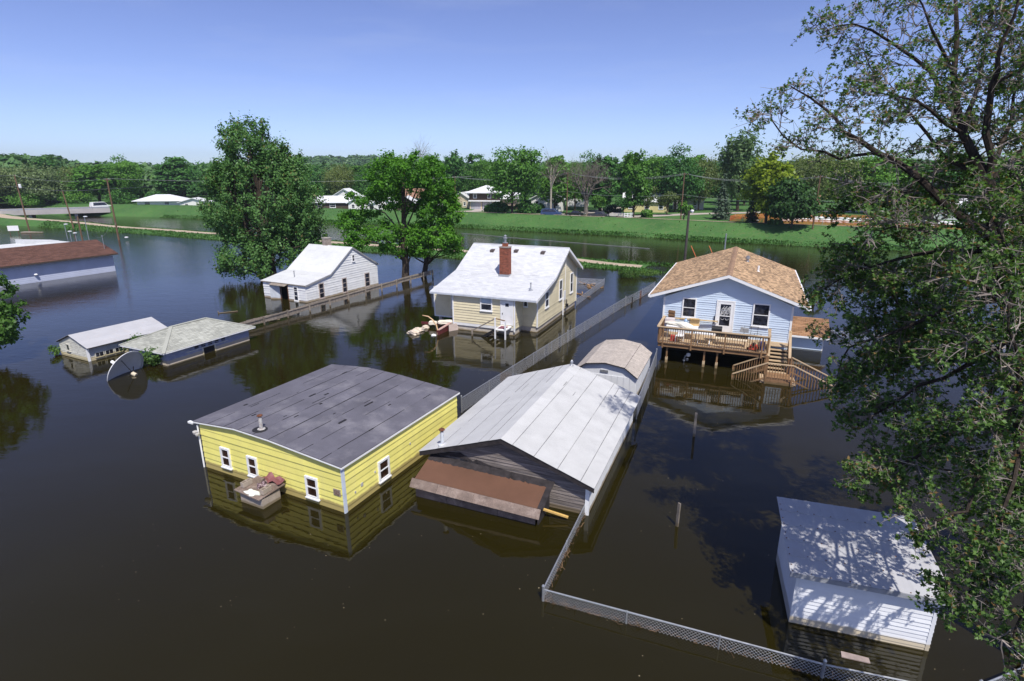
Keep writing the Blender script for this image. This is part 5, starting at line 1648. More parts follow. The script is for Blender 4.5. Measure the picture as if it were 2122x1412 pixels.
# far bank and the land behind it
TOE = [(-420, 104), (-190, 105), (-150, 110), (-120, 113.5), (-60, 115.5), (-25, 112.6), (0, 108.6), (20, 107.5), (420, 107)]
LAND = 2.3
def land():
    vs, fs = [], []
    das = [-4, -1.2, 0, 1.2, 2.6, 4.0, 5.4, 6.8, 8.0, 9.2, 10.4, 12, 14, 17, 22, 30, 45, 70, 110, 180]
    zs = [-1.5, -.35, .05, .5, .98, 1.45, 1.95, 2.35, 2.62, 2.72, 2.72, 2.6, 2.4, 2.3, 2.3, 2.3, 2.3, 2.3, 2.3, 2.3]
    bs = [-420 + i * 3 for i in range(281)]
    for b in bs:
        t = lerp_tab(TOE, b)
        for k, (d, z) in enumerate(zip(das, zs)):
            j = noise2(b * 5, k * 7, 3) * (.5 if k < 6 else .25)
            vs.append(gp(t + d + j, b, z + (noise2(b * 7, k * 11, 6) * .07 if 1 < k < 14 else 0)))
    n = len(das)
    for i in range(len(bs) - 1):
        for k in range(n - 1):
            fs.append((i * n + k, i * n + k + 1, (i + 1) * n + k + 1, (i + 1) * n + k))
    mb = MB(); mb.add(vs, fs); struct("far_bank", mb, m_grass, True)
    # trodden track along the crest
    tv, tf = [], []
    bb = [-72 + i * 1.2 for i in range(80)]
    for b in bb:
        t = lerp_tab(TOE, b)
        w = .42 + .16 * noise2(b * 9, 3, 5)
        for d in (9.7 - w, 9.7 + w):
            tv.append(gp(t + d + .25 * noise2(b * 5, 63, 3), b, 2.80 + .03 * noise2(b * 7, 90, 6)))
    for i in range(len(bb) - 1):
        if noise2(bb[i] * 10, 1, 44) > -.55:
            tf.append((2 * i, 2 * i + 1, 2 * i + 3, 2 * i + 2))
    mb = MB(); mb.add(tv, tf); struct("footpath", mb, m_dirt)
    # street behind
    mb = MB()
    def strip(pts, w, z):
        o = len(mb.v)
        for i, p in enumerate(pts):
            a = Vector(pts[max(i - 1, 0)]); b = Vector(pts[min(i + 1, len(pts) - 1)])
            t = (b - a).normalized(); s = Vector((-t.y, t.x)) * w / 2
            mb.v += [(p[0] + s.x, p[1] + s.y, z), (p[0] - s.x, p[1] - s.y, z)]
        for i in range(len(pts) - 1):
            mb.f.append((o + 2 * i + 1, o + 2 * i + 3, o + 2 * i + 2, o + 2 * i))
    strip([(-60, 158), (-30, 150), (-5, 142.5), (12, 136), (22, 131.5), (30, 132), (45, 140), (65, 146), (100, 150)], 4.4, 2.325)
    strip([(12, 136), (24, 152), (34, 175)], 5.0, 2.329)
    strip([(-14, 146.5), (-8.5, 151), (-7.6, 157.3)], 5.0, 2.333)
    struct("road", mb, m_street)
    # hills
    vs, fs = [], []
    azs = [-75 + i * .75 for i in range(201)]
    rs = [235, 300, 380, 470, 560, 640, 720, 800, 900, 1000, 1120, 1250, 1500, 2000, 2450]
    for az in azs:
        for d in rs:
            x, y = d * math.sin(R(az)), d * math.cos(R(az))
            vs.append((x, y, hill(x, y)))
    n = len(rs)
    for i in range(len(azs) - 1):
        for k in range(n - 1):
            fs.append((i * n + k, i * n + k + 1, (i + 1) * n + k + 1, (i + 1) * n + k))
    mb = MB(); mb.add(vs, fs); struct("hills", mb, grassmat("wooded_hill_ground", (.022, .05, .015), (.03, .065, .02), (.05, .07, .03)), True)

HPK = [(-60, 6), (-42, 6.5), (-38, 6), (-36.0, 3), (-30, 5), (-26, 6), (-20, 19), (-17, 22), (-14, 21), (-9, 14), (-4, 11), (2, 10), (12, 9), (24, 8), (40, 8), (60, 8)]
HDS = [(-60, 420), (-38, 430), (-35, 700), (-26, 800), (-18, 1000), (-9, 1000), (10, 800), (60, 700)]
def hill(x, y):
    d = math.hypot(x, y); az = math.degrees(math.atan2(x, y))
    pk, ds = lerp_tab(HPK, az), lerp_tab(HDS, az)
    t = max(0.0, min(1.0, (d - ds * .45) / (ds * .55)))
    t = t * t * (3 - 2 * t)
    return 2.24 + pk * t + (noise2(x * .2, y * .2, 7) * 2.0 + noise2(x * .6, y * .6, 17) * .8) * t
land()

# ================================================================== bridge
def bridge():
    A, B = Vector((-146, 150.5, 0)), Vector((-119, 168.0, 0))
    L = (B - A).length
    az = math.degrees(math.atan2((B - A).x, (B - A).y))
    r = thing("road_bridge", "low concrete road bridge over the channel at the far left", "bridge", A, az)
    mc = mat("bridge_concrete", (.42, .39, .38), .9, .1, .4, dirt=(.28, .26, .25), dirt_amt=.5, dirt_scale=.8)
    mb = MB(); mb.box(-4.5, 4.5, -2, L + 2, .95, 1.55); mb.build("deck", mc, r)
    for x in (-4.5, 4.25):
        n = 9
        for k in range(n):
            mb = MB(); mb.box(x, x + .25, -2 + (L + 4) * k / n + .04, -2 + (L + 4) * (k + 1) / n - .02, 1.55, 2.25); mb.build("parapet", mc, r)
    for k in range(3):
        mb = MB(); y = L * (k + .6) / 3.2; mb.box(-3.8, 3.8, y - .35, y + .35, -1, .95); mb.build("pier", mc, r)
    mb = MB(); mb.box(4.3, 4.45, -2, L + 2, 2.25, 2.55) ; mb.build("rail", m_galv, r)
bridge()

# ================================================================== chain-link fences
def chain_fence(name, label, pts, posts_every, top, group=None, depth=.9, terminal=True, pitch=.10, wr=.0031, droop=0.0, m=m_wire, rail=True, debris=0.0, seed=1, post_h=None):
    """pts: list of (x, y) of straight runs; mesh of real crossed wires joined as one part"""
    rg = random.Random(seed)
    p0 = Vector((pts[0][0], pts[0][1], 0))
    r = thing(name, label, "fence", p0, 0, group)
    mesh = MB(); deb = MB()
    post_me = {}
    for si in range(len(pts) - 1):
        a, b = Vector((*pts[si], 0)) - p0, Vector((*pts[si + 1], 0)) - p0
        L = (b - a).length; t = (b - a) / L
        z0 = -.25; H = top - z0 - .03
        # wires at +-45 degrees as thin flat-sided tubes
        def wire(s0, zz0, s1, zz1, off):
            n_ = Vector((-t.y, t.x, 0)) * off
            q0, q1 = a + t * s0 + Vector((0, 0, zz0)) + n_, a + t * s1 + Vector((0, 0, zz1)) + n_
            d = (q1 - q0).normalized()
            u = d.cross(Vector((-t.y, t.x, 0))).normalized() * wr
            w = Vector((-t.y, t.x, 0)) * wr
            o = len(mesh.v)
            for q in (q0, q1):
                mesh.v += [tuple(q + u), tuple(q - u * .5 + w * .87), tuple(q - u * .5 - w * .87)]
            mesh.f += [(o, o + 1, o + 4, o + 3), (o + 1, o + 2, o + 5, o + 4), (o + 2, o, o + 3, o + 5)]
        s = -H
        while s < L:
            s0, s1 = max(s, 0), min(s + H, L)
            wire(s0, z0 + (s0 - s), s1, z0 + (s1 - s), .004)
            wire(s0, z0 + H - (s0 - s), s1, z0 + H - (s1 - s), -.004)
            s += pitch
        n = max(1, round(L / posts_every))
        for k in range(n + 1):
            if k == n and si < len(pts) - 2:
                continue
            end = terminal and (k == 0 or k == n)
            pr = .036 if end else .022
            mb = MB(); mb.tube([(0, 0, -1.0), (0, 0, top + (.09 if end else .0))], pr, 8)
            if end:
                mb.lathe([(.045, 0), (.045, .03), (.02, .07)], 8, (0, 0, top + .09))
            else:
                mb.lathe([(.028, -.02), (.03, .02), (.015, .045)], 8, (0, 0, top))
            o = mb.build("fence_post", m_galv, r)
            o.location = a + t * (L * k / n)
        if rail:
            mb = MB(); mb.tube([a + Vector((0, 0, top)), b + Vector((0, 0, top))], .023, 8); mb.build("top_rail", m_galv, r)
        if debris:
            for _ in range(int(L * 26 * debris)):
                s = rg.uniform(0, L); n_ = Vector((-t.y, t.x, 0)) * rg.uniform(-.02, .10) * (1 if rg.random() < .9 else -1)
                q = a + t * s + n_ + Vector((0, 0, rg.uniform(-.01, .05)))
                d = (t * rg.uniform(-1, 1) + Vector((rg.uniform(-.4, .4), rg.uniform(-.4, .4), rg.uniform(-.15, .5)))).normalized() * rg.uniform(.05, .22)
                w = rg.uniform(.005, .016)
                deb.bar(q, q + d, w, w)
    mesh.build("chain_link", m, r, kind="stuff")
    if debris:
        deb.build("caught_debris", mat("flood_debris", (.16, .10, .055), .95, .3, 6, island=.5), r, kind="stuff")
    return r

def xy(a, b):
    p = gp(a, b); return (p.x, p.y)
chain_fence("chain_link_fence", "galvanised chain link fence turning a corner in the foreground water", [xy(17.75, -4.40), xy(12.95, -4.36), xy(13.12, 2.9), xy(13.5, 6.2)], 2.25, .40, debris=1.0, seed=3)
chain_fence("chain_link_fence", "long chain link fence running from behind the grey roof to past the cream house", [(-2.62, 27.12), (4.08, 39.75), (10.60, 51.56)], 3.1, .80, seed=4, wr=.0052, debris=.35)
chain_fence("chain_link_fence", "chain link fence between the gambrel shed and the wooden deck", [(6.3, 26.3), (7.9, 30.6), (9.25, 34.4)], 2.6, 1.05, seed=5, wr=.005)
chain_fence("chain_link_fence", "small chain link enclosure with floating litter behind the cream house", [(6.05, 51.7), (10.2, 61.7), (6.6, 62.8)], 3.2, .62, seed=6, wr=.006, debris=.5)
chain_fence("chain_link_fence", "sagging wire fence with no rail beyond the end of the long fence", [(10.65, 51.6), (13.0, 55.4), (15.2, 59.3)], 3.9, .85, rail=False, terminal=False, seed=7, wr=.005, debris=1.2)
chain_fence("chain_link_fence", "chain link fence under the large tree at the lower right corner", [(10.9, 10.3), (15.0, 11.7)], 2.4, .55, seed=8)
chain_fence("chain_link_fence", "thin wire fence in the water right of the blue house", [(24.2, 41.2), (31.0, 38.5), (38.0, 35.8)], 3.0, .5, seed=9, wr=.005)

# ================================================================== picket fence
def picket_fence():
    rg = random.Random(91)
    A, B = Vector((-21.7, 42.3, 0)), Vector((-9.41, 66.0, 0))
    L = (B - A).length; t = (B - A) / L
    az = math.degrees(math.atan2(t.x, t.y))
    r = thing("picket_fence", "weathered grey picket fence standing in water beside the white house", "fence", A, az)
    pk = MB(); pk.box(-.012, .012, -.048, .048, -.5, 0); me = pk.mesh("picket", m_picket)
    n = int(L / .112)
    for k in range(n):
        y = k * .112
        h = .60 + .42 * (y / L) + .06 * math.sin(y * .9) + rg.uniform(-.02, .02)
        h = min(h, .95)
        inst("picket", me, r, (-.03 + rg.uniform(-.004, .004), y, h), (rg.uniform(-.02, .02), rg.uniform(-.02, .02), 0))
    k = 0
    y = .4
    while y < L:
        h = min(.62 + .42 * (y / L), .95)
        mb = MB(); mb.box(.03, .13, y - .05, y + .05, -1, h + .02); mb.build("post", m_picket, r)
        y2 = min(y + 2.45, L)
        h2 = min(.62 + .42 * (y2 / L), .95)
        mb = MB(); mb.bar((.012, y - .05, h - .14), (.012, y2 - .06, h2 - .14), .045, .09); mb.build("rail", m_picket, r)
        y += 2.45
    mb = MB(); mb.box(.02, .14, L - .05, L + .05, -1, 1.0); mb.build("post", m_picket, r)
    mb = MB(); mb.tube([Vector((-15.95, 53.6, -.4)), Vector((-15.95, 53.6, .95))], .03, 6)
    o = mb.build("iron_stake", m_rust, None); tag(o, "thin rusty stake rising behind the middle of the picket fence", "stake")
picket_fence()

# ================================================================== posts, boards, floating things
def stake(name, lbl, x, y, h, w, m, lean=(0, 0), group=None):
    mb = MB(); mb.bar((x, y, -.6), (x + lean[0], y + lean[1], h), w, w * .55)
    o = mb.build(name, m, None); tag(o, lbl, "post", group)
stake("wooden_post", "short grey post alone in open water between the fence corner and the white corner shed", 5.82, 17.25, .92, .10, m_picket, (.03, .02))
stake("wooden_post", "grey post in shaded water in front of the deck's left end", 8.61, 24.32, 1.2, .10, m_picket, (.02, .03))
stake("rusty_post", "rusty post standing in the wire fence beyond the long fence's end", 12.75, 55.0, .75, .14, m_rust)
stake("dark_post", "dark stubby post just right of the long fence's far end", 11.5, 53.0, .55, .16, m_seam)
mb = MB(); mb.hexa([(8.5, 11.62, .004), (9.12, 11.42, .004), (9.17, 11.58, .004), (8.58, 11.80, .004), (8.5, 11.62, .03), (9.12, 11.42, .03), (9.17, 11.58, .03), (8.58, 11.80, .03)])
o = mb.build("floating_board", mat("pale_pink_board", (.34, .27, .25), .9, .15, 4), None); tag(o, "pale board floating in front of the white corner shed", "board")
mb = MB(); mb.bar((-22.4, 45.3, .05), (-19.6, 46.2, .08), .14, .05)
o = mb.build("floating_plank", m_picket, None); tag(o, "grey plank floating beside the near end of the picket fence", "plank")
mb = MB(); mb.tube([(-26.0, 48.6, .02), (-24.6, 49.3, .05)], .05, 6); mb.tube([(-26.0, 48.6, -.2), (-26.0, 48.6, .22)], .04, 6)
o = mb.build("floating_branch", m_picket, None); tag(o, "short stick floating on blue water left of the white house", "stick")

def lump(name, lbl, cat, x, y, sx, sy, sz, m, seed, z=0.0, az=0.0, group=None):
    bm = bmesh.new(); bmesh.ops.create_icosphere(bm, subdivisions=3, radius=1)
    rg = random.Random(seed); ph = [rg.uniform(0, 6) for _ in range(5)]
    for q in bm.verts:
        c = q.co
        k = 1 + .16 * math.sin(4 * c.x + ph[0]) + .14 * math.sin(6 * c.y + ph[1]) + .08 * math.sin(11 * c.z + 5 * c.x + ph[2])
        q.co = Vector((max(-.8, min(.8, c.x)) * sx * k, max(-.8, min(.8, c.y)) * sy * k, max(c.z, -.5) * sz * k))
    me = bpy.data.meshes.new(name); bm.to_mesh(me); bm.free(); me.materials.append(m)
    o = bpy.data.objects.new(name, me); COL.objects.link(o); o.location = (x, y, z); o.rotation_euler = (0, 0, -R(az))
    return tag(o, lbl, cat, group)
m_foam = mat("buff_foam", (.66, .56, .45), .9, .12, 4)
m_cloth = mat("pale_cloth", (.78, .70, .58), .9, .08, 4)
lump("foam_block", "left and largest pinkish foam block floating by the dark red furniture", "foam block", -7.65, 42.1, .62, .34, .30, m_foam, 1, az=35)
lump("foam_block", "pinkish foam block floating between the largest block and the dark red bench", "foam block", -7.35, 42.95, .50, .3, .26, m_foam, 2, az=40)
lump("foam_block", "smallest pale foam block touching the end of the dark red bench", "foam block", -6.95, 43.75, .36, .28, .22, m_foam, 3, az=20)
m_maroon = mat("maroon_paint", (.115, .026, .028), .5, .2, 3)
def bench():
    r = thing("maroon_bench", "dark red slatted bench back rising from the water near the cream house", "bench", (-7.35, 44.3, 0), 107)
    mb = MB(); mb.box(-.04, .04, 0, 2.25, .22, .40); mb.build("top_rail", m_maroon, r)
    for k in range(15):
        mb = MB(); mb.box(-.02, .02, .06 + k * .15, .11 + k * .15, -.3, .22); mb.build("slat", m_maroon, r)
    r2 = thing("broken_bench", "dark red wooden furniture frame tilted in the water by the cream house corner", "furniture frame", (-5.72, 41.75, 0), 24)
    mb = MB(); mb.hexa([(0, 0, -.3), (.12, 0, -.3), (.12, 1.9, -.3), (0, 1.9, -.3), (0, 0, .34), (.12, 0, .34), (.12, 1.9, .48), (0, 1.9, .48)]); mb.build("side_panel", m_maroon, r2)
    mb = MB(); mb.box(-.06, .18, -.06, .06, -.4, .38); mb.build("leg", m_maroon, r2)
    mb = MB(); mb.bar((.06, 0, .38), (.06, 1.9, .52), .22, .05); mb.build("arm_rail", mat("pink_wood", (.50, .32, .28), .7, .1, 3), r2)
    mb = MB(); mb.hexa([(.3, 1.2, -.2), (.34, 1.15, -.2), (.75, 1.9, -.2), (.70, 1.95, -.2), (.2, 1.35, .5), (.25, 1.3, .5), (.65, 2.1, .5), (.60, 2.15, .5)]); mb.build("panel", mat("pinkish_panel", (.46, .38, .34), .8, .1, 3), r2)
    mb = MB()
    pts = [(-5.72, 41.72, -.1), (-5.70, 41.75, .35), (-5.80, 41.8, .75), (-6.05, 41.85, 1.15), (-6.4, 41.9, 1.42), (-6.85, 41.95, 1.50)]
    mb.tube(pts, [.06, .06, .055, .05, .045, .035], 7)
    o = mb.build("bent_pole", mat("peeled_wood", (.62, .42, .24), .7, .1, 3), None, smooth=True); tag(o, "pale bent pole curving up out of the water by the dark red frame", "pole")
bench()
lump("pale_cushion", "cream cushion draped over the middle of the dark red bench", "cushion", -6.35, 43.85, .34, .22, .20, m_cloth, 5, z=.38, az=10)
lump("pale_bundle", "long cream bundle lying on the dark red frame next to the cream house", "bundle", -5.3, 43.7, .62, .26, .18, m_cloth, 6, z=.50, az=-5)
lump("white_litter", "small white litter floating at the foot of the dark red frame", "litter", -6.0, 41.55, .25, .15, .10, m_trim, 7)
rg_ = random.Random(77)
for i, (x, y, lbl) in enumerate(((8.2, 62.0, "tan driftwood in the corner of the small wire enclosure"), (8.9, 60.6, "orange brown driftwood along the enclosure's wire fence"), (6.9, 56.2, "brown driftwood floating inside the wire enclosure near the house"))):
    mb = MB()
    for _ in range(9):
        q = Vector((x + rg_.uniform(-.7, .7), y + rg_.uniform(-.8, .8), .03)); d = Vector((rg_.uniform(-1, 1), rg_.uniform(-1, 1), rg_.uniform(0, .3))) * rg_.uniform(.3, .8)
        mb.bar(q, q + d, rg_.uniform(.05, .14), .05)
    o = mb.build("driftwood", mat("driftwood", (.40, .24, .12), .9, .3, 3), None); tag(o, lbl, "driftwood")
mb = MB()
for _ in range(340):                                                # small floating flecks
    x, y = rg_.uniform(-14, 12), rg_.uniform(10, 34)
    s = rg_.uniform(.008, .024)
    a = rg_.uniform(0, 6.28)
    c, s_ = math.cos(a) * s, math.sin(a) * s * .5
    mb.add([(x - c, y - s_, .003), (x + s_, y - c, .003), (x + c, y + s_, .006), (x - s_, y + c, .003)], [(0, 1, 2, 3)])
o = mb.build("floating_debris", mat("flecks", (.36, .30, .20), .9, .3, 1, island=.5), None); o["kind"] = "stuff"

# ================================================================== poles and wires
def utility_pole(x, y, z, h, lbl, arm=1.2, az=0, trans=False, r0=.16, m=m_pole, lean=(0, 0), arms=1, group="utility poles"):
    r = thing("utility_pole", lbl, "utility pole", (x, y, z), az, group)
    mb = MB(); mb.tube([(0, 0, -2), (lean[0] * .5, lean[1] * .5, h * .5), (lean[0], lean[1], h)], [r0, r0 * .85, r0 * .68], 10); mb.build("pole", m, r)
    for k in range(arms):
        zz = h - .35 - .9 * k
        if arm:
            mb = MB(); mb.box(lean[0] - arm, lean[0] + arm, lean[1] - .06, lean[1] + .06, zz, zz + .11); a = mb.build("crossarm", m, r)
            for sx in (-.92, -.35, .35, .92):
                mb = MB(); mb.lathe([(.03, 0), (.05, .04), (.03, .08), (.045, .12), (.01, .16)], 7, (lean[0] + arm * sx, lean[1], zz + .11)); mb.build("insulator", m_galv, a)
    if trans:
        mb = MB(); mb.lathe([(.2, 0), (.24, .05), (.24, .72), (.15, .8)], 10, (.32, 0, h - 2.6)); mb.build("transformer", m_trim, r)
    return r
P1 = (-99.66, 118.26); P2 = (-72.31, 104.81)
utility_pole(*P1, 0, 11.5, "tall leaning brown pole with white transformers at the far left", 0.0, 20, True, lean=(-.6, .0))
utility_pole(P1[0] + 4.0, P1[1] + 7, 0, 8.2, "short brown pole just behind the leaning pole at the far left", 0, 20, lean=(-1.2, 0))
utility_pole(*P2, 0, 10.95, "tall brown pole standing in the water right of the red brown roof", .9, 25, r0=.17)
utility_pole(-78.19, 103.73, 0, 4.4, "short grey brown pole with a white lamp behind the red brown roof", 0, 20)
utility_pole(-131.6, 221.8, 2.3, 6.6, "grey pole with a crossarm in front of the far left trees", 1.5, -20)
PB = [(-16.2, 166.4, 2.3, 8.6), (12.6, 132.9, 2.3, 9.7), (34.3, 117.1, 2.3, 9.6), (53.4, 101.8, 2.3, 9.2)]
PL = ["thin pole left of the big round tree behind the levee", "brown pole between the dead tree and the bare grey tree", "dark brown pole on the levee in front of the dark round tree", "brown pole near the forked dark tree right of the orange fence"]
for (x, y, z, h), l in zip(PB, PL):
    utility_pole(x, y, z, h, l, 1.0, 40, r0=.15)
utility_pole(-46.5, 206.6, 2.3, 9.5, "pale brown pole seen through the gap in the twin oak's crown", 0, 0, r0=.2)
utility_pole(-59.5, 210.2, 2.3, 4.6, "thin pole above the white roofs left of the twin oak", 0, 0, r0=.14)

def cable(name, lbl, pts, sag, r=.012, n=14, group="overhead wires"):
    mb = MB()
    for a, b in zip(pts, pts[1:]):
        a, b = Vector(a), Vector(b)
        q = [a.lerp(b, i / n) - Vector((0, 0, sag * 4 * (i / n) * (1 - i / n))) for i in range(n + 1)]
        mb.tube(q, r, 4, cap=False)
    o = mb.build(name, mat("aluminium_wire", (.32, .34, .34), .5, .1, 1, metal=.3), None)
    return tag(o, lbl, "wire", group)
def tops(dz=0.0, dx=0.0):
    return [(x + dx, y + dx * .8, z + h - .2 + dz) for x, y, z, h in PB]
E_ = (70.0, 88.5, 11.2)
cable("power_line", "highest overhead wire strung between the poles along the levee", [(-60, 205, 12.0)] + tops() + [E_], 1.0, .028)
cable("power_line", "second overhead wire just below the highest along the levee", [(-60.6, 204, 11.8)] + tops(-.10, .7) + [(70.7, 89, 11)], 1.15, .028)
cable("telephone_line", "thin low wire strung between the levee poles below the power lines", [(-60, 205, 8.0)] + [(x, y, z + h - 4.2) for x, y, z, h in PB] + [(70, 88.5, 7.5)], .7, .02)
cable("power_line", "upper wire crossing between the leaning left pole and the pole in the water", [(-150, 140, 12.4), (P1[0] - .6, P1[1], 11.4), (P2[0], P2[1], 10.9), (-8, 118, 11.2)], .8, .02)
cable("power_line", "middle wire between the leaning left pole and the pole in the water", [(-150, 140, 10.0), (P1[0] - .5, P1[1], 9.2), (P2[0], P2[1], 9.2), (-131, 221, 8.4)], .6, .017)
cable("power_line", "wire running right from the far left crossarm pole", [(-190, 236, 8.8), (-131.6, 221.8, 8.7), (-95, 215, 8.6), (-60, 205, 8.4)], .9, .022)
cable("service_wire", "dark wire drooping from the building's mast to the pole in the water", [(-52.0, 71.2, 4.3), (-70, 100, 3.6), (P2[0], P2[1], 3.2)], .9, .012)
cable("floating_line", "pale floating line stretched low across the channel behind the cream house", [gp(104, -54, .05), gp(99, -36, .04), gp(94, -14.5, .05)], 0.0, .035, 6)

# light pole by the channel, thin pole, orange guards, sign
def light_pole():
    r = thing("light_pole", "dark wooden light pole with a white lamp head behind the blue house roof", "light pole", (24.5, 79.97, 0), 20)
    mb = MB(); mb.tube([(0, 0, -1), (0, 0, 6.9)], [.2, .15], 10); mb.build("pole", mat("dark_pole", (.075, .065, .06), .9, .2, 2), r)
    mb = MB(); mb.tube([(0, 0, 6.7), (.35, -.1, 6.95)], .04, 6); a = mb.build("arm", m_galv, r)
    mb = MB(); mb.lathe([(.05, .1), (.2, .05), (.24, -.05), (.18, -.28), (.05, -.34)], 10, (.42, -.12, 6.95)); mb.build("lamp", m_trim, a)
light_pole()
mb = MB(); mb.tube([(31.8, 84.8, -1), (31.8, 84.8, 3.1)], .10, 8); mb.lathe([(.11, 0), (.12, .1), (.03, .16)], 8, (31.8, 84.8, 3.1))
o = mb.build("steel_post", m_galv, None); tag(o, "thin grey steel post in the channel behind the tan roof", "post")
for i, (x, l) in enumerate(((24.9, "orange guard on the guy wire right beside the light pole"), (27.4, "orange guard on the guy wire nearer the tan roof peak"))):
    mb = MB(); mb.tube([(x, 79.0, 2.2), (x + 1.1, 78.0, -.4)], .05, 6)
    o = mb.build("guy_guard", mat("orange_guard", (.60, .17, .06), .6, .1, 2), None); tag(o, l, "guy guard", "orange guy guards")
s = thing("sign_board", "blank white signboard on posts standing in the far left water", "sign", (-99.6, 114.4, 0), -20)
mb = MB(); mb.box(-.9, .9, -.04, .04, .75, 1.75); mb.build("board", m_trim, s)
for x in (-.7, .7):
    mb = MB(); mb.box(x - .05, x + .05, .04, .12, -1, 1.7); mb.build("post", m_pole, s)
mb = MB(); mb.hexa([(-100.2, 116.6, .0), (-96.2, 117.2, .05), (-96.2, 117.5, .05), (-100.2, 117.6, 0), (-100.2, 116.6, .30), (-96.2, 117.2, .25), (-96.2, 117.5, .25), (-100.2, 117.6, .35)])
o = mb.build("floating_dock", m_picket, None); tag(o, "dark floating dock piece beside the white signboard", "dock")
m_cobra = mat("lamp_grey", (.60, .62, .64), .5, .08, 2)
def yard_lamp(x, y, h, lbl, bend):
    r = thing("yard_lamp", lbl, "lamp", (x, y, 0), 20, "yard lamps behind the long building")
    mb = MB(); mb.tube([(0, 0, -1), (0, 0, h)], .06, 7); mb.build("post", m_galv, r)
    mb = MB(); mb.lathe([(.05, .1), (.3, .05), (.34, -.04), (.1, -.12)], 10, (bend, 0, h + .08)); mb.build("lamp_head", m_cobra, r)
yard_lamp(-80.2, 103.7, 1.65, "low yard lamp post farthest left behind the red brown roof", .1)
yard_lamp(-78.5, 102.7, 1.45, "low yard lamp post between the grey brown pole and its neighbour", 0)
yard_lamp(-76.6, 103.2, 4.3, "taller yard lamp with a white head right of the grey brown pole", .3)
yard_lamp(-83.8, 107.5, 2.6, "tilted grey lamp with a broad hood in front of the dike", .4)
mb = MB(); mb.lathe([(.1, 0), (.35, .08), (.4, .2), (.2, .3)], 9, (-108.5, 118, 0.0)); o = mb.build("white_float", m_trim, None); tag(o, "white rounded float on the water at the far left edge", "float")
mb = MB(); mb.lathe([(.1, 0), (.3, .06), (.3, .2), (.1, .25)], 9, (-71.1, 105.2, .35)); o = mb.build("meter_box", m_trim, None); tag(o, "white meter head fixed low beside the pole in the water", "meter")
# ================================================================== trees
m_bark = mat("bark", (.075, .058, .045), .95, .3, 2.0, stretch=(2, 2, .5), fine=.3, fine_scale=14, spec=.1)
m_greybark = mat("grey_bark", (.21, .18, .155), .95, .3, 2.0, stretch=(2, 2, .5), fine=.3, fine_scale=10, spec=.1)
m_twig = mat("pale_twig", (.17, .145, .125), .9, .3, 3.0, island=.35, spec=.1)
L_MID = leafmat("leaf_mid_green", (0.044, 0.122, 0.023), (0.133, 0.299, 0.048), .35)
L_DARK = leafmat("leaf_dark_green", (0.033, 0.100, 0.027), (0.090, 0.230, 0.053), .3)
L_COTTON = leafmat("leaf_cottonwood", (0.039, 0.102, 0.030), (0.112, 0.240, 0.069), .35, accent=(0.16, 0.13, 0.05), accent_amt=.03)
L_OAK = leafmat("leaf_bright_oak", (0.043, 0.132, 0.012), (0.124, 0.318, 0.028), .4)
L_PALE = leafmat("leaf_pale_olive", (0.094, 0.145, 0.059), (0.213, 0.282, 0.120), .35)
L_WILLOW = leafmat("leaf_willow", (0.084, 0.158, 0.055), (0.186, 0.288, 0.112), .35)
L_YELLOW = leafmat("leaf_yellow_green", (0.100, 0.175, 0.012), (0.240, 0.320, 0.026), .4)
L_OLIVE = leafmat("leaf_olive", (0.068, 0.116, 0.035), (0.165, 0.214, 0.068), .35)
L_SPRUCE = leafmat("needle_dark", (0.012, 0.031, 0.016), (0.031, 0.065, 0.031), .15)
L_BLUESPRUCE = leafmat("needle_pale", (0.062, 0.109, 0.070), (0.132, 0.186, 0.124), .2)
L_MAPLE = leafmat("leaf_maple", (0.016, 0.047, 0.015), (0.125, 0.225, 0.058), .38, accent=(0.24, 0.14, 0.065), accent_amt=.06, scale=.8)
L_SHRUB = leafmat("leaf_shrub", (0.039, 0.101, 0.019), (0.109, 0.202, 0.043), .35)
L_HILL = leafmat("leaf_hill_wood", (0.045, 0.117, 0.040), (0.128, 0.239, 0.084), .25, scale=.02)

def unit(v):
    return v / np.maximum(np.linalg.norm(v, axis=-1, keepdims=True), 1e-9)

def cards(c, nrm, size, rng, aspect=1.35, up_bias=None):
    """one small rhombic leaf card per centre; returns vertices and quads"""
    n = len(c)
    r = rng.normal(size=(n, 3))
    if up_bias is not None:
        r = r * .5 + up_bias
    t1 = unit(r - nrm * np.sum(r * nrm, 1, keepdims=True))
    t2 = np.cross(nrm, t1)
    s = size[:, None]
    v = np.empty((n, 4, 3))
    v[:, 0] = c - t1 * s * aspect * .5
    v[:, 1] = c + t2 * s * .42 + t1 * s * .05
    v[:, 2] = c + t1 * s * aspect * .5
    v[:, 3] = c - t2 * s * .42 + t1 * s * .05
    q = np.arange(n * 4).reshape(n, 4)
    return v.reshape(-1, 3), q

def blobs_in(ells, n, rng, shell=.55):
    """clump centres spread through a union of ellipsoids, denser towards their skins"""
    vol = np.array([e[3] * e[4] * e[5] for e in ells]) ** .75
    k = rng.choice(len(ells), n, p=vol / vol.sum())
    d = unit(rng.normal(size=(n, 3)))
    rad = (shell ** 3 + (1 - shell ** 3) * rng.random(n)) ** (1 / 3)
    E = np.array(ells)
    c = E[k, :3] + d * rad[:, None] * E[k, 3:6]
    out = d / E[k, 3:6]
    return c, unit(out)

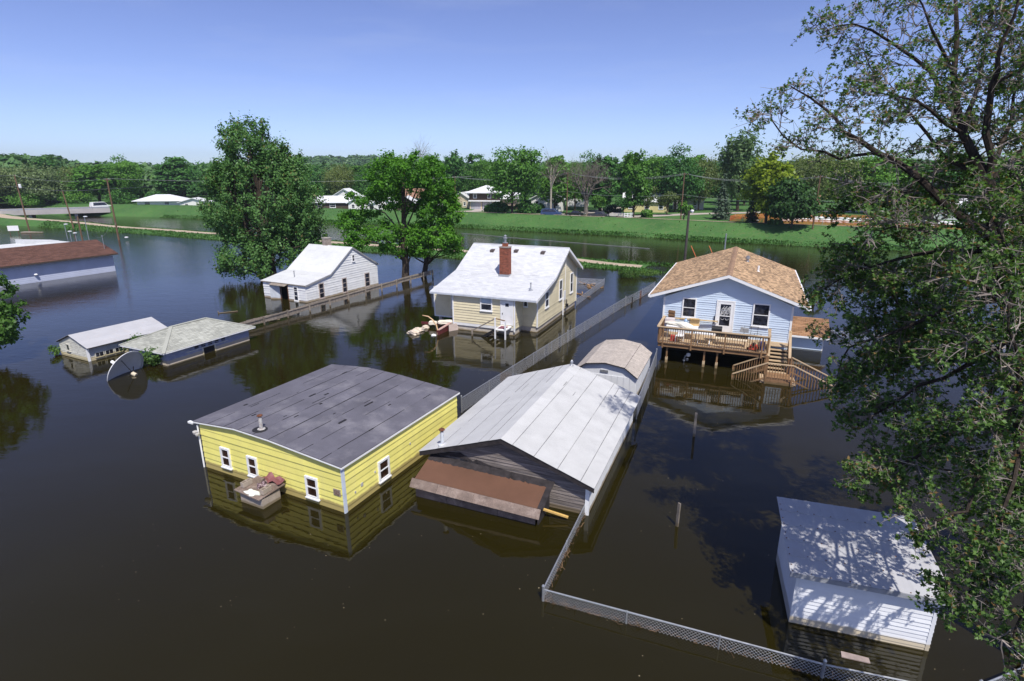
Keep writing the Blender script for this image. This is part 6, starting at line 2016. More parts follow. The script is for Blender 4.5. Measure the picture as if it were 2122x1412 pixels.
def crown_arrays(ells, n_cl, per, leaf, clump_r, rng, shell=.55, flat=.65, upw=.45, spiky=0.0, aspect=1.35):
    c, out = blobs_in(ells, n_cl, rng, shell)
    cs, ns = [], []
    rr = clump_r * rng.uniform(.55, 1.35, n_cl)
    N_ = n_cl * per
    idx = np.repeat(np.arange(n_cl), per)
    off = rng.normal(size=(N_, 3)) * .5
    off[:, 2] *= flat
    if spiky:
        ax = unit(out[idx] * .5 + np.array([0, 0, 1.0]) + rng.normal(size=(n_cl, 3))[idx] * .25)
        off = off * .55 + ax * (rng.normal(size=(N_, 1)) * spiky)
    p = c[idx] + off * rr[idx][:, None]
    lo = unit(off + 1e-6)
    nrm = unit(lo * .45 + out[idx] * .45 + np.array([0, 0, upw]) + rng.normal(size=(N_, 3)) * .55)
    sz = leaf * rng.uniform(.6, 1.35, N_)
    keep = p[:, 2] > 0.12
    return cards(p[keep], nrm[keep], sz[keep], rng, aspect), c

def limbs(mb, base, top, ends, r0, rng, n_end=26, forks=None):
    """tapered trunk with limbs that bend out to crown clumps"""
    base, top = Vector(base), Vector(top)
    H = (top - base).length
    pts = [base.lerp(top, t) + Vector((rng.normal() * .02 * H * t, rng.normal() * .02 * H * t, 0)) for t in (0, .2, .4, .6, .8, 1)]
    mb.tube(pts, [r0 * 1.25, r0, r0 * .85, r0 * .65, r0 * .4, r0 * .15], 9)
    if len(ends) == 0:
        return
    sel = rng.choice(len(ends), min(n_end, len(ends)), replace=False)
    for i in sel:
        e = Vector(ends[i])
        hh = max(.12, min(.85, ((e.z - base.z) / max(H, .1)) * .62 + rng.uniform(-.1, .06)))
        k = hh * 5
        a = pts[int(k)].lerp(pts[min(int(k) + 1, 5)], k - int(k))
        mid = a.lerp(e, .5) + Vector((0, 0, rng.uniform(-.03, .08) * H)) + Vector((rng.normal(), rng.normal(), 0)) * .03 * H
        rr = r0 * (.42 - .25 * hh)
        mb.tube([a, a.lerp(mid, .55) , mid, mid.lerp(e, .6), e], [rr, rr * .8, rr * .6, rr * .38, rr * .12], 6, cap=False)

def make_tree(name, lbl, cat, loc, h, w, leafm, kind='round', seed=1, n_cl=130, per=38, leaf=.42, group=None, bark=None, base_f=.22, clump=None):
    rng = np.random.default_rng(seed)
    R_ = w / 2
    cz, hz = h * (base_f + 1) / 2, h * (1 - base_f) / 2
    if kind == 'round':
        ells = [(0, 0, cz, R_ * .82, R_ * .8, hz * .95)]
        for k in range(7):
            an = rng.uniform(0, 6.28)
            ells.append((math.cos(an) * R_ * .5, math.sin(an) * R_ * .5, cz + hz * rng.uniform(-.55, .6), R_ * rng.uniform(.38, .55), R_ * .45, hz * rng.uniform(.28, .45)))
    elif kind == 'tall':
        ells = [(0, 0, cz, R_ * .66, R_ * .66, hz)]
        for k in range(8):
            an = rng.uniform(0, 6.28)
            ells.append((math.cos(an) * R_ * .45, math.sin(an) * R_ * .45, cz + hz * rng.uniform(-.7, .75), R_ * rng.uniform(.35, .5), R_ * .42, hz * rng.uniform(.2, .42)))
    elif kind == 'willow':
        ells = [(0, 0, cz, R_ * .8, R_ * .75, hz * .9)]
        for k in range(9):
            an = rng.uniform(0, 6.28)
            ells.append((math.cos(an) * R_ * .6, math.sin(an) * R_ * .5, cz + hz * rng.uniform(-.3, .65), R_ * .28, R_ * .28, hz * .4))
    elif kind == 'shrub':
        ells = [(0, 0, h * .5, R_, R_, h * .55)]
    r = thing(name, lbl, cat, loc, 0, group)
    (v, q), cl = crown_arrays(ells, n_cl, per, leaf, clump or R_ * .27, rng, shell=.5, spiky=(.8 if kind == 'willow' else (.35 if kind == 'tall' else 0)), upw=.4, aspect=(2.0 if kind == 'willow' else 1.35))
    me = npmesh("crown", v, q, leafm)
    inst("crown", me, r)
    if kind != 'shrub':
        mb = MB(); limbs(mb, (0, 0, -1.0), (rng.normal() * .03 * h, rng.normal() * .03 * h, h * .82), cl, max(.14, h * .019), rng, 22)
        mb.build("trunk", bark or m_bark, r)
    else:
        mb = MB()
        for k in range(7):
            e = Vector(cl[k]); mb.tube([(e.x * .15, e.y * .15, -.4), e * .5, e], [.04, .03, .012], 5)
        mb.build("stem", m_bark, r)
    return r

def make_conifer(name, lbl, loc, h, w, leafm, seed=1, group=None):
    rng = np.random.default_rng(seed)
    r = thing(name, lbl, "tree", loc, 0, group)
    cs, ns, sz = [], [], []
    z = h * .06
    while z < h * .98:
        R_ = w / 2 * (1 - z / h) ** .85 + .05
        nb = max(5, int(9 * R_ / (w / 2)) + 4)
        for k in range(nb):
            an = rng.uniform(0, 6.28)
            L = R_ * rng.uniform(.75, 1.1)
            n = max(4, int(L / .12))
            t = rng.random(n)
            p = np.stack([np.cos(an) * L * t, np.sin(an) * L * t, z - L * .35 * t + .05 * rng.normal(size=n)], 1)
            p[:, :2] += rng.normal(size=(n, 2)) * .10 * L
            cs.append(p); ns.append(unit(np.tile([np.cos(an) * .4, np.sin(an) * .4, .8], (n, 1)) + rng.normal(size=(n, 3)) * .4)); sz.append(np.full(n, .30) * rng.uniform(.7, 1.3, n))
        z += h * .035
    v, q = cards(np.concatenate(cs), np.concatenate(ns), np.concatenate(sz), rng, 1.8)
    inst("crown", npmesh("crown", v, q, leafm), r)
    mb = MB(); mb.tube([(0, 0, -1), (0, 0, h * .5), (0, 0, h * .97)], [h * .022, h * .014, .02], 8); mb.build("trunk", m_bark, r)
    return r

def bare_tree(name, lbl, loc, h, w, seed=1, bark=None, levels=4, nb=5, trunk_f=.28, r0=None, sparse=None):
    rg = random.Random(seed)
    r = thing(name, lbl, "tree", loc)
    tr, tw = MB(), MB()
    r0 = r0 or h * .035
    tips = []
    def grow(p, d, L, rad, lv):
        segs = 4
        pts, rads = [p], [rad]
        q = p
        for i in range(segs):
            d = (d + Vector((rg.uniform(-.22, .22), rg.uniform(-.22, .22), rg.uniform(-.04, .12)))).normalized()
            q = q + d * L / segs
            pts.append(q); rads.append(rad * (1 - .62 * (i + 1) / segs))
        (tr if lv < 2 else tw).tube(pts, rads, 7 if lv < 2 else 4 if lv < 3 else 3, cap=False)
        if lv >= levels:
            tips.append(q); return
        n = nb + (1 if lv else 0)
        for i in range(n):
            t = rg.uniform(.35, 1.0)
            k = min(int(t * segs), segs - 1)
            s = pts[k].lerp(pts[k + 1], t * segs - k)
            an = rg.uniform(0, 6.28)
            sd = d.orthogonal().normalized(); sd2 = d.cross(sd)
            nd = (d * rg.uniform(.5, .9) + (sd * math.cos(an) + sd2 * math.sin(an)) * rg.uniform(.5, .95) + Vector((0, 0, .12))).normalized()
            grow(s, nd, L * rg.uniform(.52, .72), rads[k] * .62, lv + 1)
    # trunk then spreading limbs
    base = Vector((0, 0, -1))
    fork = Vector((0, 0, h * trunk_f))
    tr.tube([base, fork * .5, fork], [r0 * 1.2, r0, r0 * .95], 9)
    nl = 7
    for i in range(nl):
        an = 6.28 * i / nl + rg.uniform(-.3, .3)
        sp = w / 2 / h * 1.25
        d = Vector((math.cos(an) * sp, math.sin(an) * sp, 1)).normalized()
        grow(fork - Vector((0, 0, rg.uniform(0, h * .05))), d, h * .42, r0 * .5, 1)
    grow(fork, Vector((0, 0, 1)), h * .45, r0 * .6, 1)
    tr.build("trunk", bark or m_greybark, r)
    tw.build("crown", m_twig, r)
    if sparse:
        rng = np.random.default_rng(seed)
        c = np.array([tuple(t) for t in tips]); n = len(c)
        v, q = cards(c, unit(rng.normal(size=(n, 3))), np.full(n, .3), rng); inst("sparse_leaves", npmesh("sparse_leaves", v, q, sparse), r)
    return r

# ------------------------------------------------------------------ the two large trees in the flood
def big_tree():
    rng = np.random.default_rng(5)
    o = Vector((-28.0, 65.5, 0))
    r = thing("cottonwood_tree", "tall dark green tree rising from the flood left of the white house", "tree", o)
    E_ = [(-28.5, 66, 9.0, 5.6, 5.2, 6.4), (-29.4, 66, 14.2, 3.1, 3.2, 3.4), (-32.6, 66, 7.6, 2.5, 2.8, 3.6), (-24.3, 66, 8.6, 2.7, 3.6, 4.2), (-30.6, 64.8, 2.9, 3.0, 3.0, 2.4), (-32.2, 64.8, 2.2, 1.8, 2.2, 1.7), (-27.8, 63.6, 2.6, 2.2, 2.4, 2.2),
          (-25.6, 66, 13.0, 2.0, 2.2, 2.6), (-26.0, 64.5, 4.0, 3.2, 3.0, 2.4), (-33.0, 66, 11.2, 1.7, 2, 1.8), (-23.0, 66, 5.6, 1.6, 2, 2.0), (-27.6, 66, 15.6, 1.4, 1.4, 1.9), (-30.6, 66, 15.8, 1.1, 1.2, 1.7)]
    ells = [(a - o.x, b - o.y, c, d, e, f) for a, b, c, d, e, f in E_]
    (v, q), cl = crown_arrays(ells, 760, 80, .20, 1.0, rng, shell=.58, flat=.8, upw=.35, spiky=.34, aspect=1.5)
    inst("crown", npmesh("crown", v, q, L_COTTON), r)
    mb = MB()
    limbs(mb, (.3, -.6, -1), (-.8, .6, 14.5), cl, .42, rng, 60)
    limbs(mb, (-.8, -.2, -1), (-3.4, .2, 10.5), cl, .30, rng, 24)
    mb.build("trunk", m_bark, r)
big_tree()

def twin_oak():
    def one(name, lbl, base, top, E_, seed, n, r0):
        rng = np.random.default_rng(seed)
        o = Vector((*base, 0))
        r = thing(name, lbl, "tree", o)
        ells = [(a - o.x, b - o.y, c, d, e, f) for a, b, c, d, e, f in E_]
        (v, q), cl = crown_arrays(ells, n, 84, .22, .58, rng, shell=.5, flat=.7, upw=.6, aspect=1.25)
        inst("crown", npmesh("crown", v, q, L_OAK), r)
        mb = MB(); limbs(mb, (0, 0, -1), (top[0] - o.x, top[1] - o.y, top[2]), cl, r0, rng, 15); mb.build("trunk", m_bark, r)
    one("oak_tree", "bright green oak with a domed crown over a bare dark trunk behind the picket fence", (-12.35, 64.1), (-11.6, 64.4, 12.6),
        [(-11.6, 64.5, 11.9, 4.6, 4.2, 2.2), (-9.2, 64.5, 10.9, 2.6, 3, 1.7), (-14.2, 64.5, 10.6, 2.2, 2.8, 1.5), (-16.8, 64.3, 8.3, 2.4, 2.6, 1.7), (-18.2, 64.3, 6.6, 1.3, 1.8, .9), (-14.6, 63.5, 5.3, 3.2, 3.2, 1.7), (-17.2, 63.8, 4.9, 1.9, 2.2, 1.2), (-12.2, 63.2, 4.2, 2.0, 2.2, 1.5), (-10.2, 64.0, 8.0, 2.0, 2.2, 1.7), (-13.4, 64.6, 8.8, 1.3, 2.0, 1.2)], 11, 320, .40)
    one("oak_tree", "slimmer bright green oak just right of the domed oak behind the picket fence", (-10.75, 66.5), (-8.6, 66, 9.4),
        [(-8.2, 65.5, 8.9, 2.2, 2.6, 1.5), (-6.9, 65.5, 7.3, 1.2, 1.8, 1.2), (-8.9, 64.8, 5.4, 2.6, 2.8, 1.9), (-7.1, 65, 4.3, 1.5, 2, 1.5), (-10.4, 64.4, 4.6, 1.7, 2, 1.8)], 12, 190, .30)
twin_oak()

# ------------------------------------------------------------------ trees beyond the far bank
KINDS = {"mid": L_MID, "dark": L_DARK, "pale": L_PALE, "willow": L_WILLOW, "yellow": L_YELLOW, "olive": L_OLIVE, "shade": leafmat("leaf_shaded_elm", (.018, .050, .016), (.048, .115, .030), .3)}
FAR = "trees beyond the levee"
TREES = [
    ("maple_tree", (0.0, 137.5), 15.6, 13.0, "mid", 'round', "big round mid green tree standing between the brown garage house and the dead tree"),
    ("maple_tree", (10.6, 142.5), 13.6, 8.0, "mid", 'round', "narrow green tree right behind the pale dead trunk"),
    ("maple_tree", (26.1, 124.5), 14.5, 7.6, "mid", 'tall', "tall loose green tree right of the bare grey tree, by the white fence"),
    ("maple_tree", (41.7, 155.6), 13.9, 7.0, "dark", 'tall', "narrow green tree behind the lawn left of the dark round tree"),
    ("maple_tree", (-16.5, 171.2), 15.6, 8.0, "dark", 'tall', "dark green tree behind the left end of the brown garage house"),
    ("maple_tree", (-11.0, 181.6), 15.3, 7.5, "dark", 'round', "dark green tree rising behind the roof of the brown garage house"),
    ("maple_tree", (41.3, 146.0), 16.0, 12.4, "dark", 'round', "broad dark round tree behind the dark brown levee pole"),
    ("willow_tree", (58.5, 150.0), 18.8, 12.5, "willow", 'willow', "tall pale willow with feathery upright sprays behind the yellow green tree"),
    ("locust_tree", (47.9, 108.4), 13.6, 8.6, "yellow", 'round', "yellow green tree behind the small dark spruce"),
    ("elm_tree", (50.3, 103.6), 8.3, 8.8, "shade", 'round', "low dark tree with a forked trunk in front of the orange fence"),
    ("olive_tree", (74.9, 142.5), 15.2, 17.5, "olive", 'round', "broad olive green tree behind the white sandbags"),
    ("olive_tree", (64.0, 128.0), 13.0, 9.5, "olive", 'round', "olive tinted tree right of the yellow green tree"),
    ("maple_tree", (88.0, 140.0), 14.0, 15.0, "mid", 'round', "green tree seen through the large tree's sparse crown, middle right"),
    ("maple_tree", (104.0, 139.0), 14.4, 17.0, "dark", 'round', "green tree seen through the large tree, second from the right edge"),
    ("maple_tree", (113.0, 131.0), 15.0, 16.3, "mid", 'round', "green tree at the right edge beyond the large tree"),
    ("maple_tree", (-145.2, 181.6), 11.6, 16.0, "pale", 'round', "wide pale olive tree behind the left end of the bridge"),
    ("maple_tree", (-160.0, 181.6), 11.6, 13.0, "pale", 'round', "pale olive tree at the far left edge behind the cars"),
    ("maple_tree", (-131.6, 185.0), 12.6, 13.6, "mid", 'round', "green tree behind the middle of the bridge"),
    ("maple_tree", (-124.7, 190.0), 13.4, 13.2, "mid", 'round', "green tree behind the white van's end of the bridge"),
    ("maple_tree", (-114.6, 199.0), 12.9, 12.1, "dark", 'round', "dark tree behind the low white hip roofed house"),
    ("maple_tree", (-104.0, 198.0), 12.8, 11.5, "dark", 'round', "dark tree behind the white roof left of the tall cottonwood"),
    ("maple_tree", (-95.0, 199.0), 12.6, 11.5, "mid", 'round', "green tree half hidden by the left side of the cottonwood"),
    ("maple_tree", (-62.0, 186.0), 12.0, 10.0, "dark", 'round', "dark tree showing just right of the cottonwood's crown"),
    ("maple_tree", (-53.7, 182.0), 11.4, 9.5, "olive", 'round', "dull green tree behind the white roofs between the two big trees"),
    ("maple_tree", (-46.5, 186.6), 10.9, 9.6, "dark", 'round', "dark tree behind the left lobe of the oak"),
    ("maple_tree", (-34.0, 188.0), 12.5, 10.0, "dark", 'round', "dark tree filling the gap under the oak's dome"),
    ("maple_tree", (-24.0, 178.0), 15.5, 9.2, "mid", 'tall', "green tree just right of the oak's crown"),
    ("maple_tree", (51.5, 165.0), 15.0, 11.0, "mid", 'round', "green tree between the dark round tree and the willow"),
    ("maple_tree", (20.5, 160.0), 14.8, 10.5, "dark", 'round', "dark tree behind the bare grey tree"),
    ("maple_tree", (33.5, 168.0), 14.8, 10.5, "mid", 'round', "green tree far behind the white fence"),
    ("maple_tree", (2.0, 176.0), 14.2, 10.5, "dark", 'round', "dark tree behind the big round tree"),
    ("maple_tree", (13.0, 172.0), 15.0, 9.5, "mid", 'round', "green tree far behind the dead pale trunk"),
    ("maple_tree", (70.0, 175.0), 15.0, 13.0, "mid", 'round', "green tree behind the willow's right side"),
    ("small_tree", (20.8, 139.0), 4.6, 3.6, "mid", 'round', "small round green tree in shade behind the dark sedan"),
    ("small_tree", (35.0, 117.5), 4.0, 3.0, "mid", 'round', "leafy small tree wrapped round the dark brown levee pole"),
    ("small_tree", (36.5, 136.0), 5.5, 5.0, "olive", 'round', "thin olive small tree in front of the yellow house"),
    ("small_tree", (31.0, 134.0), 6.5, 5.5, "olive", 'tall', "loose olive tree just right of the white fence"),
    ("small_tree", (27.0, 140.0), 4.0, 4.4, "dark", 'round', "dark bushy tree behind the white trailer"),
]
PROTO = {}
for i, (nm, (x, y), h, w, kd, sh, lbl) in enumerate(TREES):
    key = (kd, sh, "s" if h < 7 else "l", i % 2 if kd in ("mid", "dark") else 0)
    if key not in PROTO or kd in ("willow", "yellow"):
        t = make_tree(nm, lbl, "tree", (x, y, LAND), h, w, KINDS[kd], sh, 100 + i, n_cl=(170 if h > 7 else 70), per=(46 if h > 7 else 30), leaf=(.46 if h > 7 else .30), group=FAR,
                      base_f=(.16 if h > 7 else .3))
        PROTO[key] = (t, h, w)
    else:
        p, ph, pw = PROTO[key]
        t = copy_tree(p)
        t.name = nm
        t.location = (x, y, LAND)
        t.rotation_euler = (0, 0, i * 1.7)
        t.scale = (w / pw, w / pw, h / ph)
        tag(t, lbl, "tree", FAR)
rg2 = random.Random(66)
BACK = "back row of trees along the foot of the hills"
for i in range(30):
    x = -160 + i * 9.8 + rg2.uniform(-3, 3)
    y = 206 + rg2.uniform(-7, 9) - max(0, x) * .18
    p, ph, pw = PROTO[rg2.choice([k for k in PROTO if k[0] in ("mid", "dark", "olive") and k[2] == "l"])]
    t = copy_tree(p)
    t.name = "maple_tree"
    h, w = rg2.uniform(12.0, 15.0), rg2.uniform(10, 14)
    t.location = (x, y, LAND); t.rotation_euler = (0, 0, rg2.uniform(0, 6)); t.scale = (w / pw, w / pw, h / ph)
    tag(t, "green tree in the dense back row behind the far bank's houses", "tree", BACK)
for x, y, h, w, kd, lbl in [(22.5, 147, 13.5, 9.5, "dark", "rounded dark tree behind the small shaded tree right of the bare grey tree"),
                            (36.0, 150, 14.0, 10.0, "mid", "rounded green tree overlapping the yellow house's right end"),
                            (49.0, 152, 14.0, 10.5, "olive", "rounded olive tree between the dark round tree and the pale spruce"),
                            (-8.0, 168, 13.5, 9.0, "mid", "rounded green tree over the right wing of the brown garage house"),
                            (16.5, 152, 12.5, 8.5, "mid", "rounded green tree over the small white garage")]:
    p, ph, pw = PROTO[[k for k in PROTO if k[0] == kd and k[2] == "l"][0]]
    t = copy_tree(p); t.name = "maple_tree"; t.location = (x, y, LAND); t.rotation_euler = (0, 0, x); t.scale = (w / pw, w / pw, h / ph)
    tag(t, lbl, "tree", FAR)
make_conifer("spruce_tree", "small dark spruce in front of the yellow green tree", (45.9, 110.5, LAND), 6.0, 3.3, L_SPRUCE, 3)
make_conifer("spruce_tree", "pale bluish spruce on the lawn left of the orange fence", (44.7, 123.2, LAND), 9.6, 5.2, L_BLUESPRUCE, 4)
bare_tree("bare_tree", "big bare grey tree with spreading white limbs beyond the levee", (17.0, 132.9, LAND), 13.2, 12.5, 7, levels=4, nb=4)
bare_tree("dead_tree", "thin dead tree with a pale peeled trunk in front of the green trees", (9.0, 134.4, LAND), 12.0, 5.5, 9, mat("peeled_trunk", (.42, .37, .30), .9, .2, 2), levels=3, nb=3, trunk_f=.5, r0=.22)
bare_tree("dead_tree", "thin leafless treetop standing above the trees right of the oak", (-27.8, 181.6, LAND), 17.3, 5.0, 13, levels=3, nb=3, trunk_f=.5, r0=.2)
# dark shrubs by the houses, one shrub mass per place
for i, (x, y, h, w, lm, lbl) in enumerate([
    (-3.0, 141.0, 2.6, 5.0, L_DARK, "dark shrub at the foot of the big round tree, left side"),
    (3.5, 139.0, 2.8, 5.0, L_DARK, "dark shrub at the foot of the big round tree, right side"),
    (7.0, 143.5, 2.0, 2.2, L_DARK, "clipped dark bush beside the blue minivan's house"),
    (23.0, 133.0, 2.4, 4.0, L_SPRUCE, "dark bush in deep shade behind the dark sedan"),
    (30.2, 128.8, 1.6, 2.4, L_MID, "low green bush right of the white fence"),
    (-5.2, 141.8, 2.0, 3.0, L_MID, "light green bush left of the big round tree"),
    (49.0, 107.2, 1.2, 2.2, L_SHRUB, "weedy bush at the foot of the yellow green tree"),
    (-147.0, 176.0, 3.6, 9.0, L_MID, "green thicket behind the left part of the bridge"),
    (-135.0, 181.0, 4.0, 9.0, L_MID, "green thicket behind the middle of the bridge's rail"),
    (-124.0, 185.0, 4.0, 8.0, L_DARK, "dark thicket behind the right part of the bridge"),
    (-113.5, 185.5, 3.6, 6.0, L_DARK, "dark thicket left of the low white house"),
]):
    make_tree("shrub", lbl, "shrub", (x, y, LAND), h, w, lm, 'shrub', 300 + i, n_cl=60, per=34, leaf=.34, group="shrubs beyond the levee", clump=w * .16)
# shrubs in the flood
for x, y, z, h, w, lm, n, lbl in [
    (-23.35, 34.9, 0, 1.15, 1.55, L_SHRUB, 60, "leafy green bush between the satellite dish and the hip roofed garage"),
    (-25.6, 36.8, 0, 1.25, 1.5, L_SHRUB, 40, "thin green bush growing against the side of the tin roofed shed"),
    (-31.2, 36.8, 0, .6, .8, L_SHRUB, 10, "sparse weeds at the left corner of the tin roofed shed"),
    (13.9, 66.6, 0, .9, 2.2, L_SHRUB, 40, "low bush in the water at the end of the dirt track"),
    (16.4, 67.4, 0, .7, 2.4, L_SHRUB, 40, "low bush just right of the one at the track's end"),
    (6.0, 79.5, 0, 1.3, 2.2, L_SHRUB, 26, "thin sapling in the channel behind the cream house roof"),
    (-6.0, 81.5, .3, 1.2, 1.0, L_SHRUB, 16, "small sapling on the dike right of the oak"),
    (28.5, 52.0, 0, 1.2, 1.6, L_SHRUB, 22, "thin weed clump in the water right of the tan roof"),
]:
    make_tree("flooded_shrub", lbl, "shrub", (x, y, z), h, w, lm, 'shrub', int(abs(x * 7 + y)), n_cl=n, per=34, leaf=.10, clump=max(.25, w * .16))
# tree at the left edge, mostly outside the picture
def edge_tree():
    rng = np.random.default_rng(77)
    r = thing("edge_tree", "light green tree reaching into the picture at the left edge", "tree", (-35.5, 35.5, 0))
    ells = [(-.2, 0, 3.6, 3.2, 3.2, 2.8), (1.9, -.4, 2.4, 1.9, 2.0, 1.7), (.2, -.8, 5.0, 1.9, 2, 1.4)]
    (v, q), cl = crown_arrays(ells, 240, 50, .19, .55, rng, shell=.5, upw=.5, spiky=.2)
    inst("crown", npmesh("crown", v, q, leafmat("leaf_light_edge", (.030, .085, .014), (.085, .185, .035), .4)), r)
    mb = MB(); limbs(mb, (-.8, .3, -1), (0, 0, 6.5), cl, .22, rng, 30); mb.build("trunk", m_bark, r)
edge_tree()

# ------------------------------------------------------------------ woods on the hills
def hill_woods():
    rng = np.random.default_rng(31)
    vs, qs = [], []
    o = 0
    def add(n, az0, az1, d0, d1, hh, card):
        nonlocal o
        for _ in range(n):
            az = rng.uniform(az0, az1); d = rng.uniform(d0, d1)
            x, y = d * math.sin(R(az)), d * math.cos(R(az))
            z = hill(x, y)
            H = hh * rng.uniform(.7, 1.25); W_ = H * rng.uniform(.35, .5)
            m_ = int(95 if d > 500 else 200)
            u = unit(rng.normal(size=(m_, 3)))
            p = np.array([x, y, z + H * .55]) + u * np.array([W_, W_, H * .45]) * rng.uniform(.7, 1.0, (m_, 1))
            nr = unit(u + np.array([0, 0, .4]) + rng.normal(size=(m_, 3)) * .4)
            v, q = cards(p, nr, card * rng.uniform(.7, 1.3, m_) * H / hh, rng, 1.3)
            vs.append(v); qs.append(q + o); o += len(v)
    add(1000, -46, 46, 235, 420, 11.5, 1.5)
    add(800, -46, 46, 420, 700, 12, 2.3)
    add(1700, -30, 46, 680, 1050, 12, 3.0)
    add(300, -50, -34, 400, 620, 13, 2.3)
    me = npmesh("hill_woods", np.concatenate(vs), np.concatenate(qs), L_HILL)
    ob = bpy.data.objects.new("hill_woods", me); COL.objects.link(ob); ob["kind"] = "stuff"
hill_woods()

# ------------------------------------------------------------------ grass along the banks
def grass():
    rng = np.random.default_rng(41)
    P, S = [], []
    n = 15000
    b = rng.uniform(-150, 60, n); d = rng.uniform(-.4, 9.0, n)
    d = np.where(rng.random(n) < .975, rng.uniform(-.7, 1.3, n), d)
    zt = np.interp(d, [-1.2, 0, 1.2, 2.6, 4.0, 5.4, 6.8, 8.0, 9.2], [-.35, .05, .5, .98, 1.45, 1.95, 2.35, 2.62, 2.72])
    for i in range(n):
        p = gp(lerp_tab(TOE, b[i]) + d[i], b[i], zt[i]); P.append((p.x, p.y, p.z)); S.append(rng.uniform(.12, .34))
    n = 15000
    b = rng.uniform(-150, -2, n); side = rng.random(n) < .55
    for i in range(n):
        if side[i]:
            dd = rng.uniform(-3.9, -1.3)
        else:
            dd = rng.uniform(1.3, 4.3)
        h = lerp_tab(HC, b[i])
        zz = h * np.interp(abs(dd), [1.2, 1.7, 2.6, 3.5, 4.2], [1, .95, .55, 0, -.2])
        p = gp(lerp_tab(AC, b[i]) + dd, b[i], max(zz, -.1)); P.append((p.x, p.y, p.z)); S.append(rng.uniform(.10, .30))
    n = 2600                                                       # weeds on the drowned end of the dike
    b = rng.uniform(-16, 3, n)
    for i in range(n):
        if noise2(b[i] * 12, 3, 21) > -.1:
            p = gp(lerp_tab(AC, b[i]) + rng.choice([-2.6, 2.2]) + rng.normal() * .35, b[i], -.05); P.append((p.x, p.y, p.z)); S.append(rng.uniform(.2, .5))
    P = np.array(P); S = np.array(S); n = len(P)
    nr = unit(np.stack([rng.normal(size=n), rng.normal(size=n), np.abs(rng.normal(size=n)) * .5], 1))
    P[:, 2] += S * .3
    v, q = cards(P, nr, S, rng, 1.5, up_bias=np.array([0, 0, 1.2]))
    me = npmesh("grass", v, q, leafmat("grass_blades", (.030, .090, .014), (.062, .150, .030), .2))
    ob = bpy.data.objects.new("grass", me); COL.objects.link(ob); ob["kind"] = "stuff"
grass()

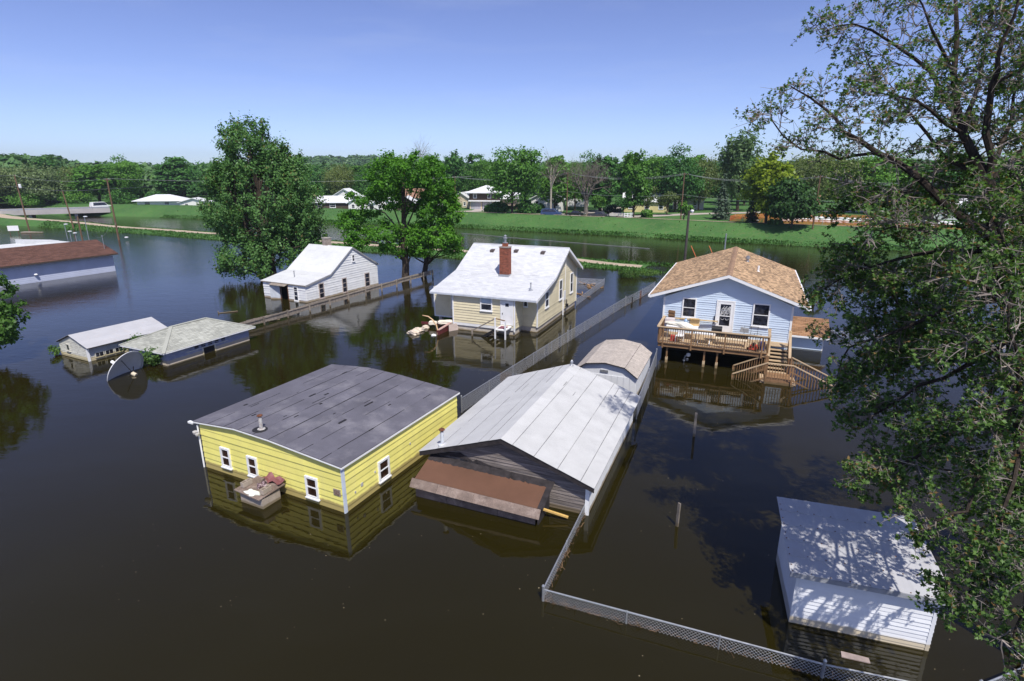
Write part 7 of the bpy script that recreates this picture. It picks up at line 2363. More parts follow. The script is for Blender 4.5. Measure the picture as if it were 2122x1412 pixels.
# ------------------------------------------------------------------ the large maple on the right
def near_maple():
    rng = np.random.default_rng(55); rg = random.Random(55)
    base = Vector((13.25, 11.4, 0))
    r = thing("silver_maple", "large sparse maple with dark limbs filling the right side of the picture", "tree", base)
    TR = [(13.4, 11.3, -1), (12.9, 11.6, 2.2), (12.24, 11.97, 4.89), (11.93, 12.35, 7.21), (11.38, 12.79, 9.41), (11.12, 13.18, 10.69), (10.97, 13.5, 11.79)]
    # name: points, radius, density of sprays per metre, reach, leaf scale
    B = [
        ([(11.1, 13.11, 10.48), (9.74, 14.05, 11.87), (9.06, 14.75, 12.46), (8.49, 15.43, 13.0), (8.27, 15.9, 13.54), (7.42, 16.3, 14.17)], .17, 17, 1.15),
        ([(10.97, 13.5, 11.79), (10.55, 14.03, 12.86), (10.56, 14.74, 14.2), (11.0, 15.83, 16.09), (10.94, 16.51, 18.39)], .20, 17, 1.5),
        ([(10.97, 13.5, 11.79), (10.74, 13.61, 12.84), (10.62, 13.59, 13.83), (10.58, 13.55, 14.4), (10.69, 13.48, 15.2), (11.07, 14.01, 16.98)], .16, 16, 1.3),
        ([(10.48, 14.12, 13.16), (10.25, 15.1, 14.34), (9.78, 16.08, 15.17), (9.09, 16.78, 15.77), (8.47, 17.26, 15.64)], .10, 18, 1.2),
        ([(9.06, 14.75, 12.46), (8.71, 15.75, 12.33), (7.94, 16.35, 12.6), (7.37, 17.11, 13.4), (7.21, 17.17, 13.6)], .07, 17, .85),
        ([(11.21, 13.05, 10.26), (10.64, 14.05, 10.13), (10.12, 14.98, 9.75), (9.39, 15.41, 9.42), (8.84, 15.75, 8.82)], .11, 34, 1.2),
        ([(11.2, 12.53, 9.24), (10.37, 13.15, 8.87), (9.58, 13.66, 8.13), (8.84, 14.13, 7.6), (8.64, 14.1, 6.8)], .11, 38, 1.15),
        ([(11.05, 12.0, 8.49), (10.27, 12.1, 7.78), (9.47, 12.35, 7.21), (8.92, 12.55, 6.51), (8.82, 12.82, 6.0)], .11, 36, 1.05),
        ([(10.89, 11.53, 7.97), (9.63, 10.99, 6.86), (8.85, 10.99, 6.17), (8.42, 11.17, 5.72), (8.05, 11.36, 5.35)], .10, 26, .95),
        ([(10.81, 11.22, 7.65), (9.82, 10.33, 6.41), (9.1, 9.85, 5.49), (8.6, 9.88, 5.25), (8.3, 9.94, 5.1)], .09, 11, .75),
        ([(10.68, 10.89, 7.24), (9.77, 9.75, 6.21), (9.15, 9.09, 5.38), (8.6, 8.79, 4.75), (8.35, 8.64, 4.23)], .08, 20, .62),
        ([(10.51, 10.48, 6.89), (9.77, 9.18, 6.04), (9.15, 8.38, 5.1), (8.75, 7.97, 4.43), (8.45, 7.62, 3.96)], .07, 17, .55),
        ([(10.89, 12.76, 11.05), (10.86, 12.4, 11.58), (10.9, 12.02, 12.27)], .09, 24, 1.0),
        ([(11.1, 13.18, 10.69), (11.39, 14.87, 11.13), (11.11, 15.94, 11.2), (10.7, 16.92, 11.01), (9.87, 17.4, 10.84)], .10, 24, 1.25),
        ([(10.88, 13.52, 11.86), (11.14, 15.23, 12.32), (10.98, 16.62, 13.49), (10.52, 17.39, 14.32), (10.28, 18.21, 15.34)], .10, 19, 1.35),
        ([(10.62, 13.59, 13.83), (10.94, 13.35, 14.07), (11.17, 13.31, 14.62), (11.9, 13.5, 15.6)], .07, 22, 1.1),
        ([(11.05, 12.15, 9.0), (10.86, 11.69, 9.22), (11.08, 11.32, 8.69), (11.4, 10.9, 8.4)], .08, 34, .95),
        ([(10.55, 14.03, 12.86), (9.36, 13.54, 13.31), (8.4, 13.31, 13.58), (7.75, 13.23, 13.67)], .08, 20, .9),
        ([(11.0, 15.83, 16.09), (10.3, 16.2, 16.62), (9.72, 16.62, 16.63), (9.22, 16.92, 16.26)], .07, 18, 1.1),
        ([(12.1, 12.1, 5.8), (11.2, 11.5, 5.6), (10.6, 10.6, 5.0), (10.2, 9.8, 4.2)], .10, 20, .85),
        ([(11.9, 12.3, 7.4), (11.9, 13.6, 7.6), (11.2, 14.8, 7.4), (10.6, 15.6, 6.9)], .10, 40, 1.2),
        ([(11.7, 12.6, 8.6), (12.6, 13.6, 9.8), (13.3, 14.2, 11.0), (13.8, 14.6, 12.6)], .12, 22, 1.4),
        ([(12.1, 12.2, 6.4), (11.7, 11.2, 7.3), (11.1, 10.6, 8.1), (10.5, 10.2, 8.9)], .09, 34, .95),
        ([(11.2, 14.8, 7.4), (10.9, 15.8, 8.6), (10.4, 16.6, 9.4), (10.2, 17.2, 9.9)], .07, 32, 1.1),
        ([(12.2, 12.0, 5.2), (11.6, 12.6, 4.8), (10.8, 13.2, 4.6), (10.2, 13.5, 4.2)], .08, 26, .95),
        # the side of the crown away from the houses
        ([(12.3, 11.95, 4.9), (13.6, 12.2, 6.0), (15.0, 12.6, 6.6), (16.4, 12.9, 6.4)], .11, 22, 1.2),
        ([(12.0, 12.2, 6.8), (13.2, 11.6, 8.2), (14.8, 11.2, 9.0), (16.3, 10.9, 9.0)], .12, 22, 1.3),
        ([(11.6, 12.6, 8.4), (13.0, 13.4, 9.8), (14.6, 14.2, 10.8), (16.0, 14.8, 11.2)], .12, 20, 1.4),
        ([(11.2, 13.1, 10.2), (12.8, 12.4, 11.8), (14.4, 12.0, 12.8), (15.8, 11.8, 13.2)], .12, 19, 1.4),
        ([(11.0, 13.5, 11.8), (12.6, 13.6, 13.6), (14.0, 13.8, 15.2), (15.2, 14.0, 16.4)], .11, 18, 1.4),
        ([(12.2, 12.0, 5.4), (13.4, 13.4, 5.6), (14.8, 14.6, 5.4)], .09, 22, 1.1),
        ([(10.88, 11.81, 9.61), (9.94, 11.34, 10.49), (9.56, 11.43, 11.15), (9.46, 11.67, 11.6)], .08, 24, 0.8),
        ([(10.7, 11.32, 8.69), (9.58, 10.72, 9.45), (8.94, 10.63, 9.85)], .08, 24, 0.8),
        ([(11.15, 12.3, 10.57), (10.31, 11.82, 11.41), (10.03, 11.94, 12.16)], .08, 22, 0.85),
        ([(10.43, 10.76, 7.83), (9.59, 10.06, 7.6), (9.14, 9.75, 7.24)], .08, 26, 0.75),
        ([(11.38, 12.79, 9.41), (12.04, 14.58, 8.4), (11.83, 16.0, 7.91), (10.93, 16.81, 7.85)], .08, 26, 1.3),
        ([(11.49, 12.48, 8.35), (11.76, 13.85, 7.69), (11.38, 14.72, 7.14), (10.65, 15.12, 6.72)], .08, 28, 1.2),
        ([(11.1, 13.18, 10.69), (11.91, 14.91, 9.51), (11.69, 16.28, 8.85), (10.78, 16.98, 8.42)], .08, 24, 1.3),
        ([(11.21, 11.81, 7.87), (11.53, 12.43, 6.44), (11.12, 12.75, 5.77), (10.18, 12.83, 5.34)], .08, 26, 1.0),
        ([(10.97, 13.5, 11.79), (12.13, 14.8, 12.65), (12.88, 15.69, 13.86), (13.71, 16.63, 15.28)], .13, 24, 1.4),
        ([(10.55, 14.03, 12.86), (11.89, 15.69, 13.86), (12.55, 16.59, 15.16), (13.23, 17.56, 16.66)], .12, 22, 1.5),
        ([(11.1, 13.18, 10.69), (12.31, 14.39, 11.28), (13.64, 15.75, 12.33), (14.43, 16.62, 13.49)], .12, 26, 1.3),
        ([(11.31, 12.47, 9.03), (9.9, 11.42, 9.69), (9.08, 11.08, 9.95), (8.61, 11.13, 10.14)], .08, 8, .85),
        ([(11.03, 11.5, 7.54), (9.66, 10.64, 8.49), (8.93, 10.43, 8.85), (8.55, 10.5, 8.73)], .08, 8, .75),
        ([(10.86, 11.05, 7.06), (9.86, 10.34, 8.19), (9.32, 10.23, 9.2), (9.1, 10.33, 9.91)], .07, 8, .7),
        ([(10.56, 14.74, 14.2), (9.66, 14.51, 15.16), (9.21, 14.8, 16.12)], .08, 20, 1.2),
        ([(11.1, 13.11, 10.48), (9.69, 12.39, 10.87), (8.81, 12.16, 10.79), (8.23, 12.39, 10.87), (7.95, 12.6, 10.76)], .08, 20, .8),
        ([(9.74, 14.05, 11.87), (9.24, 13.64, 11.54), (8.87, 13.95, 11.52), (8.36, 14.5, 11.62)], .05, 17, .8),
    ]
    tk = MB()
    loc = lambda p: Vector(p) - base
    tk.tube([loc(p) for p in TR], [.26, .21, .185, .175, .165, .155, .12], 12)
    tw = MB()
    lc, ln, ls = [], [], []                                         # leaf centres, normals, sizes; axis
    lax = []
    def bez(pts, t):
        n = len(pts) - 1
        k = min(int(t * n), n - 1)
        return pts[k].lerp(pts[k + 1], t * n - k), (pts[k + 1] - pts[k]).normalized()
    def leaf(p, d, s):
        lc.append(tuple(p)); lax.append(tuple(d)); ls.append(s)
    def rosette(p, d, n, s):
        a = d.orthogonal().normalized(); b = d.cross(a)
        for k in range(n):
            an = 6.28 * k / n + rg.uniform(-.4, .4)
            q = (a * math.cos(an) + b * math.sin(an)) * .8 + d * rg.uniform(-.1, .7) + Vector((0, 0, -.25))
            q.normalize()
            leaf(p + q * s * .55, q, s * rg.uniform(.7, 1.2))
    def spray(p, d, L, low):
        pts = [p]; dd = d.copy(); q = p
        segs = 4
        for i in range(segs):
            dd = (dd + Vector((rg.uniform(-.3, .3), rg.uniform(-.3, .3), rg.uniform(-.22, .16)))).normalized()
            q = q + dd * L / segs; pts.append(q)
        tw.tube(pts, [.013, .011, .009, .007, .004], 3, cap=False)
        s = rg.uniform(.068, .105) * (1.0 if low else .86)
        rosette(pts[-1], dd, 5 if low else 4, s)
        for i in range(1, segs + 1):
            if rg.random() < (.9 if low else .62):
                sd = dd.orthogonal().normalized() if rg.random() < .5 else -dd.orthogonal().normalized()
                sd = (sd + dd * .6 + Vector((0, 0, rg.uniform(-.3, .3)))).normalized()
                e = pts[i] + sd * L * rg.uniform(.15, .35)
                tw.tube([pts[i], e], [.005, .003], 3, cap=False)
                rosette(e, sd, (4 if low else 3), s * rg.uniform(.8, 1.1))
    for pts, r0, dens, reach in B:
        r0 *= .55; dens *= 1.45; reach *= .92
        P = [loc(p) for p in pts]
        # smooth the bough a little and give it kinks
        Q = []
        for i in range(len(P) - 1):
            Q += [P[i], P[i].lerp(P[i + 1], .5) + Vector((rg.uniform(-.07, .07), rg.uniform(-.07, .07), rg.uniform(-.05, .08)))]
        Q.append(P[-1])
        n = len(Q)
        tk.tube(Q, [r0 * (1 - .86 * i / (n - 1)) + .004 for i in range(n)], 7, cap=False)
        L = sum((P[i + 1] - P[i]).length for i in range(len(P) - 1))
        low = dens >= 33 or pts[-1][2] < 9.2
        # side branches, and sprays along them
        nside = max(5, int(L * 3.2))
        per = max(3, int(L * dens / nside))
        for k in range(nside + 1):
            t = .12 + .88 * k / nside
            p, d = bez(P, min(t, .999))
            sd = Vector((rg.gauss(0, 1), rg.gauss(0, 1), rg.gauss(.15, .8)))
            sd = (sd - d * sd.dot(d)).normalized()
            dr = (sd + d * rg.uniform(.2, .9)).normalized()
            ln_ = reach * rg.uniform(.5, 1.15) * (1.2 - .72 * t)
            mid = p + dr * ln_ * .5 + Vector((0, 0, .06))
            e = p + dr * ln_ + Vector((0, 0, rg.uniform(-.3, .12)))
            rr = max(.012, r0 * .22 * (1.1 - t))
            (tw if rr < .02 else tk).tube([p, mid, e], [rr, rr * .7, rr * .35], 4, cap=False)
            if not low:
                for j in range(3):
                    b0 = p.lerp(e, rg.uniform(.2, 1.0)); q = b0 + Vector((rg.gauss(0, .3), rg.gauss(0, .3), rg.gauss(.05, .25)))
                    tw.tube([b0, b0.lerp(q, .5) + Vector((0, 0, rg.uniform(-.05, .05))), q], [.010, .007, .003], 3, cap=False)
            for j in range(per):
                u = rg.uniform(.25, 1.0)
                b0 = p.lerp(mid, u * 2) if u < .5 else mid.lerp(e, u * 2 - 1)
                dd = (dr * .7 + Vector((rg.gauss(0, .6), rg.gauss(0, .6), rg.gauss(0, .45)))).normalized()
                spray(b0, dd, rg.uniform(.28, .62), low)
    tk.build("trunk", mat("maple_bark", (.050, .040, .033), .95, .35, 3.0, fine=.35, fine_scale=18, stretch=(2, 2, .6), spec=.1), r)
    tw.build("twigs", mat("maple_twig", (.26, .225, .20), .9, .3, 3.0, island=.35, spec=.1), r)
    # leaves: two folded lobed halves each
    C = np.array(lc); AX = unit(np.array(lax)); S = np.array(ls); n = len(C)
    up = np.array([0, 0, 1.0]) + rng.normal(size=(n, 3)) * .55
    sd = unit(np.cross(AX, up)); nr = np.cross(sd, AX)
    S = S[:, None]
    v = np.empty((n, 8, 3))
    v[:, 0] = C - AX * S * .5
    v[:, 1] = C + AX * S * .55
    v[:, 2] = C + sd * S * .48 + AX * S * .12 + nr * S * .16
    v[:, 3] = C + sd * S * .16 + AX * S * .16 + nr * S * .04
    v[:, 4] = C + sd * S * .30 - AX * S * .30 + nr * S * .10
    v[:, 5] = C - sd * S * .48 + AX * S * .12 + nr * S * .16
    v[:, 6] = C - sd * S * .16 + AX * S * .16 + nr * S * .04
    v[:, 7] = C - sd * S * .30 - AX * S * .30 + nr * S * .10
    k = (np.arange(n) * 8)[:, None]
    q = np.concatenate([k + np.array([[0, 4, 2, 3]]), k + np.array([[0, 3, 1, 1]])[:, :4], k + np.array([[0, 6, 5, 7]])], 0)
    tri = np.concatenate([k + np.array([[0, 4, 2]]), k + np.array([[0, 2, 3]]), k + np.array([[0, 3, 1]]), k + np.array([[0, 1, 6]]), k + np.array([[0, 6, 5]]), k + np.array([[0, 5, 7]])], 0)
    me = npmesh("crown", v.reshape(-1, 3), tri, L_MAPLE)
    inst("crown", me, r)
    print("maple leaves", n)
near_maple()
# ================================================================== houses, cars and works beyond the far bank
m_hwhite = mat("far_white_wall", (.70, .69, .66), .7, .05, .5)
m_hroof = mat("far_white_roof", (.68, .69, .70), .8, .05, .5, objvar=.05)
m_hbrown = mat("dark_brown_siding", (.075, .055, .042), .8, .1, .8)
m_hbeige = mat("beige_wall", (.60, .50, .36), .8, .08, .5)
m_hyellow = mat("pale_yellow_wall", (.62, .53, .27), .8, .08, .5)
m_hredroof = mat("far_brown_roof", (.30, .17, .115), .9, .1, .5)

def far_house(name, lbl, loc, az, X, D, ze, rise, m_w, m_r, hip=False, wins=(), doors=(), chim=None, over=.5, ridge='x', z0=-.6):
    """local x along the front, y away; wins/doors are (u, v, w, h) on the front, plane y = 0"""
    r = thing(name, lbl, "house", loc, az)
    xm, ym = X / 2, D / 2
    pf = Plane((0, 0, 0), (1, 0, 0), (0, -1, 0))
    if hip:
        mb = MB(); mb.box(0, X, 0, D, z0, ze); mb.build("wall", m_w, r)
        a = [(-over, -over, ze), (X + over, -over, ze), (X + over, D + over, ze), (-over, D + over, ze)]
        run = min(xm, ym) + over
        if X >= D:
            p = [(-over + run, ym, ze + rise), (X + over - run, ym, ze + rise)]
        else:
            p = [(xm, -over + run, ze + rise), (xm, D + over - run, ze + rise)]
        lo = [(q[0], q[1], q[2] - .15) for q in a]
        mb = MB()
        if X >= D:
            f = [(0, 1, 5, 4), (1, 2, 5), (2, 3, 4, 5), (3, 0, 4)]
        else:
            f = [(0, 1, 4), (1, 2, 5, 4), (2, 3, 5), (3, 0, 4, 5)]
        mb.add(a + p + lo, f + [(0, 6, 7, 1), (1, 7, 8, 2), (2, 8, 9, 3), (3, 9, 6, 0), (9, 8, 7, 6)])
        rf = mb.build("roof", m_r, r)
    elif ridge == 'x':
        side = [(0, z0), (D, z0), (D, ze), (ym, ze + rise), (0, ze)]
        mb = MB(); mb.prism([(0, y, z) for y, z in side], (X, 0, 0)); mb.build("wall", m_w, r)
        mb = MB(); k = rise / ym; slab(mb, [(-over, ze - over * k + .12), (ym, ze + rise + .12), (D + over, ze - over * k + .12)], -over, X + over, .15, axis='x'); rf = mb.build("roof", m_r, r)
    else:
        side = [(0, z0), (X, z0), (X, ze), (xm, ze + rise), (0, ze)]
        mb = MB(); mb.prism([(x, 0, z) for x, z in side], (0, D, 0)); mb.build("wall", m_w, r)
        mb = MB(); k = rise / xm; slab(mb, [(-over, ze - over * k + .12), (xm, ze + rise + .12), (X + over, ze - over * k + .12)], -over, D + over, .15); rf = mb.build("roof", m_r, r)
    for u, v, w, h in wins:
        window(r, pf, u, u + w, v, v + h, m_trim, g_dark, trim=.10, rails=1)
    for u, v, w, h in doors:
        mb = MB(); pf.box(mb, u, u + w, v, v + h, .005, .05); mb.build("door", m_hwhite, r)
    if chim:
        mb = MB(); mb.box(chim[0], chim[0] + .7, chim[1], chim[1] + .7, ze, ze + rise + .9); mb.build("chimney", m_brick, rf)
    return r

def garage_house():
    r = thing("garage_house", "dark brown two storey house with two garage doors beyond the levee", "house", (-11.6, 157.6, LAND), 6)
    mb = MB(); mb.box(0, 8.4, 0, 9, -.6, 4.4); mb.build("wall", m_hbrown, r)
    pf = Plane((0, 0, 0), (1, 0, 0), (0, -1, 0))
    siding(r, pf, [(0, 2.5), (8.4, 2.5), (8.4, 4.4), (0, 4.4)], .3, m_hbrown, .03)
    mb = MB(); mb.box(-.1, 8.5, -.9, -.02, 2.1, 2.4); mb.build("canopy", m_trim, r)
    for u in (.5, 3.6):
        d = MB(); pf.box(d, u, u + 2.7, -.2, 2.0, .01, .04); d = d.build("garage_door", mat("grey_garage_door", (.42, .41, .45), .6), r)
        for k in range(4):
            mb = MB(); pf.box(mb, u + .05, u + 2.65, -.15 + k * .54, .35 + k * .54, .041, .06); mb.build("door_panel", mat("grey_garage_door", (.42, .41, .45), .6), d)
    for u in (.3, 3.3, 6.4):
        mb = MB(); pf.box(mb, u - .16, u + .16, -.3, 2.1, .005, .09); mb.build("pier", m_hbeige, r)
    window(r, pf, 1.1, 2.1, 2.95, 4.1, m_trim, g_dark, trim=.1); window(r, pf, 5.0, 6.0, 2.95, 4.1, m_trim, g_dark, trim=.1)
    a = [(-1.0, -1.0, 4.45), (9.4, -1.0, 4.45), (9.4, 10, 4.45), (-1.0, 10, 4.45)]
    p = [(4.2, 4.2, 6.3), (4.2, 4.9, 6.3)]
    lo = [(q[0], q[1], q[2] - .2) for q in a]
    mb = MB(); mb.add(a + p + lo, [(0, 1, 4), (1, 2, 5, 4), (2, 3, 5), (3, 0, 4, 5), (0, 6, 7, 1), (1, 7, 8, 2), (2, 8, 9, 3), (3, 9, 6, 0), (9, 8, 7, 6)]); mb.build("roof", m_hroof, r)
    mb = MB(); mb.box(8.42, 13, .6, 8, -.3, 3.0); mb.build("side_wing", m_hbeige, r)
    mb = MB(); slab(mb, [(-.3, 2.9), (4.2, 4.3), (8.6, 2.9)], 8.5, 13.6, .15, axis='x'); mb.build("wing_roof", m_hroof, r)
    mb = MB(); mb.box(8.45, 13, -1.2, .55, .95, 1.1); mb.build("porch_deck", m_oldply, r)
    for x in (8.6, 9.6, 10.6, 11.6, 12.8):
        mb = MB(); mb.box(x - .06, x + .06, -1.15, -1.03, -.4, 1.9); mb.build("porch_post", m_hbrown, r)
    mb = MB(); mb.box(8.5, 12.9, -1.15, -1.05, 1.75, 1.85); mb.build("porch_rail", m_hbrown, r)
garage_house()
far_house("beige_house", "beige gabled house left of the brown garage house", (-17.2, 166.0, LAND), 8, 5.2, 9, 2.4, 1.7, m_hbeige, m_hroof, ridge='y', wins=((1.0, .5, .8, 1.2), (3.4, .5, .7, 1.1)))
far_house("brown_roof_house", "house with a long red brown roof half hidden behind the oak", (-32.0, 173.0, LAND), 0, 12.5, 8, 2.6, 2.2, m_hwhite, m_hredroof, wins=((1.5, .8, 1.2, 1.2), (6, .8, 1.2, 1.2), (9.5, .8, 1.2, 1.2)))
far_house("long_white_house", "long low white roofed building between the cottonwood and the oak", (-53.5, 155.5, LAND), -4, 9.5, 7, 2.0, 1.4, m_hbrown, m_hroof, wins=((4.5, .5, 1.6, 1.1), (1.2, .5, 1.2, 1.1)))
far_house("white_gable_house", "white gabled house seen through the oak's left lobe", (-43.2, 153.0, LAND), -4, 5.5, 7, 2.0, 1.6, m_hwhite, m_hroof, ridge='y', wins=((.8, .5, .9, 1.1), (3.4, .5, .9, 1.1)))
far_house("white_gable_house", "white gabled house left of the oak's trunk", (-36.5, 152.5, LAND), -3, 5.0, 7, 1.9, 1.6, m_hwhite, m_hroof, ridge='y', wins=((1.2, .4, 1.0, 1.1),))
far_house("white_gable_house", "white gabled house with dark carport right of the oak's trunk", (-30.3, 152.0, LAND), -3, 5.0, 7, 1.9, 1.6, m_hbrown, m_hroof, ridge='y')
far_house("pale_gable", "small pale upper roof seen above the white roofs left of the oak", (-52.0, 170.0, LAND), -2, 6.0, 7, 3.2, 1.8, m_hwhite, m_hroof, ridge='y', wins=((1.2, 1.4, 1.0, 1.2),))
far_house("hip_house", "low white hip roofed house left of the tall cottonwood", (-111.5, 172.5, LAND), -10, 12.0, 8, 1.5, 1.7, m_hwhite, m_hroof, hip=True, over=1.0, wins=((2, .3, 1.6, .9), (7.5, .3, 1.4, .9)), doors=((5, -.3, 1, 1.7),))
far_house("carport_house", "lower white roofed house just left of the cottonwood", (-97.5, 170.0, LAND), -14, 7.5, 6, 1.2, 1.1, m_hwhite, m_hroof, ridge='y', wins=((1.4, .2, 1.0, .7), (4.8, .2, 1.0, .7)))
far_house("white_porch_house", "white house in the shade behind the pale dead trunk", (5.0, 150.5, LAND), 10, 8.2, 7, 3.2, 2.0, m_hwhite, m_hroof, ridge='y', wins=((1.0, 1.2, 1.0, 1.4), (6.0, 1.2, 1.0, 1.4)), doors=((3.4, 0, 1.0, 2.1),))
far_house("white_garage", "small white garage left of the bare grey tree", (16.2, 170.5, LAND), 15, 5.6, 6, 2.3, 1.4, m_hwhite, m_hroof, ridge='y', wins=((2.2, .7, .9, 1.0),))
far_house("yellow_house", "pale yellow house behind the trees right of the white fence", (28.3, 147.0, LAND), 14, 11.0, 8, 2.7, 2.0, m_hyellow, m_hroof, wins=((1.2, .8, 1.2, 1.3), (5.2, .8, 1.2, 1.3), (8.6, .8, 1.2, 1.3)), chim=(5.5, 4))
far_house("white_corner_house", "white house glimpsed behind the dark round tree", (44.0, 158.5, LAND), 15, 8.0, 7, 3.0, 2.2, m_hwhite, m_hredroof, ridge='y', wins=((1.2, 1.0, 1.0, 1.3), (5.2, 1.0, 1.0, 1.3)))
far_house("white_block_house", "white building behind the sandbags seen through the large tree", (90.5, 124.0, LAND), 40, 9.5, 9, 3.2, 1.2, m_hwhite, m_hroof, hip=True, wins=((1.5, 1.0, 1.2, 1.2), (6.0, 1.0, 1.2, 1.2)))
far_house("white_far_house", "white house glimpsed behind the yellow green tree", (62.0, 137.0, LAND), 28, 9.0, 7, 2.6, 1.8, m_hwhite, m_hredroof, wins=((1.2, .8, 1.0, 1.2), (5.5, .8, 1.0, 1.2)))

# ------------------------------------------------------------------ vehicles
def car(name, lbl, cat, loc, az, L, W_, H, paint, style='sedan', group=None):
    """outline swept across the width with tumblehome; glass, lamps and wheels are parts"""
    r = thing(name, lbl, cat, loc, az, group)
    if style == 'sedan':
        prof = [(0, .38), (0, .72), (.10, .80), (.30, .86), (.42, H), (.68, H), (.80, .92), (.97, .86), (1.0, .72), (1.0, .38)]
        gl = [(.325, .88), (.435, H - .07), (.665, H - .07), (.775, .92)]
    elif style == 'van':
        prof = [(0, .38), (0, .85), (.04, H - .1), (.12, H), (.66, H), (.80, 1.08), (.97, .92), (1.0, .75), (1.0, .38)]
        gl = [(.07, 1.05), (.10, H - .1), (.66, H - .1), (.765, 1.08)]
    else:                                                          # pickup
        prof = [(0, .45), (0, .98), (.40, .98), (.43, H), (.64, H), (.74, 1.0), (.97, .94), (1.0, .8), (1.0, .45)]
        gl = [(.445, 1.05), (.455, H - .08), (.63, H - .08), (.705, 1.04)]
    n = len(prof)
    def half(z):
        return W_ / 2 * (1 - max(0, z - .85) * .16)
    vs = []
    for s in (-1, 1):
        vs += [((t - .5) * L, s * half(z), z) for t, z in prof]
    fs = [tuple(range(n)), tuple(range(n, 2 * n))[::-1]] + [(i, n + i, n + (i + 1) % n, (i + 1) % n) for i in range(n)]
    mb = MB(); mb.add(vs, fs); b = mb.build("body", paint, r)
    bv = b.modifiers.new("soft", 'BEVEL'); bv.width = .05; bv.segments = 2
    for s in (-1, 1):
        mb = MB(); mb.prism([((t - .5) * L, s * (half(z) + .004), z) for t, z in gl], (0, s * .012, 0)); mb.build("side_window", g_dark, r)
    i = 4 if style == 'sedan' else 4 if style == 'van' else 4
    for (ta, za), (tb, zb) in ((gl[2], gl[3]), (gl[1], gl[0])):
        d = .012 if tb > ta else -.012
        mb = MB(); mb.hexa([((ta - .5) * L + d * 2 + .02 * (1 if d > 0 else -1), -half(za) + .12, za), ((tb - .5) * L + d * 2 + .02 * (1 if d > 0 else -1), -half(zb) + .10, zb), ((tb - .5) * L + d * 2 + .02 * (1 if d > 0 else -1), half(zb) - .10, zb), ((ta - .5) * L + d * 2 + .02 * (1 if d > 0 else -1), half(za) - .12, za),
                            ((ta - .5) * L + d * 5 + .02, -half(za) + .12, za + .03), ((tb - .5) * L + d * 5 + .02, -half(zb) + .10, zb + .03), ((tb - .5) * L + d * 5 + .02, half(zb) - .10, zb + .03), ((ta - .5) * L + d * 5 + .02, half(za) - .12, za + .03)])
        mb.build("windscreen", g_dark, r)
    for tx in (.18, .80):
        for s in (-1, 1):
            mb = MB(); x = (tx - .5) * L; y = s * (W_ / 2 - .10)
            mb.tube([(x, y - .11, .32), (x, y + .11, .32)], .32, 14); w = mb.build("wheel", m_black, r)
            mb = MB(); mb.tube([(x, y + s * .112, .32), (x, y + s * .13, .32)], .19, 10); mb.build("hubcap", m_galv, w)
    for s in (-1, 1):
        mb = MB(); mb.box(L / 2 - .02, L / 2 + .025, s * W_ * .36 - .14, s * W_ * .36 + .14, .62, .76); mb.build("headlight", m_trim, r)
        mb = MB(); mb.box(-L / 2 - .025, -L / 2 + .02, s * W_ * .38 - .12, s * W_ * .38 + .12, .62, .78); mb.build("tail_light", mat("red_lens", (.35, .02, .02), .3), r)
    return r
def paint(n, c):
    return mat("car_paint_" + n, c, .28, .03, 1, spec=.6)
car("minivan", "dark blue minivan parked behind the pale dead trunk", "car", (9.0, 131.6, LAND + .02), 15, 4.7, 1.85, 1.72, paint("blue", (.035, .06, .15)), 'van')
car("sedan", "dark grey sedan parked in front of the bare grey tree's right side", "car", (19.1, 127.5, LAND + .02), 25, 4.6, 1.75, 1.38, paint("grey", (.05, .048, .058)))
car("sedan", "black low car parked left of the bare grey tree", "car", (14.3, 131.0, LAND + .02), 20, 4.4, 1.75, 1.35, paint("black", (.015, .015, .017)))
car("white_van", "white van at the right end of the bridge", "van", (-121.0, 170.5, 1.62), -57, 5.2, 2.0, 2.0, paint("white", (.72, .72, .72)), 'van')
CG = "vehicles at the left end of the bridge"
car("pickup_truck", "white pickup at the left end of the bridge, nearest the dirt track", "truck", (-146.5, 147.0, 1.45), -20, 5.2, 1.95, 1.75, paint("white", (.72, .72, .72)), 'pickup', CG)
car("sedan", "white sedan behind the white pickup by the bridge", "car", (-149.0, 155.0, 1.45), -40, 4.5, 1.75, 1.4, paint("white", (.72, .72, .72)), 'sedan', CG)
car("sedan", "dark blue car at the left edge beyond the bridge end", "car", (-153.0, 158.5, 1.45), -35, 4.5, 1.75, 1.4, paint("navy", (.03, .035, .09)), 'sedan', CG)
car("sedan", "red car at the far left edge by the bridge end", "car", (-152.5, 150.5, 1.45), -30, 4.4, 1.75, 1.38, paint("red", (.35, .035, .03)), 'sedan', CG)
car("pickup_truck", "dark pickup just left of the bridge parapet", "truck", (-145.5, 158.5, 1.45), -45, 5.0, 1.9, 1.75, paint("charcoal", (.03, .03, .035)), 'pickup', CG)
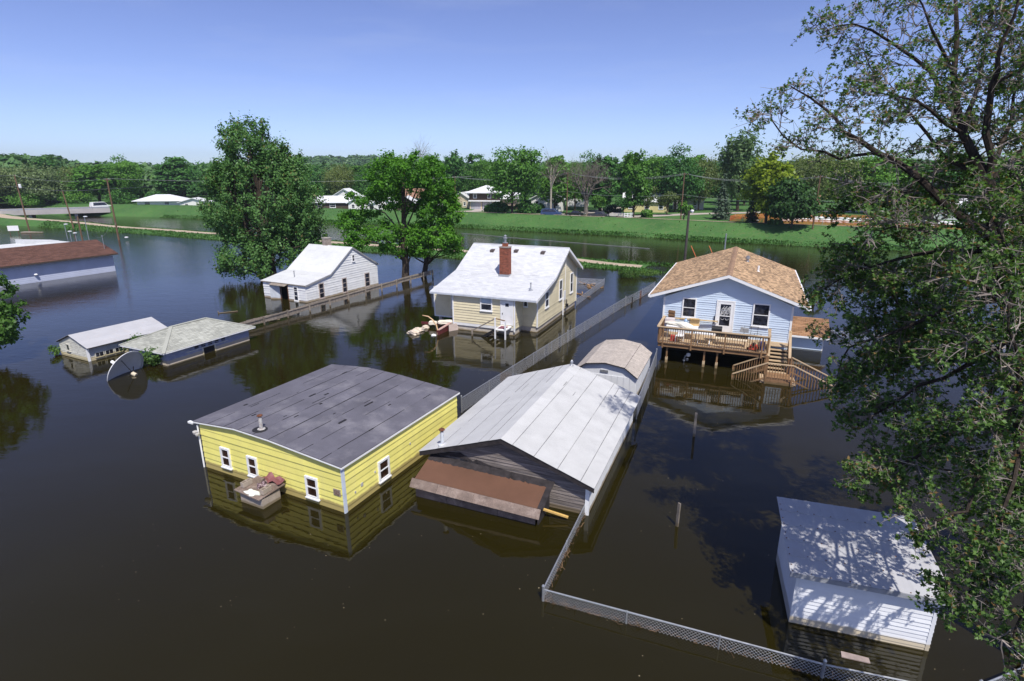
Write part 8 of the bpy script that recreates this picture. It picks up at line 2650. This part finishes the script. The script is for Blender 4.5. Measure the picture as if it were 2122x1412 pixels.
# approach ground at the bridge end
mb = MB()
vs = []
for r_, z in ((0, 1.46), (7.5, 1.46), (10, .9), (13, -.8)):
    for k in range(24):
        a = 2 * math.pi * k / 24
        vs.append((-153 + r_ * 1.45 * math.cos(a), 153.0 + r_ * 1.15 * math.sin(a), z))
fs = []
for i in range(3):
    for k in range(24):
        fs.append((i * 24 + k, (i + 1) * 24 + k, (i + 1) * 24 + (k + 1) % 24, i * 24 + (k + 1) % 24))
mb.add(vs, fs); struct("ground", mb, m_street, True)
def trailer():
    r = thing("utility_trailer", "open white trailer next to the white rail fence", "trailer", (23.0, 126.2, LAND), 25)
    w = mat("trailer_white", (.62, .56, .50), .6, .12, 1)
    mb = MB(); mb.box(-1.5, 1.5, -.8, .8, .5, .58); mb.build("bed", w, r)
    for s in (-.8, .76):
        mb = MB(); mb.box(-1.5, 1.5, s, s + .04, .58, 1.15); mb.build("side_board", w, r)
    mb = MB(); mb.box(1.46, 1.5, -.8, .8, .58, 1.15); mb.build("tailgate", w, r)
    for s in (-.86, .86):
        mb = MB(); mb.tube([(0.2, s - .09, .3), (0.2, s + .09, .3)], .3, 12); mb.build("wheel", m_black, r)
    mb = MB(); mb.bar((-1.5, 0, .5), (-2.6, 0, .42), .08, .08); mb.build("drawbar", m_black, r)
trailer()
def rail_fence():
    A, B = Vector((23.9, 122.9, LAND)), Vector((26.3, 124.4, LAND))
    L = (B - A).length; az = math.degrees(math.atan2((B - A).x, (B - A).y))
    r = thing("rail_fence", "short white rail fence beside the trailer on the levee", "fence", A, az)
    for k in range(4):
        mb = MB(); y = L * k / 3; mb.box(-.07, .07, y - .07, y + .07, -.4, 1.35); mb.build("post", m_trim, r)
    for z in (.45, .85, 1.2):
        mb = MB(); mb.bar((0, 0, z), (0, L, z + .04), .05, .14); mb.build("rail", m_trim, r)
rail_fence()

# ------------------------------------------------------------------ sandbag wall and orange mesh fence
def snow_fence():
    m = mat("orange_mesh", (.70, .19, .05), .8, .12, 1, dirt=(.52, .24, .11), dirt_amt=.4)
    r = thing("orange_fence", "orange mesh fence winding round the white sandbags", "fence", (45.2, 119.5, LAND), 0)
    pts = [(45.2, 119.5), (47.0, 117.3), (50.5, 114.6), (54.5, 112.2), (59.3, 109.8), (66.0, 106.0), (74.0, 101.0), (84.0, 95.5)]
    pts2 = [(45.2, 119.5), (48.0, 124.0), (53.0, 126.0), (60.0, 126.5), (68, 124.5), (78, 119.5)]
    for pp in (pts, pts2):
        mb = MB()
        for a, b in zip(pp, pp[1:]):
            A, B = Vector((*a, 0)) - Vector((45.2, 119.5, 0)), Vector((*b, 0)) - Vector((45.2, 119.5, 0))
            L = (B - A).length; t = (B - A) / L
            for k in range(7):
                z = .06 + k * .15
                mb.bar(A + Vector((0, 0, z)), B + Vector((0, 0, z + .03 * math.sin(k))), .010, .062)
            n = int(L / .16)
            for k in range(n):
                p = A + t * (k * .16); mb.bar(p + Vector((0, 0, .02)), p + Vector((0, 0, 1.0)), .010, .04, up=t)
            mp = MB(); mp.tube([A + Vector((0, 0, -.4)), A + Vector((0, 0, 1.3))], .04, 6); mp.build("post", m_galv, r)
        mb.build("mesh", m, r, kind="stuff")
snow_fence()
def sandbags():
    rg = random.Random(17)
    m = mat("white_sandbag", (.72, .72, .71), .9, .06, 2, objvar=.15)
    bm = bmesh.new(); bmesh.ops.create_icosphere(bm, subdivisions=2, radius=1)
    for q in bm.verts:
        c = q.co
        q.co = Vector((math.copysign(abs(c.x) ** .7, c.x) * .55, math.copysign(abs(c.y) ** .7, c.y) * .36, math.copysign(abs(c.z) ** .8, c.z) * .2))
    me = bpy.data.meshes.new("sandbag"); bm.to_mesh(me); bm.free(); me.materials.append(m)
    me.polygons.foreach_set("use_smooth", [True] * len(me.polygons))
    k = 0
    path = [(55.5, 118.8), (60.0, 117.0), (64.5, 114.0), (70.0, 110.8), (76.0, 107.0), (83.0, 103.0), (89.0, 99.5)]
    first = None
    for (xa, ya), (xb, yb) in zip(path, path[1:]):
        L = math.hypot(xb - xa, yb - ya); n = int(L / .95)
        an = math.atan2(yb - ya, xb - xa)
        for i in range(n):
            t = (i + .5) / n
            top = 3 if (k > 5) else 2
            for lv in range(top):
                for row in range(2 if lv < 1 else 1):
                    o = bpy.data.objects.new("sandbag", me)
                    o.location = (xa + (xb - xa) * (t + rg.uniform(-.3, .3) / n) - math.sin(an) * (row * .7 + lv * .3), ya + (yb - ya) * t + math.cos(an) * (row * .7 + lv * .3) + rg.uniform(-.1, .1), LAND + .16 + lv * .36)
                    o.rotation_euler = (rg.uniform(-.15, .15), rg.uniform(-.1, .1), an + rg.uniform(-.3, .3))
                    s = rg.uniform(.85, 1.2); o.scale = (s, s, s)
                    COL.objects.link(o)
                    tag(o, "white sandbag in the long heap behind the orange mesh fence", "sandbag", "white sandbags heaped behind the orange fence")
            k += 1
    for x, y, l in ((52.3, 115.6, "lone white sandbag on the grass right of the yellow green tree's trunk"), (50.2, 118.3, "lone white sandbag behind the small dark spruce")):
        o = bpy.data.objects.new("sandbag", me); o.location = (x, y, LAND + .15); COL.objects.link(o); tag(o, l, "sandbag", "white sandbags heaped behind the orange fence")
sandbags()

# ================================================================== air
def haze():
    m, nt, b = nmat("haze_air")
    nt.nodes.remove(b)
    v = nt.nodes.new("ShaderNodeVolumePrincipled")
    v.inputs["Color"].default_value = (0.80, 0.88, 1.0, 1)
    v.inputs["Density"].default_value = 0.00020
    v.inputs["Anisotropy"].default_value = 0.2
    nt.links.new(v.outputs[0], nt.nodes["Material Output"].inputs["Volume"])
    mb = MB(); mb.box(-2700, 2700, -2700, 2700, -3.5, 95)
    o = mb.build("haze", m, None); o["kind"] = "stuff"
haze()
